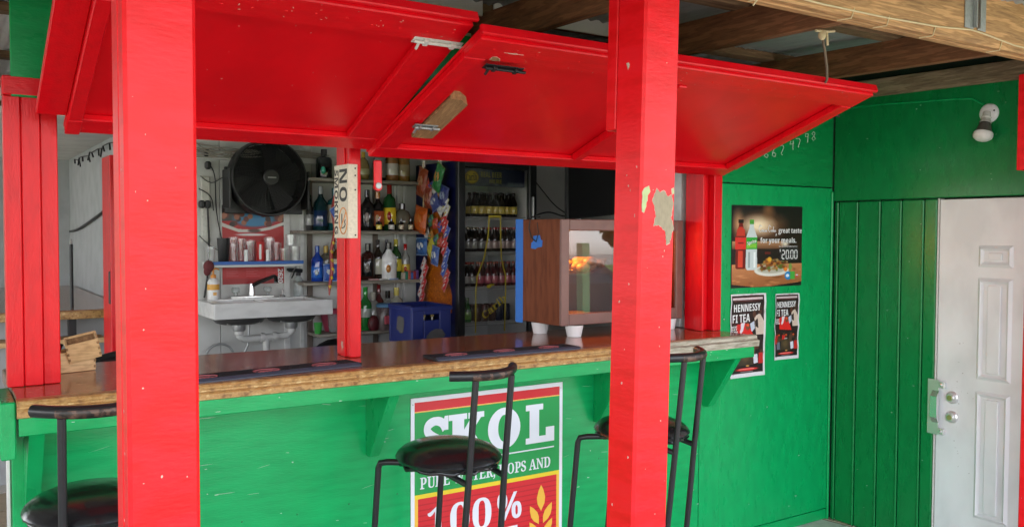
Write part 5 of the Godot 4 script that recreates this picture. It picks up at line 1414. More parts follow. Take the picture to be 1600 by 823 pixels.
func build_glass_shelf() -> void:
	var s := thing("glass_shelf", "short white wall shelf with bright blue front edge above the sink", "shelf", Vector3(-2.83, 1.55, -2.3))
	part(s, "board", Shape.new().bb(Vector3(-0.31, -0.03, -0.11), Vector3(0.29, -0.0, 0.10), 0.003), M.white_board)
	part(s, "edge_tape", Shape.new().bb(Vector3(-0.32, -0.014, 0.1005), Vector3(0.29, 0.008, 0.107), 0.002), mat(lin(0.03, 0.12, 0.42), 0.5))
	for x: float in [-0.28, 0.26]:
		part(s, "bracket", Shape.new().tube([Vector3(x, -0.03, -0.11), Vector3(x, -0.12, -0.11), Vector3(x, -0.03, 0.05)], 0.006, 6), M.galv)
	var cloth := thing("dish_cloth", "crumpled dark red cloth at the left end of the blue edged shelf", "cloth", Vector3(-3.15, 1.53, -2.2))
	part(cloth, "cloth", Shape.new().ball(V, Vector3(0.034, 0.038, 0.03), 10, 7).ball(Vector3(-0.012, -0.03, 0.01), Vector3(0.022, 0.03, 0.02), 9, 6), mat(lin(0.14, 0.03, 0.035), 0.95))
	var k := 0
	var what := ["short tumbler at the far left of the blue edged shelf", "tumbler right beside the black cup on the glass shelf", "tall glass in the left half of the glass shelf, before the poster", "clear glass left of the red white can on the shelf", "clear glass right of the red white can on the shelf", "tumbler between two tall glasses on the right half of the shelf", "squat glass with another stacked on it, shelf's right end", "last squat glass on the right end of the blue edged shelf"]
	for q: Array in [[-3.12, 0.10, 0.032, 0.036], [-2.985, 0.12, 0.028, 0.034], [-2.93, 0.15, 0.027, 0.034], [-2.87, 0.13, 0.03, 0.036], [-2.755, 0.15, 0.028, 0.036], [-2.70, 0.125, 0.028, 0.034], [-2.64, 0.085, 0.034, 0.036], [-2.585, 0.10, 0.034, 0.037]]:
		cup("drinking_glass", what[k], Vector3(q[0], 1.551, -2.27 + 0.03 * ((k * 2) % 3 - 1)), q[1], q[2], q[3], M.clear)
		k += 1
	cup("drinking_glass", "upturned squat glass stacked on the glass at the shelf end", Vector3(-2.60, 1.653, -2.27), 0.075, 0.036, 0.034, M.clear)
	k = 0
	for q: Array in [[-2.955, 0.16], [-2.84, 0.14], [-2.72, 0.16]]:
		cup("drinking_glass", ["tall glass at the back of the shelf behind the black cup", "tall glass at the back of the shelf beside the can", "tall glass at the back of the shelf before the poster's edge"][k], Vector3(q[0], 1.551, -2.355), q[1], 0.027, 0.033, M.clear)
		k += 1
	var b := cup("black_cup", "tall black plastic cup among the glasses on the blue edged shelf", Vector3(-3.05, 1.551, -2.235), 0.155, 0.032, 0.04, M.black, "cup", "")
	b.remove_meta("group")
	var can := thing("drink_can", "slim red and white can among the glasses under the poster", "can", Vector3(-2.81, 1.551, -2.25))
	part(can, "body", Shape.new().lathe([Vector2(0, 0), Vector2(0.024, 0), Vector2(0.027, 0.006), Vector2(0.027, 0.12), Vector2(0.023, 0.13), Vector2(0, 0.128)], V, 18), mat(lin(0.5, 0.03, 0.03), 0.3))
	part(can, "band", Shape.new().box(Vector3(-0.008, 0.065, 0.024), Vector3(0.014, 0.1, 0.01), 0.003), M.white_plastic)
	for q: Array in [[-2.915, "small white tube standing among glasses in the shelf's left half"], [-2.775, "small white tube standing just right of the red white can"]]:
		solo("white_tube", q[1], "tube", Shape.new().lathe([Vector2(0, 0), Vector2(0.012, 0), Vector2(0.012, 0.075), Vector2(0.008, 0.08), Vector2(0, 0.08)], V, 12), M.white_plastic, Vector3(q[0], 1.551, -2.21))
	# the drinks poster behind the shelf
	var rs := RandomNumberGenerator.new()
	rs.seed = 12
	var p := Print.new(200, 240, Color(0.70, 0.06, 0.09))
	p.rect(0, 0, 1, 0.2, Color(0.22, 0.18, 0.18))
	p.blob(0.5, 0.17, 0.38, 0.12, Color(0.20, 0.48, 0.66), 0.3)
	for k2 in 26:
		p.blob(rs.randf_range(0.02, 0.98), rs.randf_range(0.10, 0.26), 0.05, 0.04, [Color(0.38, 0.14, 0.10), Color(0.62, 0.38, 0.28), Color(0.2, 0.08, 0.07)][k2 % 3], 0.3)
	p.poly([0.0, 0.22, 0.25, 0.30, 0.5, 0.31, 0.75, 0.27, 1.0, 0.2, 1.0, 0.24, 0.75, 0.31, 0.5, 0.345, 0.25, 0.34, 0.0, 0.27], Color(0.82, 0.80, 0.78))
	p.blob(0.5, 0.32, 0.12, 0.03, Color(0.36, 0.25, 0.22), 0.4)
	p.blob(0.45, 0.37, 0.3, 0.02, Color(0.88, 0.86, 0.86), 0.4)
	for r in 9:
		for cidx in 3:
			p.rect(0.06 + 0.31 * cidx, 0.72 + 0.022 * r, 0.06 + 0.31 * cidx + rs.randf_range(0.12, 0.22), 0.728 + 0.022 * r, Color(0.78, 0.40, 0.42))
	p.rect(0, 0.93, 1, 1, Color(0.62, 0.05, 0.08))
	var po := thing("drinks_poster", "red and white drinks poster on the back wall behind the glasses", "poster", Vector3(-2.80, 1.66, -2.418))
	part(po, "print", poster_sheet(0.42, 0.52, 0.004, 44), print_mat(p.tex(), 0.4))
	for t in [["20", -0.05], ["26", 0.03]]:
		letters(po, t[0], 0.05, 0.035, look(Basis(Vector3(0, 0, 1), -PI / 2), Vector3(0.175 + 0.0, -0.205 + t[1] * 0.6, 0.006)), M.print_white, "Droid Sans", true, 0.5)

# ---------------------------------------------------------------- bottles
var glass_mats := {}
func liquid(c: Color) -> StandardMaterial3D:
	var key := c.to_html()
	if not glass_mats.has(key):
		glass_mats[key] = mat(c, 0.08, {"spec": 0.6, "tri": false})
	return glass_mats[key]

func bottle(called: String, label: String, at: Vector3, kind: String, h: float, r: float, glass_c, cap_c: Color, tag_c, tag: Array, group := "", turn := 0.0) -> Node3D:
	var b := thing(called, label, "bottle", at, group, turn)
	var gm: Material = glass_c if glass_c is Material else liquid(glass_c)
	var prof := []
	match kind:
		"wine":
			prof = [[0, 0], [0.94, 0], [1, 0.02], [1, 0.56], [0.9, 0.63], [0.5, 0.72], [0.34, 0.78], [0.32, 0.92]]
		"spirit":
			prof = [[0, 0], [0.95, 0], [1, 0.015], [1, 0.62], [0.86, 0.71], [0.42, 0.76], [0.34, 0.80], [0.34, 0.9]]
		"round":
			prof = [[0, 0], [0.7, 0], [0.86, 0.05], [1, 0.25], [0.96, 0.5], [0.7, 0.7], [0.32, 0.78], [0.28, 0.9]]
		"beer":
			prof = [[0, 0], [0.94, 0], [1, 0.02], [1, 0.52], [0.9, 0.6], [0.5, 0.74], [0.4, 0.8], [0.4, 0.94]]
	var pts := []
	for q in prof:
		pts.append(Vector2(q[0] * r, q[1] * h))
	part(b, "body", Shape.new().lathe(pts, V, 16), gm)
	var nr: float = prof[-1][0] * r * 1.14
	var y0: float = h * (prof[-1][1] - (0.04 if kind == "beer" else 0.1))
	part(b, "cap", Shape.new().lathe([Vector2(nr, y0), Vector2(nr, h * 0.99), Vector2(nr * 0.85, h), Vector2(0, h)], V, 12), liquid(cap_c))
	if tag.size():
		var k: float = 1.012
		part(b, "label", Shape.new().lathe([Vector2(r * k, tag[0] * h), Vector2(r * k + 0.0003, tag[0] * h + 0.001), Vector2(r * k + 0.0003, tag[1] * h - 0.001), Vector2(r * k, tag[1] * h)], V, 16), liquid(tag_c))
		if tag.size() > 2:
			part(b, "label_mark", Shape.new().ball(Vector3(0, (tag[0] + tag[1]) * 0.5 * h, 0) + Vector3(-0.45, 0, 0.89) * r * 0.99, Vector3(r * 0.32, (tag[1] - tag[0]) * h * 0.28, r * 0.3), 10, 6), liquid(tag[2]))
	return b

func build_bottle_shelves() -> void:
	var sh := thing("bottle_shelves", "white wall rack of four plank shelves holding the bottles", "shelves", Vector3(-2.05, 1.0, -2.3))
	var o := Vector3(2.05, -1.0, 2.3)
	var grey_edge := mat(lin(0.34, 0.33, 0.30), 0.7, {"tex": T.wood, "scale": Vector3(0.5, 8, 8)})
	for q: Array in [[2.105, -2.50], [1.755, -2.56], [1.412, -2.54], [1.062, -2.44]]:
		part(sh, "shelf_board", Shape.new().bb(Vector3(q[1], q[0] - 0.022, -2.41) + o, Vector3(-1.65, q[0], -2.19) + o, 0.003), grey_edge)
	for x: float in [-2.42, -1.93]:
		part(sh, "upright", Shape.new().bb(Vector3(x - 0.018, 0.9, -2.418) + o, Vector3(x + 0.018, 2.1, -2.40) + o, 0.002), mat(lin(0.14, 0.11, 0.09), 0.8))
	for x: float in [-1.75, -1.70]:
		part(sh, "wall_strip", Shape.new().bb(Vector3(x - 0.012, 0.9, -2.418) + o, Vector3(x + 0.012, 2.3, -2.395) + o, 0.003), M.white_board)
	var z := -2.29
	var gold := lin(0.55, 0.36, 0.06)
	var cream := lin(0.55, 0.50, 0.38)
	var blk := lin(0.008, 0.007, 0.007)
	# top shelf
	bottle("liquor_bottle", "square black labelled bottle left of the pole on the top shelf", Vector3(-2.36, 2.106, z), "spirit", 0.2, 0.055, lin(0.025, 0.03, 0.03), lin(0.05, 0.05, 0.05), lin(0.01, 0.012, 0.012), [0.05, 0.5, lin(0.05, 0.4, 0.28)])
	bottle("liquor_bottle", "dark bottle with silver label first on the top shelf", Vector3(-1.95, 2.106, z), "wine", 0.27, 0.042, blk, lin(0.2, 0.2, 0.2), lin(0.20, 0.19, 0.18), [0.08, 0.6])
	bottle("liquor_bottle", "amber whisky bottle with white label on the top shelf", Vector3(-1.855, 2.106, z), "spirit", 0.27, 0.046, lin(0.26, 0.11, 0.03), blk, lin(0.55, 0.52, 0.46), [0.16, 0.46])
	bottle("liquor_bottle", "amber bottle with faded brown label last on the top shelf", Vector3(-1.765, 2.106, z), "spirit", 0.27, 0.047, lin(0.24, 0.12, 0.03), lin(0.2, 0.1, 0.03), lin(0.28, 0.22, 0.13), [0.14, 0.44])
	bottle("liquor_bottle", "squat golden bottle behind the red hanging strap on the top shelf", Vector3(-2.06, 2.106, z - 0.03), "round", 0.2, 0.045, lin(0.24, 0.17, 0.06), gold, lin(0.4, 0.36, 0.2), [0.2, 0.4])
	# middle shelf
	bottle("liquor_bottle", "dark blue green bottle left of the twisted snack strip, middle shelf", Vector3(-2.385, 1.756, z), "wine", 0.30, 0.05, lin(0.006, 0.03, 0.035), lin(0.3, 0.33, 0.34), lin(0.01, 0.03, 0.09), [0.1, 0.45])
	bottle("liquor_bottle", "teal bottle with white label beside the pole, middle shelf", Vector3(-2.285, 1.756, z), "spirit", 0.29, 0.052, lin(0.02, 0.12, 0.13), lin(0.03, 0.1, 0.12), cream, [0.18, 0.6])
	bottle("liquor_bottle", "black bottle with pale swirling label first right of the pole", Vector3(-2.045, 1.756, z), "wine", 0.285, 0.05, blk, blk, lin(0.02, 0.02, 0.02), [0.1, 0.55, lin(0.4, 0.34, 0.34)])
	bottle("liquor_bottle", "black bottle with orange label and striped neck, middle shelf", Vector3(-1.965, 1.756, z), "wine", 0.275, 0.047, blk, lin(0.5, 0.2, 0.03), lin(0.40, 0.08, 0.025), [0.12, 0.5, lin(0.6, 0.42, 0.25)])
	bottle("liquor_bottle", "tall green whisky bottle with yellow label and red neck", Vector3(-1.875, 1.756, z), "spirit", 0.325, 0.047, lin(0.012, 0.07, 0.02), lin(0.28, 0.012, 0.01), lin(0.74, 0.52, 0.03), [0.14, 0.5, lin(0.32, 0.02, 0.02)])
	bottle("liquor_bottle", "rounded clear decanter with gold crest label, middle shelf", Vector3(-1.775, 1.756, z), "round", 0.195, 0.068, lin(0.13, 0.12, 0.09), lin(0.06, 0.05, 0.05), lin(0.2, 0.18, 0.1), [0.3, 0.32, lin(0.5, 0.42, 0.2)])
	var mini := ["miniature bottle with yellow label before the orange labelled bottle", "miniature bottle before the tall green whisky bottle", "miniature bottle in front of the decanter on its left", "miniature bottle in front of the decanter on its right"]
	var mx := [-1.99, -1.895, -1.82, -1.745]
	var mc := [lin(0.62, 0.48, 0.06), lin(0.5, 0.48, 0.44), lin(0.5, 0.42, 0.3), lin(0.5, 0.42, 0.28)]
	for k in 4:
		bottle("miniature_bottle", mini[k], Vector3(mx[k], 1.756, -2.215), "spirit", 0.085, 0.022 if k < 2 else 0.018, blk, lin(0.3, 0.03, 0.02) if k == 0 else blk, mc[k], [0.12, 0.5])
	# lower shelf
	bottle("liquor_bottle", "bright blue bottle at the left end of the lower shelf", Vector3(-2.41, 1.413, z), "wine", 0.24, 0.042, lin(0.01, 0.05, 0.35), lin(0.02, 0.08, 0.4), lin(0.02, 0.12, 0.5), [0.1, 0.4, lin(0.5, 0.55, 0.6)])
	bottle("liquor_bottle", "yellow capped bottle behind the blue white packet, lower shelf", Vector3(-2.335, 1.413, z - 0.04), "spirit", 0.24, 0.042, lin(0.14, 0.13, 0.10), gold, lin(0.16, 0.1, 0.06), [0.1, 0.5])
	bottle("liquor_bottle", "brown bottle with cream label against the pole, lower shelf", Vector3(-2.27, 1.413, z), "spirit", 0.27, 0.044, lin(0.07, 0.025, 0.012), blk, cream, [0.12, 0.55])
	bottle("liquor_bottle", "clear bottle with white cap in the gap left of the pole", Vector3(-2.29, 1.413, z - 0.07), "wine", 0.26, 0.038, lin(0.2, 0.22, 0.2), lin(0.5, 0.5, 0.46), lin(0.3, 0.3, 0.25), [0.1, 0.4])
	bottle("liquor_bottle", "dark rum bottle with black label first right of the pole, lower shelf", Vector3(-2.04, 1.413, z), "spirit", 0.255, 0.052, lin(0.035, 0.008, 0.006), blk, lin(0.008, 0.008, 0.008), [0.1, 0.56, lin(0.22, 0.2, 0.18)])
	bottle("liquor_bottle", "slim dark bottle with cream label and white neck, lower shelf", Vector3(-1.965, 1.413, z), "wine", 0.28, 0.04, lin(0.02, 0.012, 0.008), lin(0.06, 0.05, 0.05), lin(0.42, 0.40, 0.33), [0.14, 0.52])
	bottle("liquor_bottle", "white coconut rum bottle with palm emblem, lower shelf", Vector3(-1.895, 1.413, z + 0.03), "wine", 0.26, 0.056, M.white_plastic, blk, lin(0.74, 0.74, 0.74), [0.1, 0.5, lin(0.5, 0.2, 0.04)])
	bottle("liquor_bottle", "green gin bottle with yellow label behind the white bottle", Vector3(-1.825, 1.413, z), "wine", 0.285, 0.042, lin(0.02, 0.07, 0.015), lin(0.5, 0.42, 0.06), lin(0.66, 0.55, 0.05), [0.2, 0.5, lin(0.1, 0.16, 0.04)])
	bottle("liquor_bottle", "grey capped bottle hidden behind the green gin bottle", Vector3(-1.86, 1.413, z - 0.08), "wine", 0.28, 0.035, lin(0.03, 0.03, 0.03), lin(0.2, 0.2, 0.22), lin(0.1, 0.1, 0.1), [0.2, 0.4])
	bottle("liquor_bottle", "clear vodka bottle with red cap and yellow label", Vector3(-1.75, 1.413, z), "wine", 0.25, 0.034, lin(0.28, 0.28, 0.26), lin(0.5, 0.012, 0.012), lin(0.68, 0.46, 0.05), [0.14, 0.42, lin(0.5, 0.05, 0.02)])
	var spare := [[-2.0, 1.756, 0.26, lin(0.03, 0.02, 0.015), lin(0.2, 0.18, 0.15), "brown bottle at the back between the black and orange labels"], [-1.92, 1.756, 0.25, lin(0.02, 0.04, 0.02), lin(0.3, 0.28, 0.2), "dark green bottle at the back beside the yellow labelled whisky"], [-2.43, 1.756, 0.24, lin(0.05, 0.05, 0.05), lin(0.3, 0.3, 0.3), "grey bottle at the back, far left of the middle shelf"], [-2.0, 1.413, 0.24, lin(0.05, 0.02, 0.01), lin(0.3, 0.2, 0.1), "brown bottle at the back behind the slim dark one"], [-1.79, 1.413, 0.23, lin(0.2, 0.2, 0.18), lin(0.4, 0.4, 0.34), "clear bottle at the back before the vodka, lower shelf"], [-1.90, 2.106, 0.23, lin(0.1, 0.05, 0.02), lin(0.3, 0.25, 0.15), "brown bottle at the back of the top shelf, between two amber ones"]]
	for q in spare:
		bottle("liquor_bottle", q[5], Vector3(q[0], q[1], -2.375), "wine", q[2], 0.028, q[3], blk, q[4], [0.15, 0.45])
	var packs := [lin(0.45, 0.4, 0.34), lin(0.02, 0.2, 0.12), lin(0.5, 0.1, 0.06), lin(0.05, 0.12, 0.4), lin(0.3, 0.02, 0.03), lin(0.1, 0.04, 0.2)]
	for k in 6:
		solo("matchbox", ["first pale", "dark green", "orange red", "blue", "dark red", "purple"][k] + " small pack in the row at the right end of the lower shelf", "pack", Shape.new().bb(Vector3(-0.009, 0, -0.02), Vector3(0.009, 0.048 + 0.008 * (k % 3), 0.02), 0.002), mat(packs[k], 0.5), Vector3(-1.80 + k * 0.021, 1.4125, -2.225), "small packs on the lower shelf")
	for k in 3:
		solo("paper_packet", ["flat pink packet lying before the dark rum bottle", "flat pale blue packet lying before the white bottle", "flat white packet lying before the slim dark bottle"][k], "packet", Shape.new().box(Vector3(0, 0.005, 0), Vector3(0.07, 0.01, 0.03), 0.003, Basis(Vector3.UP, 0.2 * k)), mat([lin(0.5, 0.3, 0.32), lin(0.32, 0.4, 0.6), lin(0.6, 0.6, 0.6)][k], 0.6), Vector3(-2.03 + 0.075 * [0, 2, 1][k], 1.4125, -2.215))
	# bottom shelf
	bottle("soda_bottle", "green plastic soda bottle beside the pole, bottom shelf", Vector3(-2.06, 1.063, z), "wine", 0.30, 0.045, lin(0.015, 0.16, 0.03), lin(0.03, 0.3, 0.05), lin(0.4, 0.45, 0.4), [0.3, 0.5])
	bottle("liquor_bottle", "clear round bottle with white cap, bottom shelf", Vector3(-1.99, 1.063, z - 0.03), "round", 0.26, 0.062, lin(0.3, 0.31, 0.29), lin(0.4, 0.38, 0.32), lin(0.4, 0.4, 0.36), [0.3, 0.45])
	bottle("liquor_bottle", "clear bottle with black cap behind the tub, bottom shelf", Vector3(-1.87, 1.063, z - 0.04), "spirit", 0.265, 0.045, lin(0.28, 0.29, 0.28), blk, lin(0.4, 0.4, 0.38), [0.2, 0.5])
	bottle("liquor_bottle", "clear bottle with yellow cap next to the blue crate, bottom shelf", Vector3(-1.82, 1.063, z), "spirit", 0.29, 0.048, lin(0.34, 0.34, 0.28), lin(0.55, 0.46, 0.1), lin(0.5, 0.5, 0.44), [0.15, 0.4])
	bottle("liquor_bottle", "bottle with dark red neck hanging behind the tub, bottom shelf", Vector3(-1.93, 1.063, z - 0.06), "wine", 0.31, 0.038, lin(0.08, 0.02, 0.02), lin(0.16, 0.01, 0.012), lin(0.14, 0.03, 0.03), [0.2, 0.4])
	var tub := thing("sweet_jar", "clear jar of pink sweets with a blue lid on the bottom shelf", "jar", Vector3(-1.945, 1.063, -2.215))
	part(tub, "body", Shape.new().lathe([Vector2(0, 0), Vector2(0.055, 0), Vector2(0.058, 0.01), Vector2(0.062, 0.15), Vector2(0.055, 0.165)], V, 20), mat(lin(0.46, 0.32, 0.32), 0.25, {"tex": T.cells, "scale": Vector3(14, 14, 14)}))
	part(tub, "lid", Shape.new().lathe([Vector2(0.06, 0.16), Vector2(0.063, 0.165), Vector2(0.063, 0.178), Vector2(0.05, 0.186), Vector2(0, 0.188)], V, 20), mat(lin(0.10, 0.24, 0.42), 0.4))
	part(tub, "label", Shape.new().box(Vector3(0.0, 0.075, 0.057), Vector3(0.06, 0.06, 0.012), 0.004), mat(lin(0.5, 0.06, 0.10), 0.5))
	solo("red_packet", "red crumpled packet low beside the pole on the bottom shelf", "packet", Shape.new().ball(V, Vector3(0.045, 0.06, 0.03), 9, 6), mat(lin(0.40, 0.03, 0.05), 0.5, {"tex": T.cells, "scale": Vector3(9, 9, 9)}), Vector3(-2.03, 1.11, -2.215))
	cup("green_cup", "small green plastic cup right of the sink on the bottom shelf", Vector3(-2.43, 1.063, -2.23), 0.075, 0.022, 0.028, mat(lin(0.05, 0.35, 0.06), 0.3), "cup", "cups on the bottom shelf")
	cup("clear_cup", "clear plastic cup with pink rim beside the pole, bottom shelf", Vector3(-2.31, 1.063, -2.25), 0.13, 0.034, 0.045, M.clear_smoke, "cup", "cups on the bottom shelf")
	solo("pink_bowl", "pink plastic bowl standing behind the clear cup, bottom shelf", "bowl", Shape.new().lathe([Vector2(0, 0), Vector2(0.05, 0), Vector2(0.09, 0.15), Vector2(0.086, 0.15), Vector2(0.05, 0.006), Vector2(0, 0.006)], V, 18), mat(lin(0.42, 0.05, 0.10), 0.4), Vector3(-2.29, 1.063, -2.33))
	var bag := thing("dark_appliance", "rounded black appliance under the bottom shelf behind the counter", "appliance", Vector3(-2.3, 0.85, -2.25))
	part(bag, "body", Shape.new().ball(V, Vector3(0.19, 0.17, 0.14), 18, 10), M.black)
	part(bag, "base", Shape.new().box(Vector3(0, -0.35, 0), Vector3(0.4, 0.42, 0.3), 0.01), M.grey_wall)
	# twisted strip of snack packets hanging before the shelves, left of the pole
	var st := thing("snack_strip", "twisted red yellow strip of snack packets hanging left of the pole", "snack strip", Vector3(-2.33, 2.08, -2.14))
	var pts := []
	for k in 14:
		pts.append(Vector3(0.008 * sin(k * 1.4) - 0.004 * k, -0.058 * k, 0.006 * cos(k)))
	part(st, "ribbon", Shape.new().tube(pts, [0.012, 0.015, 0.02, 0.018, 0.015, 0.012, 0.012, 0.012, 0.012, 0.013, 0.013, 0.012, 0.01, 0.005], 6), mat(lin(0.34, 0.03, 0.02), 0.35))
	var dots := Shape.new()
	for k in range(1, 13):
		dots.box(pts[k] + Vector3(0.0, 0.0, 0.012), Vector3(0.016, 0.022, 0.008), 0.003, Basis(Vector3(0, 0, 1), 0.6))
	part(st, "yellow_mark", dots, mat(lin(0.6, 0.4, 0.03), 0.35))
	packet("snack_packet", "blue and white snack packet on the strip left of the pole", Vector3(-2.32, 1.86, -2.11), 0.1, 0.13, lin(0.02, 0.08, 0.35), lin(0.6, 0.62, 0.65), Basis(Vector3(0, 0, 1), 0.5))
	packet("snack_packet", "orange red snack packet below the blue one on the strip", Vector3(-2.30, 1.785, -2.10), 0.12, 0.07, lin(0.4, 0.08, 0.02), lin(0.5, 0.34, 0.2), Basis(Vector3(0, 0, 1), -0.5))
	packet("snack_packet", "blue white packet leaning on the lower shelf left of the pole", Vector3(-2.345, 1.472, -2.215), 0.10, 0.115, lin(0.03, 0.10, 0.4), lin(0.55, 0.58, 0.6), Basis(Vector3(0, 1, 0), -0.3))

func packet(called: String, label: String, at: Vector3, w: float, h: float, c: Color, c2: Color, b := Basis(), group := "") -> Node3D:
	# a puffed foil bag with crimped ends and a printed patch
	var g := thing(called, label, "snack packet", at, group)
	g.basis = b
	var s := Shape.new()
	var n := 8
	var rows := []
	for j in n + 1:
		var row := []
		for i in n + 1:
			var x := i / float(n) * 2 - 1
			var y := j / float(n) * 2 - 1
			var puff := maxf(0.0, (1 - pow(absf(x), 2.5)) * (1 - pow(absf(y), 3.0)))
			row.append(Vector3(x * w / 2 * (1 - 0.06 * (1 - y * y)), y * h / 2, puff * minf(w, h) * 0.17 + 0.004 * sin(x * 7 + y * 5) * puff))
		rows.append(row)
	for side: float in [1.0, -1.0]:
		for j in n:
			for i in n:
				var p := []
				for q in [[j, i], [j, i + 1], [j + 1, i + 1], [j + 1, i]]:
					var t: Vector3 = rows[q[0]][q[1]]
					p.append(Vector3(t.x, t.y, t.z * side + 0.0005 * side))
				if side > 0:
					s.quad(p[0], p[1], p[2], p[3])
				else:
					s.quad(p[3], p[2], p[1], p[0])
	part(g, "bag", s, mat(c, 0.3, {"tri": false}))
	var e := minf(w, h)
	part(g, "print", Shape.new().ball(Vector3(0.0, h * 0.05, e * 0.13), Vector3(w * 0.3, h * 0.22, e * 0.055), 10, 6), mat(c2, 0.35, {"tri": false}))
	part(g, "crimp", Shape.new().box(Vector3(0, h / 2 - 0.003, 0), Vector3(w, 0.012, 0.003), 0.001).box(Vector3(0, -h / 2 + 0.003, 0), Vector3(w, 0.012, 0.003), 0.001), mat(c2.lerp(c, 0.5), 0.35, {"tri": false}))
	return g

func build_cooler() -> void:
	var c := thing("drinks_cooler", "tall black glass door drinks cooler filled with bottles", "cooler", Vector3(-1.32, 0.28, -2.05))
	var o := Vector3(1.32, -0.28, 2.05)
	var dark := mat(lin(0.015, 0.015, 0.017), 0.35)
	var liner := mat(lin(0.78, 0.79, 0.79), 0.6)
	part(c, "cabinet", Shape.new().bb(Vector3(-1.635, 0.28, -2.35) + o, Vector3(-1.605, 2.23, -1.76) + o).bb(Vector3(-1.03, 0.28, -2.35) + o, Vector3(-1.0, 2.23, -1.76) + o).bb(Vector3(-1.604, 0.28, -2.35) + o, Vector3(-1.031, 2.23, -2.33) + o).bb(Vector3(-1.604, 2.2, -2.329) + o, Vector3(-1.031, 2.23, -1.76) + o).bb(Vector3(-1.604, 0.28, -2.329) + o, Vector3(-1.031, 0.6, -1.76) + o), dark)
	part(c, "liner", Shape.new().bb(Vector3(-1.603, 0.6, -2.329) + o, Vector3(-1.032, 2.19, -2.32) + o).bb(Vector3(-1.604, 0.6, -2.319) + o, Vector3(-1.596, 2.19, -1.77) + o).bb(Vector3(-1.039, 0.6, -2.319) + o, Vector3(-1.031, 2.19, -1.77) + o), liner)
	var d := part(c, "door_frame", Shape.new().bb(Vector3(-1.64, 0.5, -1.759) + o, Vector3(-1.585, 2.23, -1.715) + o, 0.005).bb(Vector3(-1.062, 0.5, -1.759) + o, Vector3(-1.0, 2.23, -1.715) + o, 0.005).bb(Vector3(-1.584, 2.185, -1.759) + o, Vector3(-1.063, 2.23, -1.716) + o, 0.005).bb(Vector3(-1.584, 0.5, -1.759) + o, Vector3(-1.063, 0.66, -1.716) + o, 0.005), dark)
	part(d, "pane", Shape.new().bb(Vector3(-1.583, 0.661, -1.742) + o, Vector3(-1.064, 2.184, -1.738) + o, 0.0), M.pane)
	part(d, "handle", Shape.new().bb(Vector3(-1.05, 1.83, -1.714) + o, Vector3(-1.035, 2.0, -1.69) + o, 0.005), M.galv)
	part(d, "hologram_sticker", Shape.new().bb(Vector3(-1.13, 1.79, -1.7375) + o, Vector3(-1.085, 1.84, -1.737) + o, 0.0), mat(lin(0.26, 0.30, 0.05), 0.5))
	# header panel with the beer name
	var rs := RandomNumberGenerator.new()
	rs.seed = 4
	var p := Print.new(200, 50, Color(0.25, 0.28, 0.33))
	p.fade(0, 0, 1, 1, Color(0.28, 0.31, 0.36), Color(0.10, 0.13, 0.26), true)
	for k in 30:
		p.blob(rs.randf_range(0.0, 0.4), rs.randf(), 0.06, 0.2, Color(0.42, 0.44, 0.46), 0.9, 0.5)
		p.blob(rs.randf_range(0.5, 1.0), rs.randf_range(0.85, 1.1), 0.05, 0.22, Color(0.45, 0.48, 0.52), 0.7, 0.7)
	p.blob(0.15, 0.48, 0.115, 0.42, Color(0.62, 0.50, 0.10), 0.12)
	p.blob(0.15, 0.48, 0.10, 0.36, Color(0.80, 0.70, 0.18), 0.12)
	var hs := Shape.new()
	hs.quad_uv(Vector3(-1.58, 2.065, -1.772) + o, Vector3(-1.07, 2.065, -1.772) + o, Vector3(-1.07, 2.182, -1.772) + o, Vector3(-1.58, 2.182, -1.772) + o)
	hs.bb(Vector3(-1.58, 2.065, -1.785) + o, Vector3(-1.07, 2.182, -1.7725) + o, 0.0)
	var hd := part(c, "header_panel", hs, print_mat(p.tex(), 0.5))
	letters(hd, "Carib", 0.085, 0.05, look(Basis(Vector3(0, 0, 1), 0.1), Vector3(-1.505, 2.125, -1.7718) + o), M.print_black, "Droid Serif", true, 0.0, "lettering", 0.0006)
	var olive := mat(lin(0.30, 0.28, 0.05), 0.5)
	letters(hd, "REAL BEER", 0.17, 0.038, look(Basis(), Vector3(-1.345, 2.145, -1.7718) + o), olive, "Droid Sans", true, 0.0, "lettering", 0.0006)
	letters(hd, "HERE", 0.10, 0.028, look(Basis(), Vector3(-1.31, 2.10, -1.7718) + o), olive, "Droid Sans", true, 0.0, "lettering", 0.0006)
	# shelves of white wire
	for y: float in [1.857, 1.615, 1.372, 1.125, 0.86]:
		var s := Shape.new()
		for z: float in [-1.785, -1.80, -2.05, -2.30]:
			s.tube([Vector3(-1.594, y - 0.006 - (0.014 if z == -1.785 else 0.0), z) + o, Vector3(-1.041, y - 0.006 - (0.014 if z == -1.785 else 0.0), z) + o], 0.0035, 6)
		for k in 18:
			s.tube([Vector3(-1.58 + k * 0.031, y - 0.003, -1.795) + o, Vector3(-1.58 + k * 0.031, y - 0.003, -2.31) + o], 0.0018, 4)
		part(c, "wire_shelf", s, mat(lin(0.5, 0.5, 0.5), 0.4))
	# side of the cabinet: a beer glass printed on blue
	var q := Print.new(110, 220, Color(0.03, 0.05, 0.25))
	q.fade(0, 0, 1, 1, Color(0.04, 0.06, 0.22), Color(0.02, 0.05, 0.28))
	q.poly([0.40, 0.25, 0.66, 0.25, 0.70, 0.45, 0.74, 0.62, 0.93, 0.82, 0.93, 0.93, 0.1, 0.93, 0.08, 0.82, 0.30, 0.62, 0.36, 0.45], Color(0.62, 0.32, 0.06))
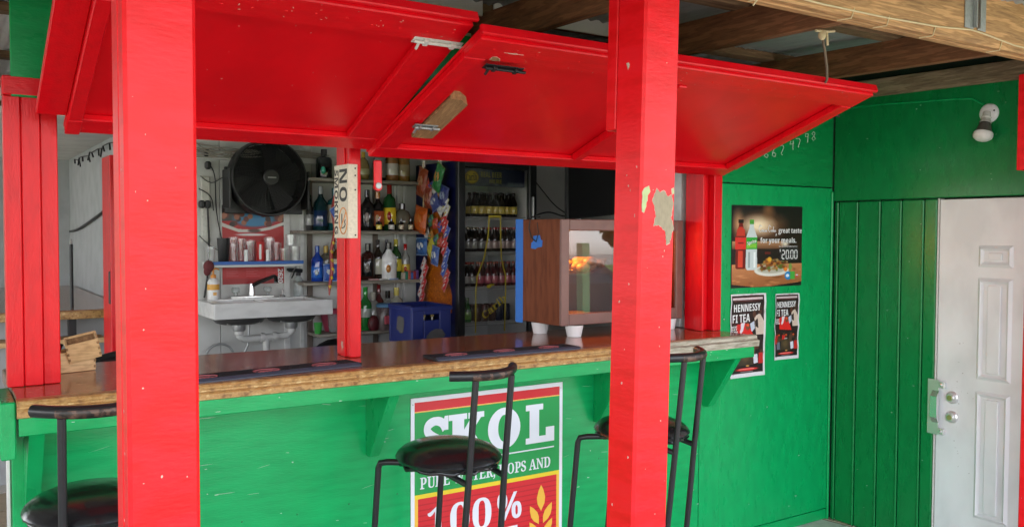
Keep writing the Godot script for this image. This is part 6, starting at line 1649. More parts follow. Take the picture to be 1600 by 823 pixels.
	for k in 120:
		q.blob(rs.randf_range(0.3, 0.75), rs.randf_range(0.3, 0.93), 0.02, 0.008, Color(0.78, 0.46, 0.12), 0.5, 0.7)
		q.blob(rs.randf_range(0.12, 0.9), rs.randf_range(0.72, 0.93), 0.03, 0.009, Color(0.72, 0.40, 0.08) if k % 2 else Color(0.5, 0.24, 0.05), 0.5, 0.7)
	q.poly([0.30, 0.50, 0.62, 0.46, 0.66, 0.52, 0.34, 0.58], Color(0.75, 0.66, 0.12))
	q.speckle(0.1, 0.5, 0.93, 0.93, 0.08, rs)
	q.rect(0.08, 0.06, 0.24, 0.14, Color(0.3, 0.33, 0.36))
	q.speckle(0.08, 0.06, 0.24, 0.14, 0.2, rs)
	var side := Shape.new()
	side.quad_uv(Vector3(-1.6362, 1.12, -2.345) + o, Vector3(-1.6362, 1.12, -1.765) + o, Vector3(-1.6362, 2.225, -1.765) + o, Vector3(-1.6362, 2.225, -2.345) + o)
	part(c, "side_print", side, print_mat(q.tex(), 0.3))
	part(c, "side_panel", Shape.new().bb(Vector3(-1.6365, 0.3, -2.345) + o, Vector3(-1.6355, 1.118, -1.765) + o, 0.0), mat(lin(0.004, 0.012, 0.07), 0.3))
	# outline of a big bottle taped on the glass
	var y0 := Shape.new()
	var zz := -1.7365
	for side_x: Array in [[-1.384, -1.392, -1.425, -1.478, -1.49, -1.492], [-1.292, -1.290, -1.284, -1.250, -1.248, -1.256]]:
		var ys := [1.85, 1.72, 1.57, 1.45, 1.35, 1.06]
		for k in 5:
			y0.beam(Vector3(side_x[k], ys[k], zz) + o, Vector3(side_x[k + 1], ys[k + 1], zz) + o, 0.0012, 0.010, Vector3(1, 0.001, 0), 0.0002)
	y0.beam(Vector3(-1.39, 1.856, zz) + o, Vector3(-1.286, 1.858, zz) + o, 0.0012, 0.016, Vector3.UP, 0.0002)
	part(d, "yellow_outline", y0, M.tape_yellow)
	letters(d, "Carib", 0.22, 0.055, look(Basis(Vector3(0, 0, 1), 0.62), Vector3(-1.345, 1.235, zz) + o), M.tape_yellow, "Droid Serif", true, 0.0, "lettering", 0.0008)
	var bird := Shape.new().ball(Vector3(-1.385, 1.375, zz) + o, Vector3(0.02, 0.012, 0.0006), 10, 6).ball(Vector3(-1.365, 1.385, zz) + o, Vector3(0.025, 0.007, 0.0006), 10, 6)
	part(d, "yellow_emblem", bird, M.tape_yellow)
	# bottles, one thing each
	var dark_glass := liquid(lin(0.012, 0.007, 0.004))
	var kinds := {
		"gold": [dark_glass, lin(0.03, 0.03, 0.03), lin(0.55, 0.42, 0.08), "dark beer bottle with a gold label on the top cooler shelf", "gold labelled beer bottles on the top cooler shelf"],
		"plain": [dark_glass, lin(0.16, 0.13, 0.06), lin(0.20, 0.19, 0.17), "dark beer bottle with a black label on the second cooler shelf", "black labelled bottles on the second cooler shelf"],
		"red": [dark_glass, lin(0.3, 0.03, 0.03), lin(0.42, 0.30, 0.26), "dark bottle with a pale red label on the second cooler shelf", "pale red labelled bottles on the second cooler shelf"],
		"stout": [dark_glass, lin(0.32, 0.04, 0.04), lin(0.34, 0.32, 0.30), "dark stout bottle with a white oval label on the third cooler shelf", "white labelled stout bottles on the third cooler shelf"],
		"pink": [liquid(lin(0.10, 0.018, 0.02)), lin(0.45, 0.10, 0.08), lin(0.55, 0.12, 0.16), "reddish bottle with a bright pink label on the third cooler shelf", "pink labelled bottles on the third cooler shelf"],
		"green": [liquid(lin(0.02, 0.10, 0.015)), lin(0.25, 0.35, 0.2), lin(0.16, 0.32, 0.05), "green glass bottle with a green label on the fourth cooler shelf", "green bottles on the fourth cooler shelf"],
	}
	var protos := {}
	for k in kinds:
		var a: Array = kinds[k]
		protos[k] = bottle("cooler_bottle", a[3], Vector3(0, -50, 0), "beer", 0.17, 0.0275, a[0], a[1], a[2], [0.12, 0.42], a[4])
	var used := {}
	var rows := [["gold", 1.857, [-1.44, -1.385, -1.33, -1.275, -1.22, -1.165, -1.11]], ["plain", 1.615, [-1.55, -1.495, -1.44, -1.385]], ["red", 1.615, [-1.33, -1.275, -1.22, -1.165, -1.11]], ["stout", 1.372, [-1.555, -1.50, -1.445]], ["pink", 1.372, [-1.385, -1.33, -1.275, -1.22, -1.165, -1.115]], ["green", 1.125, [-1.55, -1.49]]]
	for r in rows:
		for x: float in r[2]:
			for z: float in [-1.845, -1.915]:
				var at := Vector3(x + rng.randf_range(-0.006, 0.006) + (0.012 if z < -1.9 else 0.0), r[1], z + rng.randf_range(-0.008, 0.008))
				if not used.has(r[0]):
					used[r[0]] = true
					protos[r[0]].position = at
				else:
					copy(protos[r[0]], protos[r[0]].get_meta("label"), at)
	var n := 0
	for x: float in [-1.41, -1.35, -1.29, -1.23, -1.17]:
		for z: float in [-1.85, -1.92]:
			var pinkish := n < 6
			var can := thing("cooler_can", ["pink and silver drink can on the fourth cooler shelf", "dark blue drink can on the fourth cooler shelf"][0 if pinkish else 1], "can", Vector3(x, 1.125, z), ["pink cans on the fourth cooler shelf", "blue cans on the fourth cooler shelf"][0 if pinkish else 1])
			part(can, "body", Shape.new().lathe([Vector2(0, 0), Vector2(0.022, 0), Vector2(0.027, 0.008), Vector2(0.027, 0.105), Vector2(0.022, 0.117), Vector2(0, 0.115)], V, 14), mat(lin(0.40, 0.16, 0.12) if pinkish else lin(0.02, 0.03, 0.16), 0.3, {"tex": T.cells, "scale": Vector3(12, 12, 12)}))
			n += 1

func build_snacks() -> void:
	var face := Basis(Vector3.UP, -PI / 2)
	var x := -1.672
	packet("snack_packet", "large green snack packet hanging highest on the cooler side", Vector3(x - 0.01, 2.12, -1.92), 0.12, 0.19, lin(0.02, 0.18, 0.04), lin(0.45, 0.22, 0.05), face * Basis(Vector3(0, 0, 1), -0.5))
	packet("snack_packet", "orange snack packet hanging at the rear of the cooler side", Vector3(x - 0.02, 1.835, -2.165), 0.19, 0.18, lin(0.48, 0.09, 0.01), lin(0.5, 0.15, 0.03), face * Basis(Vector3(0, 0, 1), -0.2))
	packet("snack_packet", "brown orange snack packet hanging top rear on the cooler side", Vector3(x, 2.10, -2.18), 0.14, 0.2, lin(0.26, 0.05, 0.015), lin(0.4, 0.2, 0.1), face * Basis(Vector3(0, 0, 1), -0.3))
	packet("snack_packet", "red brown snack packet just below the top rear one", Vector3(x, 1.985, -2.09), 0.12, 0.14, lin(0.22, 0.04, 0.02), lin(0.3, 0.12, 0.06), face)
	packet("snack_packet", "blue and white snack packet under the orange one", Vector3(x - 0.01, 1.645, -2.165), 0.17, 0.12, lin(0.03, 0.10, 0.28), lin(0.55, 0.56, 0.58), face)
	packet("snack_packet", "yellow snack packet slanting across the printed glass neck", Vector3(x, 1.62, -2.03), 0.12, 0.14, lin(0.42, 0.36, 0.04), lin(0.45, 0.40, 0.05), face * Basis(Vector3(0, 0, 1), 0.7))
	packet("snack_packet", "white and blue snack packet beside the yellow one", Vector3(x - 0.01, 1.585, -1.965), 0.11, 0.13, lin(0.05, 0.1, 0.3), lin(0.5, 0.5, 0.52), face * Basis(Vector3(0, 0, 1), -0.2))
	packet("snack_packet", "silver blue snack packet below the large green one", Vector3(x, 1.955, -1.99), 0.12, 0.11, lin(0.04, 0.06, 0.2), lin(0.4, 0.42, 0.46), face * Basis(Vector3(0, 0, 1), 0.4))
	packet("snack_packet", "dark blue snack packet near the front edge, upper cooler side", Vector3(x, 1.99, -1.86), 0.12, 0.14, lin(0.02, 0.03, 0.14), lin(0.22, 0.26, 0.36), face * Basis(Vector3(0, 0, 1), -0.3))
	var cs := [[lin(0.5, 0.5, 0.5), lin(0.45, 0.4, 0.05), "yellow white"], [lin(0.45, 0.03, 0.03), lin(0.5, 0.5, 0.5), "red white"], [lin(0.04, 0.08, 0.35), lin(0.5, 0.5, 0.52), "blue white"]]
	var order := [0, 0, 1, 1, 2, 1, 1, 2, 2, 2, 1, 1]
	for k in 12:
		var c: Array = cs[order[k]]
		packet("snack_sachet", ["topmost", "second", "third", "fourth", "fifth", "sixth", "seventh", "eighth", "ninth", "tenth", "eleventh", "lowest"][k] + " small sachet, " + c[2] + ", in the strip by the cooler door", Vector3(x, 1.935 - k * 0.049, -1.84 + 0.02 * sin(k * 2.0)), 0.115, 0.043, c[0], c[1], face * Basis(Vector3(0, 0, 1), 0.95), "sachets strung down the cooler side by the door")
	for k in 6:
		packet("snack_sachet", ["topmost", "second", "third", "fourth", "fifth", "lowest"][k] + " small red white sachet in the strip at the cooler's rear edge", Vector3(x, 1.52 - k * 0.048, -2.16 - 0.012 * k + 0.04 * (k % 2)), 0.105, 0.042, cs[1][0] if k % 2 else lin(0.5, 0.5, 0.5), cs[1][1] if k % 2 else cs[1][0], face * Basis(Vector3(0, 0, 1), 0.95), "sachets strung down the cooler side at the rear")
	var tones := [lin(0.42, 0.05, 0.03), lin(0.03, 0.06, 0.26), lin(0.46, 0.45, 0.44), lin(0.38, 0.16, 0.03), lin(0.05, 0.16, 0.06)]
	for k in 16:
		var col := k % 4
		packet("snack_sachet", "small mixed snack sachet pinned between the larger packets on the cooler side", Vector3(x + 0.012, 2.08 - 0.058 * (k / 4) * 2.0 - 0.02 * col, -2.13 + 0.065 * col + rng.randf_range(-0.01, 0.01)), 0.085, 0.07, tones[k % 5], tones[(k * 2 + 3) % 5], face * Basis(Vector3(0, 0, 1), rng.randf_range(-0.7, 0.7)), "mixed sachets between the larger packets")
	var hooks := thing("snack_hooks", "small price tagged hooks over the hanging snack packets", "hooks", Vector3(-1.66, 2.2, -2.05))
	for z: float in [-0.11, 0.13]:
		part(hooks, "price_tag", Shape.new().box(Vector3(-0.01, 0.03, z), Vector3(0.003, 0.045, 0.045), 0.001), M.paper)
		part(hooks, "hook_wire", Shape.new().tube([Vector3(0.02, 0.05, z), Vector3(-0.012, 0.04, z), Vector3(-0.012, -0.03, z), Vector3(-0.02, -0.1, z)], 0.004, 6), M.twine)
	part(hooks, "hook_wire", Shape.new().tube([Vector3(-0.012, -0.17, -0.1), Vector3(-0.02, -0.3, -0.1)], 0.005, 6), M.twine)

func build_crate() -> void:
	var c := thing("drinks_crate", "deep blue plastic drinks crate with torn white stickers", "crate", Vector3(-2.01, 1.03, -1.56))
	var hx := 0.135
	var hz := 0.165
	var h := 0.265
	part(c, "shell", Shape.new().bb(Vector3(-hx, 0, -hz), Vector3(hx, 0.02, hz)).bb(Vector3(-hx, 0.021, hz - 0.016), Vector3(-0.055, h, hz), 0.004).bb(Vector3(0.055, 0.021, hz - 0.016), Vector3(hx, h, hz), 0.004).bb(Vector3(-0.0545, 0.021, hz - 0.016), Vector3(0.0545, 0.175, hz), 0.004).bb(Vector3(-0.0545, 0.21, hz - 0.016), Vector3(0.0545, h, hz), 0.004).bb(Vector3(-hx, 0.021, -hz), Vector3(hx, h, -hz + 0.016), 0.004).bb(Vector3(-hx, 0.021, -hz + 0.0165), Vector3(-hx + 0.016, h, hz - 0.0165), 0.004).bb(Vector3(hx - 0.016, 0.021, -hz + 0.0165), Vector3(hx, h, hz - 0.0165), 0.004), M.crate)
	part(c, "rim", Shape.new().bb(Vector3(-hx - 0.006, h - 0.03, hz + 0.0002), Vector3(hx + 0.006, h - 0.004, hz + 0.008)).bb(Vector3(-hx - 0.008, h - 0.03, -hz), Vector3(-hx - 0.0002, h - 0.004, hz)), M.crate)
	var torn := PackedVector2Array([Vector2(-0.07, -0.05), Vector2(-0.055, 0.0), Vector2(-0.03, 0.025), Vector2(0.01, 0.04), Vector2(0.05, 0.035), Vector2(0.075, 0.0), Vector2(0.06, -0.02), Vector2(0.07, -0.05)])
	var pm := mat(lin(0.42, 0.40, 0.40), 0.8, {"tex": T.cells, "scale": Vector3(16, 16, 16)})
	part(c, "torn_sticker", Shape.new().prism(torn, Transform3D(Basis(), Vector3(0.02, 0.08, hz + 0.0005)), 0.001), pm)
	var torn2 := PackedVector2Array([Vector2(-0.055, -0.04), Vector2(-0.04, 0.04), Vector2(-0.015, 0.055), Vector2(0.05, 0.045), Vector2(0.055, 0.0), Vector2(0.04, -0.05), Vector2(0.0, -0.055), Vector2(-0.03, -0.035)])
	part(c, "torn_sticker", Shape.new().prism(torn2, Transform3D(Basis(Vector3(0, 0, 1), Vector3.UP, Vector3.LEFT), Vector3(-hx - 0.0005, 0.14, 0.0)), 0.001), pm)
	for x: float in [-0.03, 0.03]:
		bottle("crate_bottle", "bottle neck showing in the " + ("first" if x < 0 else "second") + " half of the blue crate's handle hole", Vector3(-2.01 + x, 1.052, -1.45), "beer", 0.19, 0.028, lin(0.05, 0.03, 0.01), lin(0.4, 0.3, 0.12), lin(0.4, 0.35, 0.3), [0.2, 0.5], "bottles in the blue crate")
	var s := thing("crate_stand", "low wooden stand under the blue drinks crate behind the counter", "stand", Vector3(-2.01, 0.28, -1.56))
	part(s, "top", Shape.new().bb(Vector3(-0.2, 0.72, -0.2), Vector3(0.2, 0.749, 0.2)), M.raw)
	for sx: float in [-1, 1]:
		for sz: float in [-1, 1]:
			part(s, "leg", Shape.new().bb(Vector3(sx * 0.18 - 0.02, 0, sz * 0.18 - 0.02), Vector3(sx * 0.18 + 0.02, 0.719, sz * 0.18 + 0.02)), M.raw)

func build_case() -> void:
	var c := thing("food_case", "brown wooden food warmer case with glass front on the counter", "display case", Vector3(-1.525, 1.28, -0.345))
	var o := Vector3(1.525, -1.28, 0.345)
	var x0 := -1.943
	var x1 := -1.108
	var y0 := 1.277
	var y1 := 1.817
	var zf := -0.14
	var zb := -0.545
	part(c, "side_panel", Shape.new().bb(Vector3(x0, y0, zb) + o, Vector3(x0 + 0.02, y1, zf - 0.022) + o), M.case_wood)
	part(c, "side_panel", Shape.new().bb(Vector3(x1 - 0.02, y0, zb) + o, Vector3(x1, y1, zf - 0.022) + o), M.case_wood)
	part(c, "top_panel", Shape.new().bb(Vector3(x0 + 0.021, y1 - 0.02, zb) + o, Vector3(x1 - 0.021, y1, zf - 0.022) + o), M.case_wood)
	part(c, "base_panel", Shape.new().bb(Vector3(x0 + 0.021, y0, zb) + o, Vector3(x1 - 0.021, y0 + 0.02, zf - 0.022) + o), M.case_wood)
	part(c, "back_panel", Shape.new().bb(Vector3(x0 + 0.021, y0 + 0.021, zb) + o, Vector3(x1 - 0.021, y1 - 0.021, zb + 0.012) + o), mat(lin(0.035, 0.018, 0.012), 0.6))
	part(c, "front_frame", Shape.new().bb(Vector3(x0, y0, zf - 0.021) + o, Vector3(x0 + 0.05, y1, zf) + o, 0.004).bb(Vector3(x1 - 0.05, y0, zf - 0.021) + o, Vector3(x1, y1, zf) + o, 0.004).bb(Vector3(x0 + 0.0505, y1 - 0.058, zf - 0.021) + o, Vector3(x1 - 0.0505, y1 - 0.001, zf - 0.001) + o, 0.004).bb(Vector3(x0 + 0.0505, y0 + 0.001, zf - 0.021) + o, Vector3(x1 - 0.0505, y0 + 0.06, zf - 0.001) + o, 0.004), M.case_frame)
	var pane := glass(Color(0.02, 0.02, 0.02), 0.03, 0.0)
	pane.metallic_specular = 0.9
	part(c, "pane", Shape.new().box(Vector3((x0 + x1) / 2, (y0 + y1) / 2, zf - 0.0115) + o, Vector3(x1 - x0 - 0.1, y1 - y0 - 0.118, 0.003), 0.0, Basis(Vector3.RIGHT, -0.0105)), pane)
	var sh := part(c, "glass_shelf", Shape.new().bb(Vector3(x0 + 0.022, 1.53, zb + 0.015) + o, Vector3(x1 - 0.022, 1.536, zf - 0.04) + o, 0.0), M.clear)
	sh.set_meta("label", "glass shelf inside the food case")
	# blue tape down the rear edge, and the taped lead
	part(c, "blue_tape", Shape.new().bb(Vector3(x0 - 0.0025, y0 - 0.012, zb - 0.01) + o, Vector3(x0 - 0.0005, y1 + 0.002, zb + 0.06) + o, 0.0005), M.tape)
	part(c, "blue_tape", Shape.new().prism(PackedVector2Array([Vector2(-0.05, -0.035), Vector2(-0.045, -0.005), Vector2(-0.03, 0.0), Vector2(-0.028, 0.03), Vector2(0.03, 0.035), Vector2(0.04, 0.01), Vector2(0.055, 0.008), Vector2(0.05, -0.025), Vector2(0.01, -0.03), Vector2(-0.01, -0.038)]), Transform3D(Basis(Vector3(0, 0, 1), Vector3.UP, Vector3.LEFT), Vector3(x0 - 0.0006, 1.70, -0.36) + o), 0.0015), M.tape)
	part(c, "lead", Shape.new().tube([Vector3(x0 - 0.003, 1.70, -0.36) + o, Vector3(x0 - 0.012, 1.72, -0.39) + o, Vector3(x0 - 0.012, 1.77, -0.415) + o, Vector3(x0 - 0.012, 1.825, -0.40) + o, Vector3(x0 + 0.05, 1.832, -0.40) + o], 0.003, 6).tube([Vector3(x0 - 0.003, 1.70, -0.36) + o, Vector3(x0 - 0.01, 1.75, -0.33) + o, Vector3(x0 - 0.008, 1.80, -0.345) + o], 0.002, 5), M.black)
	# warming bulb, lit
	var glow := StandardMaterial3D.new()
	glow.albedo_color = Color(1, 0.9, 0.75)
	glow.emission_enabled = true
	glow.emission = Color(1.0, 0.72, 0.38)
	glow.emission_energy_multiplier = 1.3
	part(c, "warming_bulb", Shape.new().ball(Vector3(-1.87, 1.67, -0.36) + o, Vector3(0.03, 0.038, 0.03), 16, 10), glow)
	part(c, "bulb_holder", Shape.new().lathe([Vector2(0, 0), Vector2(0.018, 0), Vector2(0.022, 0.05), Vector2(0.022, 0.09)], Vector3(-1.87, 1.705, -0.36) + o, 14), M.white_plastic)
	var lamp := OmniLight3D.new()
	lamp.name = "warming_light"
	lamp.light_color = Color(1.0, 0.62, 0.26)
	lamp.light_energy = 0.06
	lamp.light_size = 0.03
	lamp.omni_range = 6.0
	lamp.omni_attenuation = 2.0
	lamp.shadow_enabled = true
	lamp.position = Vector3(-1.82, 1.675, -0.29) + o
	c.add_child(lamp)
	# what is kept warm
	var dish := thing("glass_dish", "oval glass dish of golden fried food on the case's glass shelf", "dish", Vector3(-1.70, 1.537, -0.30))
	part(dish, "bowl", Shape.new().lathe([Vector2(0, 0), Vector2(0.10, 0), Vector2(0.14, 0.03), Vector2(0.155, 0.075), Vector2(0.15, 0.075), Vector2(0.135, 0.032), Vector2(0.1, 0.006), Vector2(0, 0.006)], V, 28, Basis(), Vector2(1.1, 0.75)), M.clear)
	for k in 14:
		var t := k * 2.4
		part(dish, "fried_piece", Shape.new().ball(Vector3(cos(t) * 0.022 * (k % 7), 0.03 + 0.015 * (k % 3), sin(t) * 0.012 * (k % 7)), Vector3(0.042, 0.024, 0.03), 10, 6), mat(lin(0.50, 0.24, 0.05), 0.6, {"tex": T.cells, "scale": Vector3(15, 15, 15)}))
	var plate := thing("pastry_plate", "white plate with a flat golden pastry on the case floor", "plate", Vector3(-1.76, 1.299, -0.28))
	part(plate, "plate", Shape.new().lathe([Vector2(0, 0), Vector2(0.07, 0), Vector2(0.12, 0.016), Vector2(0.118, 0.019), Vector2(0.07, 0.005), Vector2(0, 0.005)], V, 28), M.white_plastic)
	part(plate, "pastry", Shape.new().ball(Vector3(0, 0.02, 0), Vector3(0.095, 0.018, 0.09), 20, 8), mat(lin(0.55, 0.26, 0.06), 0.6, {"tex": T.cells, "scale": Vector3(10, 10, 10)}))
	var spots := [[-1.90, -0.385, "white cup under the rear corner of the food case"], [-1.835, -0.175, "white cup under the near front corner of the food case"], [-1.17, -0.19, "white cup under the far front corner of the food case"], [-1.17, -0.46, "white cup under the far rear corner of the food case"]]
	var first: Node3D
	for q in spots:
		if first == null:
			first = thing("white_cup", q[2], "cup", Vector3(q[0], 1.217, q[1]), "white cups the food case stands on")
			part(first, "cup", Shape.new().lathe([Vector2(0, 0), Vector2(0.036, 0), Vector2(0.037, 0.003), Vector2(0.048, 0.0585), Vector2(0.0455, 0.0585), Vector2(0.035, 0.006), Vector2(0, 0.005)], V, 28), M.white_plastic)
		else:
			copy(first, q[2], Vector3(q[0], 1.217, q[1]))

func build_counter_things() -> void:
	var m := thing("bar_mat", "long black rubber bar mat near the sink side of the counter", "bar mat", Vector3(-3.53, 1.217, 0.155), "black rubber bar mats on the counter", deg_to_rad(7))
	part(m, "sheet", Shape.new().bb(Vector3(-0.365, 0, -0.058), Vector3(0.365, 0.009, 0.045), 0.002), M.mat_black)
	part(m, "front_lip", Shape.new().prism(PackedVector2Array([Vector2(0, 0), Vector2(0.018, 0), Vector2(0.018, 0.005), Vector2(0.003, 0.0135), Vector2(0, 0.0135)]), Transform3D(Basis(Vector3(0, 0, 1), Vector3.UP, Vector3.LEFT), Vector3(0.365, 0, 0.0455)), 0.73), M.mat_grey)
	part(m, "rim", Shape.new().bb(Vector3(-0.372, 0, -0.065), Vector3(0.372, 0.012, -0.0585), 0.002).bb(Vector3(-0.372, 0, -0.058), Vector3(-0.3655, 0.012, 0.06), 0.002).bb(Vector3(0.3655, 0, -0.058), Vector3(0.372, 0.012, 0.06), 0.002), M.mat_black)
	var studs := Shape.new()
	for i in 52:
		for j in 7:
			var p := Vector3(-0.355 + i * 0.0139, 0.0105, -0.05 + j * 0.0139)
			var near := false
			for x: float in [-0.24, 0.0, 0.24]:
				near = near or Vector2((p.x - x) / 0.06, (p.z + 0.008) / 0.04).length() < 1.0
			if not near:
				studs.box(p, Vector3(0.008, 0.004, 0.008), 0.0015)
	part(m, "rubber_stud", studs, M.mat_black).set_meta("kind", "stuff")
	for x: float in [-0.24, 0.0, 0.24]:
		var ring := []
		for k in 28:
			ring.append(Vector3(x + 0.05 * cos(TAU * k / 28), 0.0105, -0.008 - 0.03 * sin(TAU * k / 28)))
		part(m, "oval_emblem", Shape.new().tube(ring, 0.0022, 6, true).box(Vector3(x, 0.0096, -0.008), Vector3(0.05, 0.002, 0.010), 0.0005), M.pink)
	copy(m, "long black rubber bar mat before the food case and stools", Vector3(-2.475, 1.217, 0.165), deg_to_rad(-1))
	# small wooden boxes at the left end
	var b := thing("wooden_box", "pale wooden box with dovetail corners lying flat on the counter", "box", Vector3(-4.165, 1.217, -0.31), "pale wooden boxes at the end of the counter", deg_to_rad(14))
	open_box(b, 0.19, 0.075, 0.12)
	var c := thing("wooden_box", "small pale wooden box tipped over on top of the flat one", "box", Vector3(-4.095, 1.272, -0.285), "pale wooden boxes at the end of the counter")
	c.basis = Basis(Vector3(0, 0, 1), 0.24) * Basis(Vector3(1, 0, 0), 0.25) * Basis(Vector3.UP, -0.1)
	open_box(c, 0.115, 0.075, 0.09)
	for k in 4:
		part(c, "divider", Shape.new().bb(Vector3(-0.045, 0.01, -0.032 + k * 0.018), Vector3(0.045, 0.07, -0.029 + k * 0.018), 0.0005), M.raw)
	var tools := thing("bar_tools", "jumble of small bar tools in the flat wooden box", "tools", Vector3(-4.22, 1.232, -0.33))
	part(tools, "spoon", Shape.new().tube([Vector3(0, 0.005, 0), Vector3(0.02, 0.09, 0.02)], 0.005, 6).ball(Vector3(0.024, 0.10, 0.024), Vector3(0.014, 0.02, 0.006)), M.steel)
	part(tools, "opener", Shape.new().tube([Vector3(0.02, 0.0, -0.02), Vector3(0.05, 0.085, 0.0)], 0.007, 6), M.black)
	# television hung over the case
	var t := thing("television", "black television hanging tilted in the dark behind the food case", "television", Vector3(-0.62, 2.13, -1.3))
	t.basis = Basis(Vector3(0, 0, 1), 0.1) * Basis(Vector3(1, 0, 0), 0.12)
	part(t, "screen", Shape.new().box(Vector3(0, 0, 0.0), Vector3(0.86, 0.5, 0.03), 0.004), mat(lin(0.004, 0.004, 0.005), 0.3))
	part(t, "bezel", Shape.new().bb(Vector3(-0.435, -0.255, -0.02), Vector3(-0.425, 0.255, 0.02)).bb(Vector3(0.425, -0.255, -0.02), Vector3(0.435, 0.255, 0.02)).bb(Vector3(-0.424, -0.255, -0.02), Vector3(0.424, -0.246, 0.02)).bb(Vector3(-0.424, 0.246, -0.02), Vector3(0.424, 0.255, 0.02)), M.black)
	part(t, "bracket", Shape.new().beam(Vector3(0, 0, -0.02), Vector3(0.1, 0.2, -0.6), 0.05, 0.05), M.black)

func open_box(b: Node3D, w: float, h: float, d: float) -> void:
	var q := 0.009
	part(b, "base", Shape.new().bb(Vector3(-w / 2 + q, 0, -d / 2 + q), Vector3(w / 2 - q, 0.008, d / 2 - q), 0.001), M.pine)
	for s: float in [-1.0, 1.0]:
		part(b, "long_side", Shape.new().box(Vector3(0, h / 2, s * (d / 2 - q / 2)), Vector3(w - 0.002, h, q), 0.0015), M.pine)
		part(b, "short_side", Shape.new().box(Vector3(s * (w / 2 - q / 2), h / 2, 0), Vector3(q, h - 0.002, d - 2 * q - 0.001), 0.0015), M.pine)
		for e: float in [-1.0, 1.0]:
			for k in 3:
				part(b, "finger_joint", Shape.new().box(Vector3(s * (w / 2 - 0.004), h * (0.2 + 0.3 * k), e * (d / 2 + 0.0001)), Vector3(0.0085, h * 0.14, 0.001), 0.0003), M.raw)

func wire(s: Shape, pts: Array, r := 0.004) -> Shape:
	var c := Curve3D.new()
	for i in pts.size():
		var d: Vector3 = (pts[mini(i + 1, pts.size() - 1)] - pts[maxi(i - 1, 0)]) * 0.2
		c.add_point(pts[i], -d, d)
	c.bake_interval = 0.03
	return s.tube(Array(c.get_baked_points()), r, 6)

func build_cables() -> void:
	var z := -2.405
	var p := thing("power_strip", "pale power strip with black plugs on the wall left of the fan", "power strip", Vector3(-3.115, 1.95, -2.41))
	part(p, "strip", Shape.new().box(Vector3(0, -0.06, 0), Vector3(0.055, 0.42, 0.03), 0.005), M.dirty_white)
	for q: Array in [[0.005, -0.03], [-0.03, -0.03], [0.01, 0.22], [0.0, 0.3]]:
		part(p, "plug", Shape.new().box(Vector3(q[0], q[1], 0.03), Vector3(0.035, 0.05, 0.05), 0.01), M.black)
	var w := thing("wall_cables", "tangle of thin dark cables on the wall left of the fan", "cables", Vector3(-3.1, 1.9, z))
	var o := Vector3(3.1, -1.9, -z)
	var s := Shape.new()
	wire(s, [Vector3(-3.10, 2.18, -2.37) + o, Vector3(-3.06, 2.10, -2.39) + o, Vector3(-3.05, 1.9, -2.40) + o, Vector3(-3.03, 1.75, -2.39) + o, Vector3(-3.0, 1.6, -2.39) + o])
	wire(s, [Vector3(-3.115, 1.92, -2.36) + o, Vector3(-3.10, 1.7, -2.39) + o, Vector3(-3.105, 1.5, -2.40) + o, Vector3(-3.13, 1.32, -2.40) + o], 0.006)
	wire(s, [Vector3(-3.15, 2.10, -2.39) + o, Vector3(-3.08, 2.06, -2.39) + o, Vector3(-3.0, 2.1, -2.39) + o, Vector3(-2.9, 2.12, -2.38) + o], 0.003)
	wire(s, [Vector3(-3.16, 2.02, -2.39) + o, Vector3(-3.09, 1.97, -2.38) + o, Vector3(-3.075, 1.88, -2.37) + o], 0.004)
	wire(s, [Vector3(-3.16, 1.72, -2.39) + o, Vector3(-3.10, 1.66, -2.38) + o, Vector3(-3.04, 1.62, -2.36) + o], 0.003)
	part(w, "cable", s, M.black)
	var t := Shape.new()
	for k in 9:
		wire(t, [Vector3(-3.2, 2.22 + 0.012 * k, -2.36 + 0.01 * (k % 3)) + o, Vector3(-3.05, 2.24 + 0.02 * ((k * 5) % 4) - 0.02, -2.33) + o, Vector3(-2.9, 2.23 + 0.012 * ((k * 3) % 5), -2.34) + o, Vector3(-2.6, 2.25 + 0.01 * ((k * 7) % 5), -2.35) + o, Vector3(-2.3, 2.24 + 0.015 * (k % 3), -2.35) + o], 0.004)
	part(w, "pale_cable", t, mat(lin(0.28, 0.26, 0.22), 0.6))
	var b := thing("television_cable", "thin black cable looping from the cooler to the television", "cable", Vector3(-1.0, 2.0, -1.5))
	var ob := Vector3(1.0, -2.0, 1.5)
	part(b, "cable", wire(Shape.new(), [Vector3(-1.17, 2.10, -1.5) + ob, Vector3(-1.09, 2.02, -1.5) + ob, Vector3(-0.99, 1.93, -1.5) + ob, Vector3(-0.87, 1.87, -1.5) + ob, Vector3(-0.80, 1.865, -1.48) + ob], 0.004), M.black)
	part(b, "cable", wire(Shape.new(), [Vector3(-0.92, 2.12, -1.4) + ob, Vector3(-0.95, 1.98, -1.42) + ob, Vector3(-0.86, 1.86, -1.45) + ob], 0.003), M.black)
	part(b, "cable", wire(Shape.new(), [Vector3(-1.25, 1.84, -1.45) + ob, Vector3(-1.1, 1.885, -1.45) + ob, Vector3(-0.95, 1.86, -1.45) + ob, Vector3(-0.8, 1.87, -1.45) + ob], 0.006), M.black)
	var l := thing("hall_cable", "black cable swagging along the grey back room wall", "cable", Vector3(-3.46, 1.9, -4.6))
	var ol := Vector3(3.46, -1.9, 4.6)
	var g := Shape.new()
	wire(g, [Vector3(-3.46, 1.74, -6.3) + ol, Vector3(-3.46, 1.77, -5.6) + ol, Vector3(-3.46, 1.86, -4.6) + ol, Vector3(-3.46, 1.96, -3.6) + ol, Vector3(-3.46, 1.98, -3.0) + ol], 0.012)
	part(l, "cable", g, M.black)

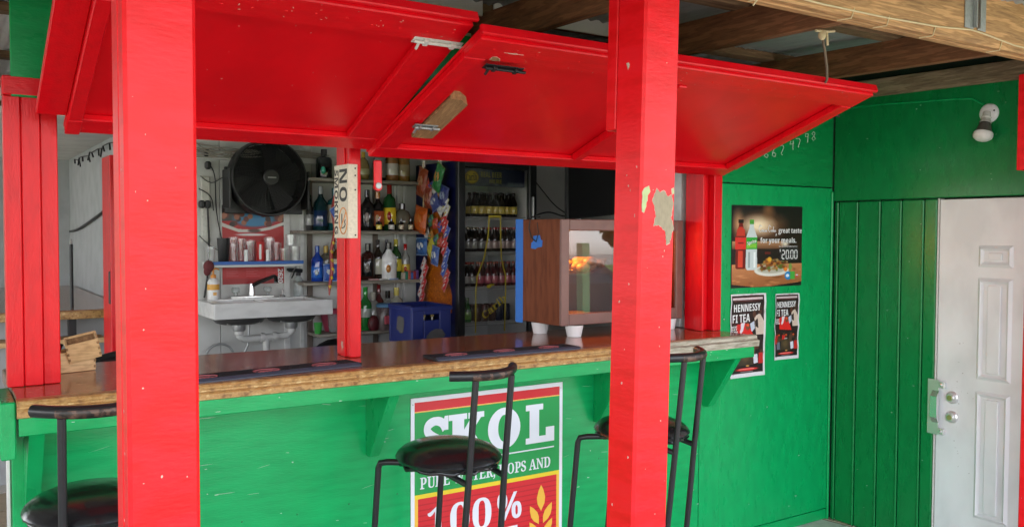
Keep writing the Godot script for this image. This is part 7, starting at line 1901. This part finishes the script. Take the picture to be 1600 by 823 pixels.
func build_outside() -> void:
	# what stands behind the photographer and shows in the glass of the case
	struct("grass", Shape.new().bb(Vector3(-60, -0.029, 12), Vector3(80, -0.012, 60), 0.0), M.grass)
	var car := thing("parked_car", "dark car parked on the forecourt, mirrored in the case glass", "car", Vector3(4.6, 0, 9.3), "", PI)
	var body := PackedVector2Array([Vector2(-2.2, 0.35), Vector2(-2.25, 0.7), Vector2(-2.1, 0.92), Vector2(-1.3, 1.0), Vector2(-0.7, 1.38), Vector2(0.0, 1.47), Vector2(0.9, 1.43), Vector2(1.7, 1.05), Vector2(2.2, 0.98), Vector2(2.25, 0.6), Vector2(2.2, 0.3), Vector2(1.75, 0.25), Vector2(-1.75, 0.25)])
	part(car, "body", Shape.new().prism(body, Transform3D(Basis(), Vector3(0, 0, -0.85)), 1.7), mat(lin(0.02, 0.022, 0.03), 0.15, {"tri": false, "coat": 1.0}))
	var win := PackedVector2Array([Vector2(-1.05, 1.02), Vector2(-0.6, 1.33), Vector2(0.0, 1.40), Vector2(0.85, 1.37), Vector2(1.4, 1.05)])
	part(car, "side_window", Shape.new().prism(win, Transform3D(Basis(), Vector3(0, 0, 0.851)), 0.005).prism(win, Transform3D(Basis(), Vector3(0, 0, -0.856)), 0.005), mat(lin(0.05, 0.07, 0.09), 0.05, {"tri": false}))
	for x: float in [-1.4, 1.4]:
		for zz: float in [-0.8, 0.8]:
			var rim := Basis(Vector3.RIGHT, Vector3(0, 0, 1), Vector3.DOWN)
			var wh := part(car, "wheel", Shape.new().lathe([Vector2(0.2, -0.1), Vector2(0.31, -0.1), Vector2(0.33, -0.08), Vector2(0.33, 0.08), Vector2(0.31, 0.1), Vector2(0.2, 0.1)], Vector3(x, 0.33, zz), 24, rim), M.black)
			var sp := Shape.new().lathe([Vector2(0.2, -0.09), Vector2(0.22, -0.09), Vector2(0.22, 0.09), Vector2(0.2, 0.09)], Vector3(x, 0.33, zz), 24, rim)
			for k in 10:
				var t := TAU * k / 10
				sp.beam(Vector3(x, 0.33, zz * 1.1), Vector3(x + cos(t) * 0.21, 0.33 + sin(t) * 0.21, zz * 1.1), 0.03, 0.03, Vector3(0, 0, 1))
			part(wh, "rim", sp, M.steel)
	for x: float in [-0.2, 0.95]:
		part(car, "door_handle", Shape.new().box(Vector3(x, 0.9, 0.865), Vector3(0.2, 0.03, 0.03), 0.01).box(Vector3(x, 0.9, -0.865), Vector3(0.2, 0.03, 0.03), 0.01), M.chrome)
	for q: Array in [[34.0, 42.0, 4.2], [44.0, 50.0, 5.0], [24.0, 40.0, 3.4]]:
		var t := thing("round_tree", ["round tree beyond the grass verge, nearest the forecourt", "rounded tree beyond the grass, the middle one of three", "tallest tree beyond the grass, farthest along the verge"][0 if q[2] == 3.4 else (2 if q[2] > 4.5 else 1)], "tree", Vector3(q[0], 0, q[1]))
		part(t, "trunk", Shape.new().tube([V, Vector3(0.2, q[2] * 0.3, 0), Vector3(0, q[2] * 0.6, 0.1)], [0.2, 0.16, 0.1], 8), M.bark)
		var leaves := Shape.new()
		for k in 500:
			var d: Vector3 = Vector3(rng.randfn(), rng.randfn() * 0.7, rng.randfn()).normalized() * pow(rng.randf(), 0.4) * q[2] * 0.3
			var c: Vector3 = Vector3(0, q[2] * 0.7, 0) + d
			var a := Vector3(rng.randfn(), rng.randfn(), rng.randfn()).normalized() * 0.3
			var b := a.cross(Vector3(rng.randfn(), rng.randfn(), rng.randfn())).normalized() * 0.2
			leaves.quad(c - a, c - b, c + a, c + b)
		part(t, "crown", leaves, M.leaf).set_meta("kind", "stuff")
	var post := thing("green_post", "pale green post out on the forecourt, mirrored in the case glass", "post", Vector3(1.58, 0, 4.2))
	part(post, "post", Shape.new().box(Vector3(0, 0.86, 0), Vector3(0.11, 1.72, 0.11), 0.006), mat(lin(0.18, 0.36, 0.2), 0.5))
	part(post, "base", Shape.new().box(Vector3(0, 0.05, 0), Vector3(0.18, 0.1, 0.18), 0.006), M.mortar)
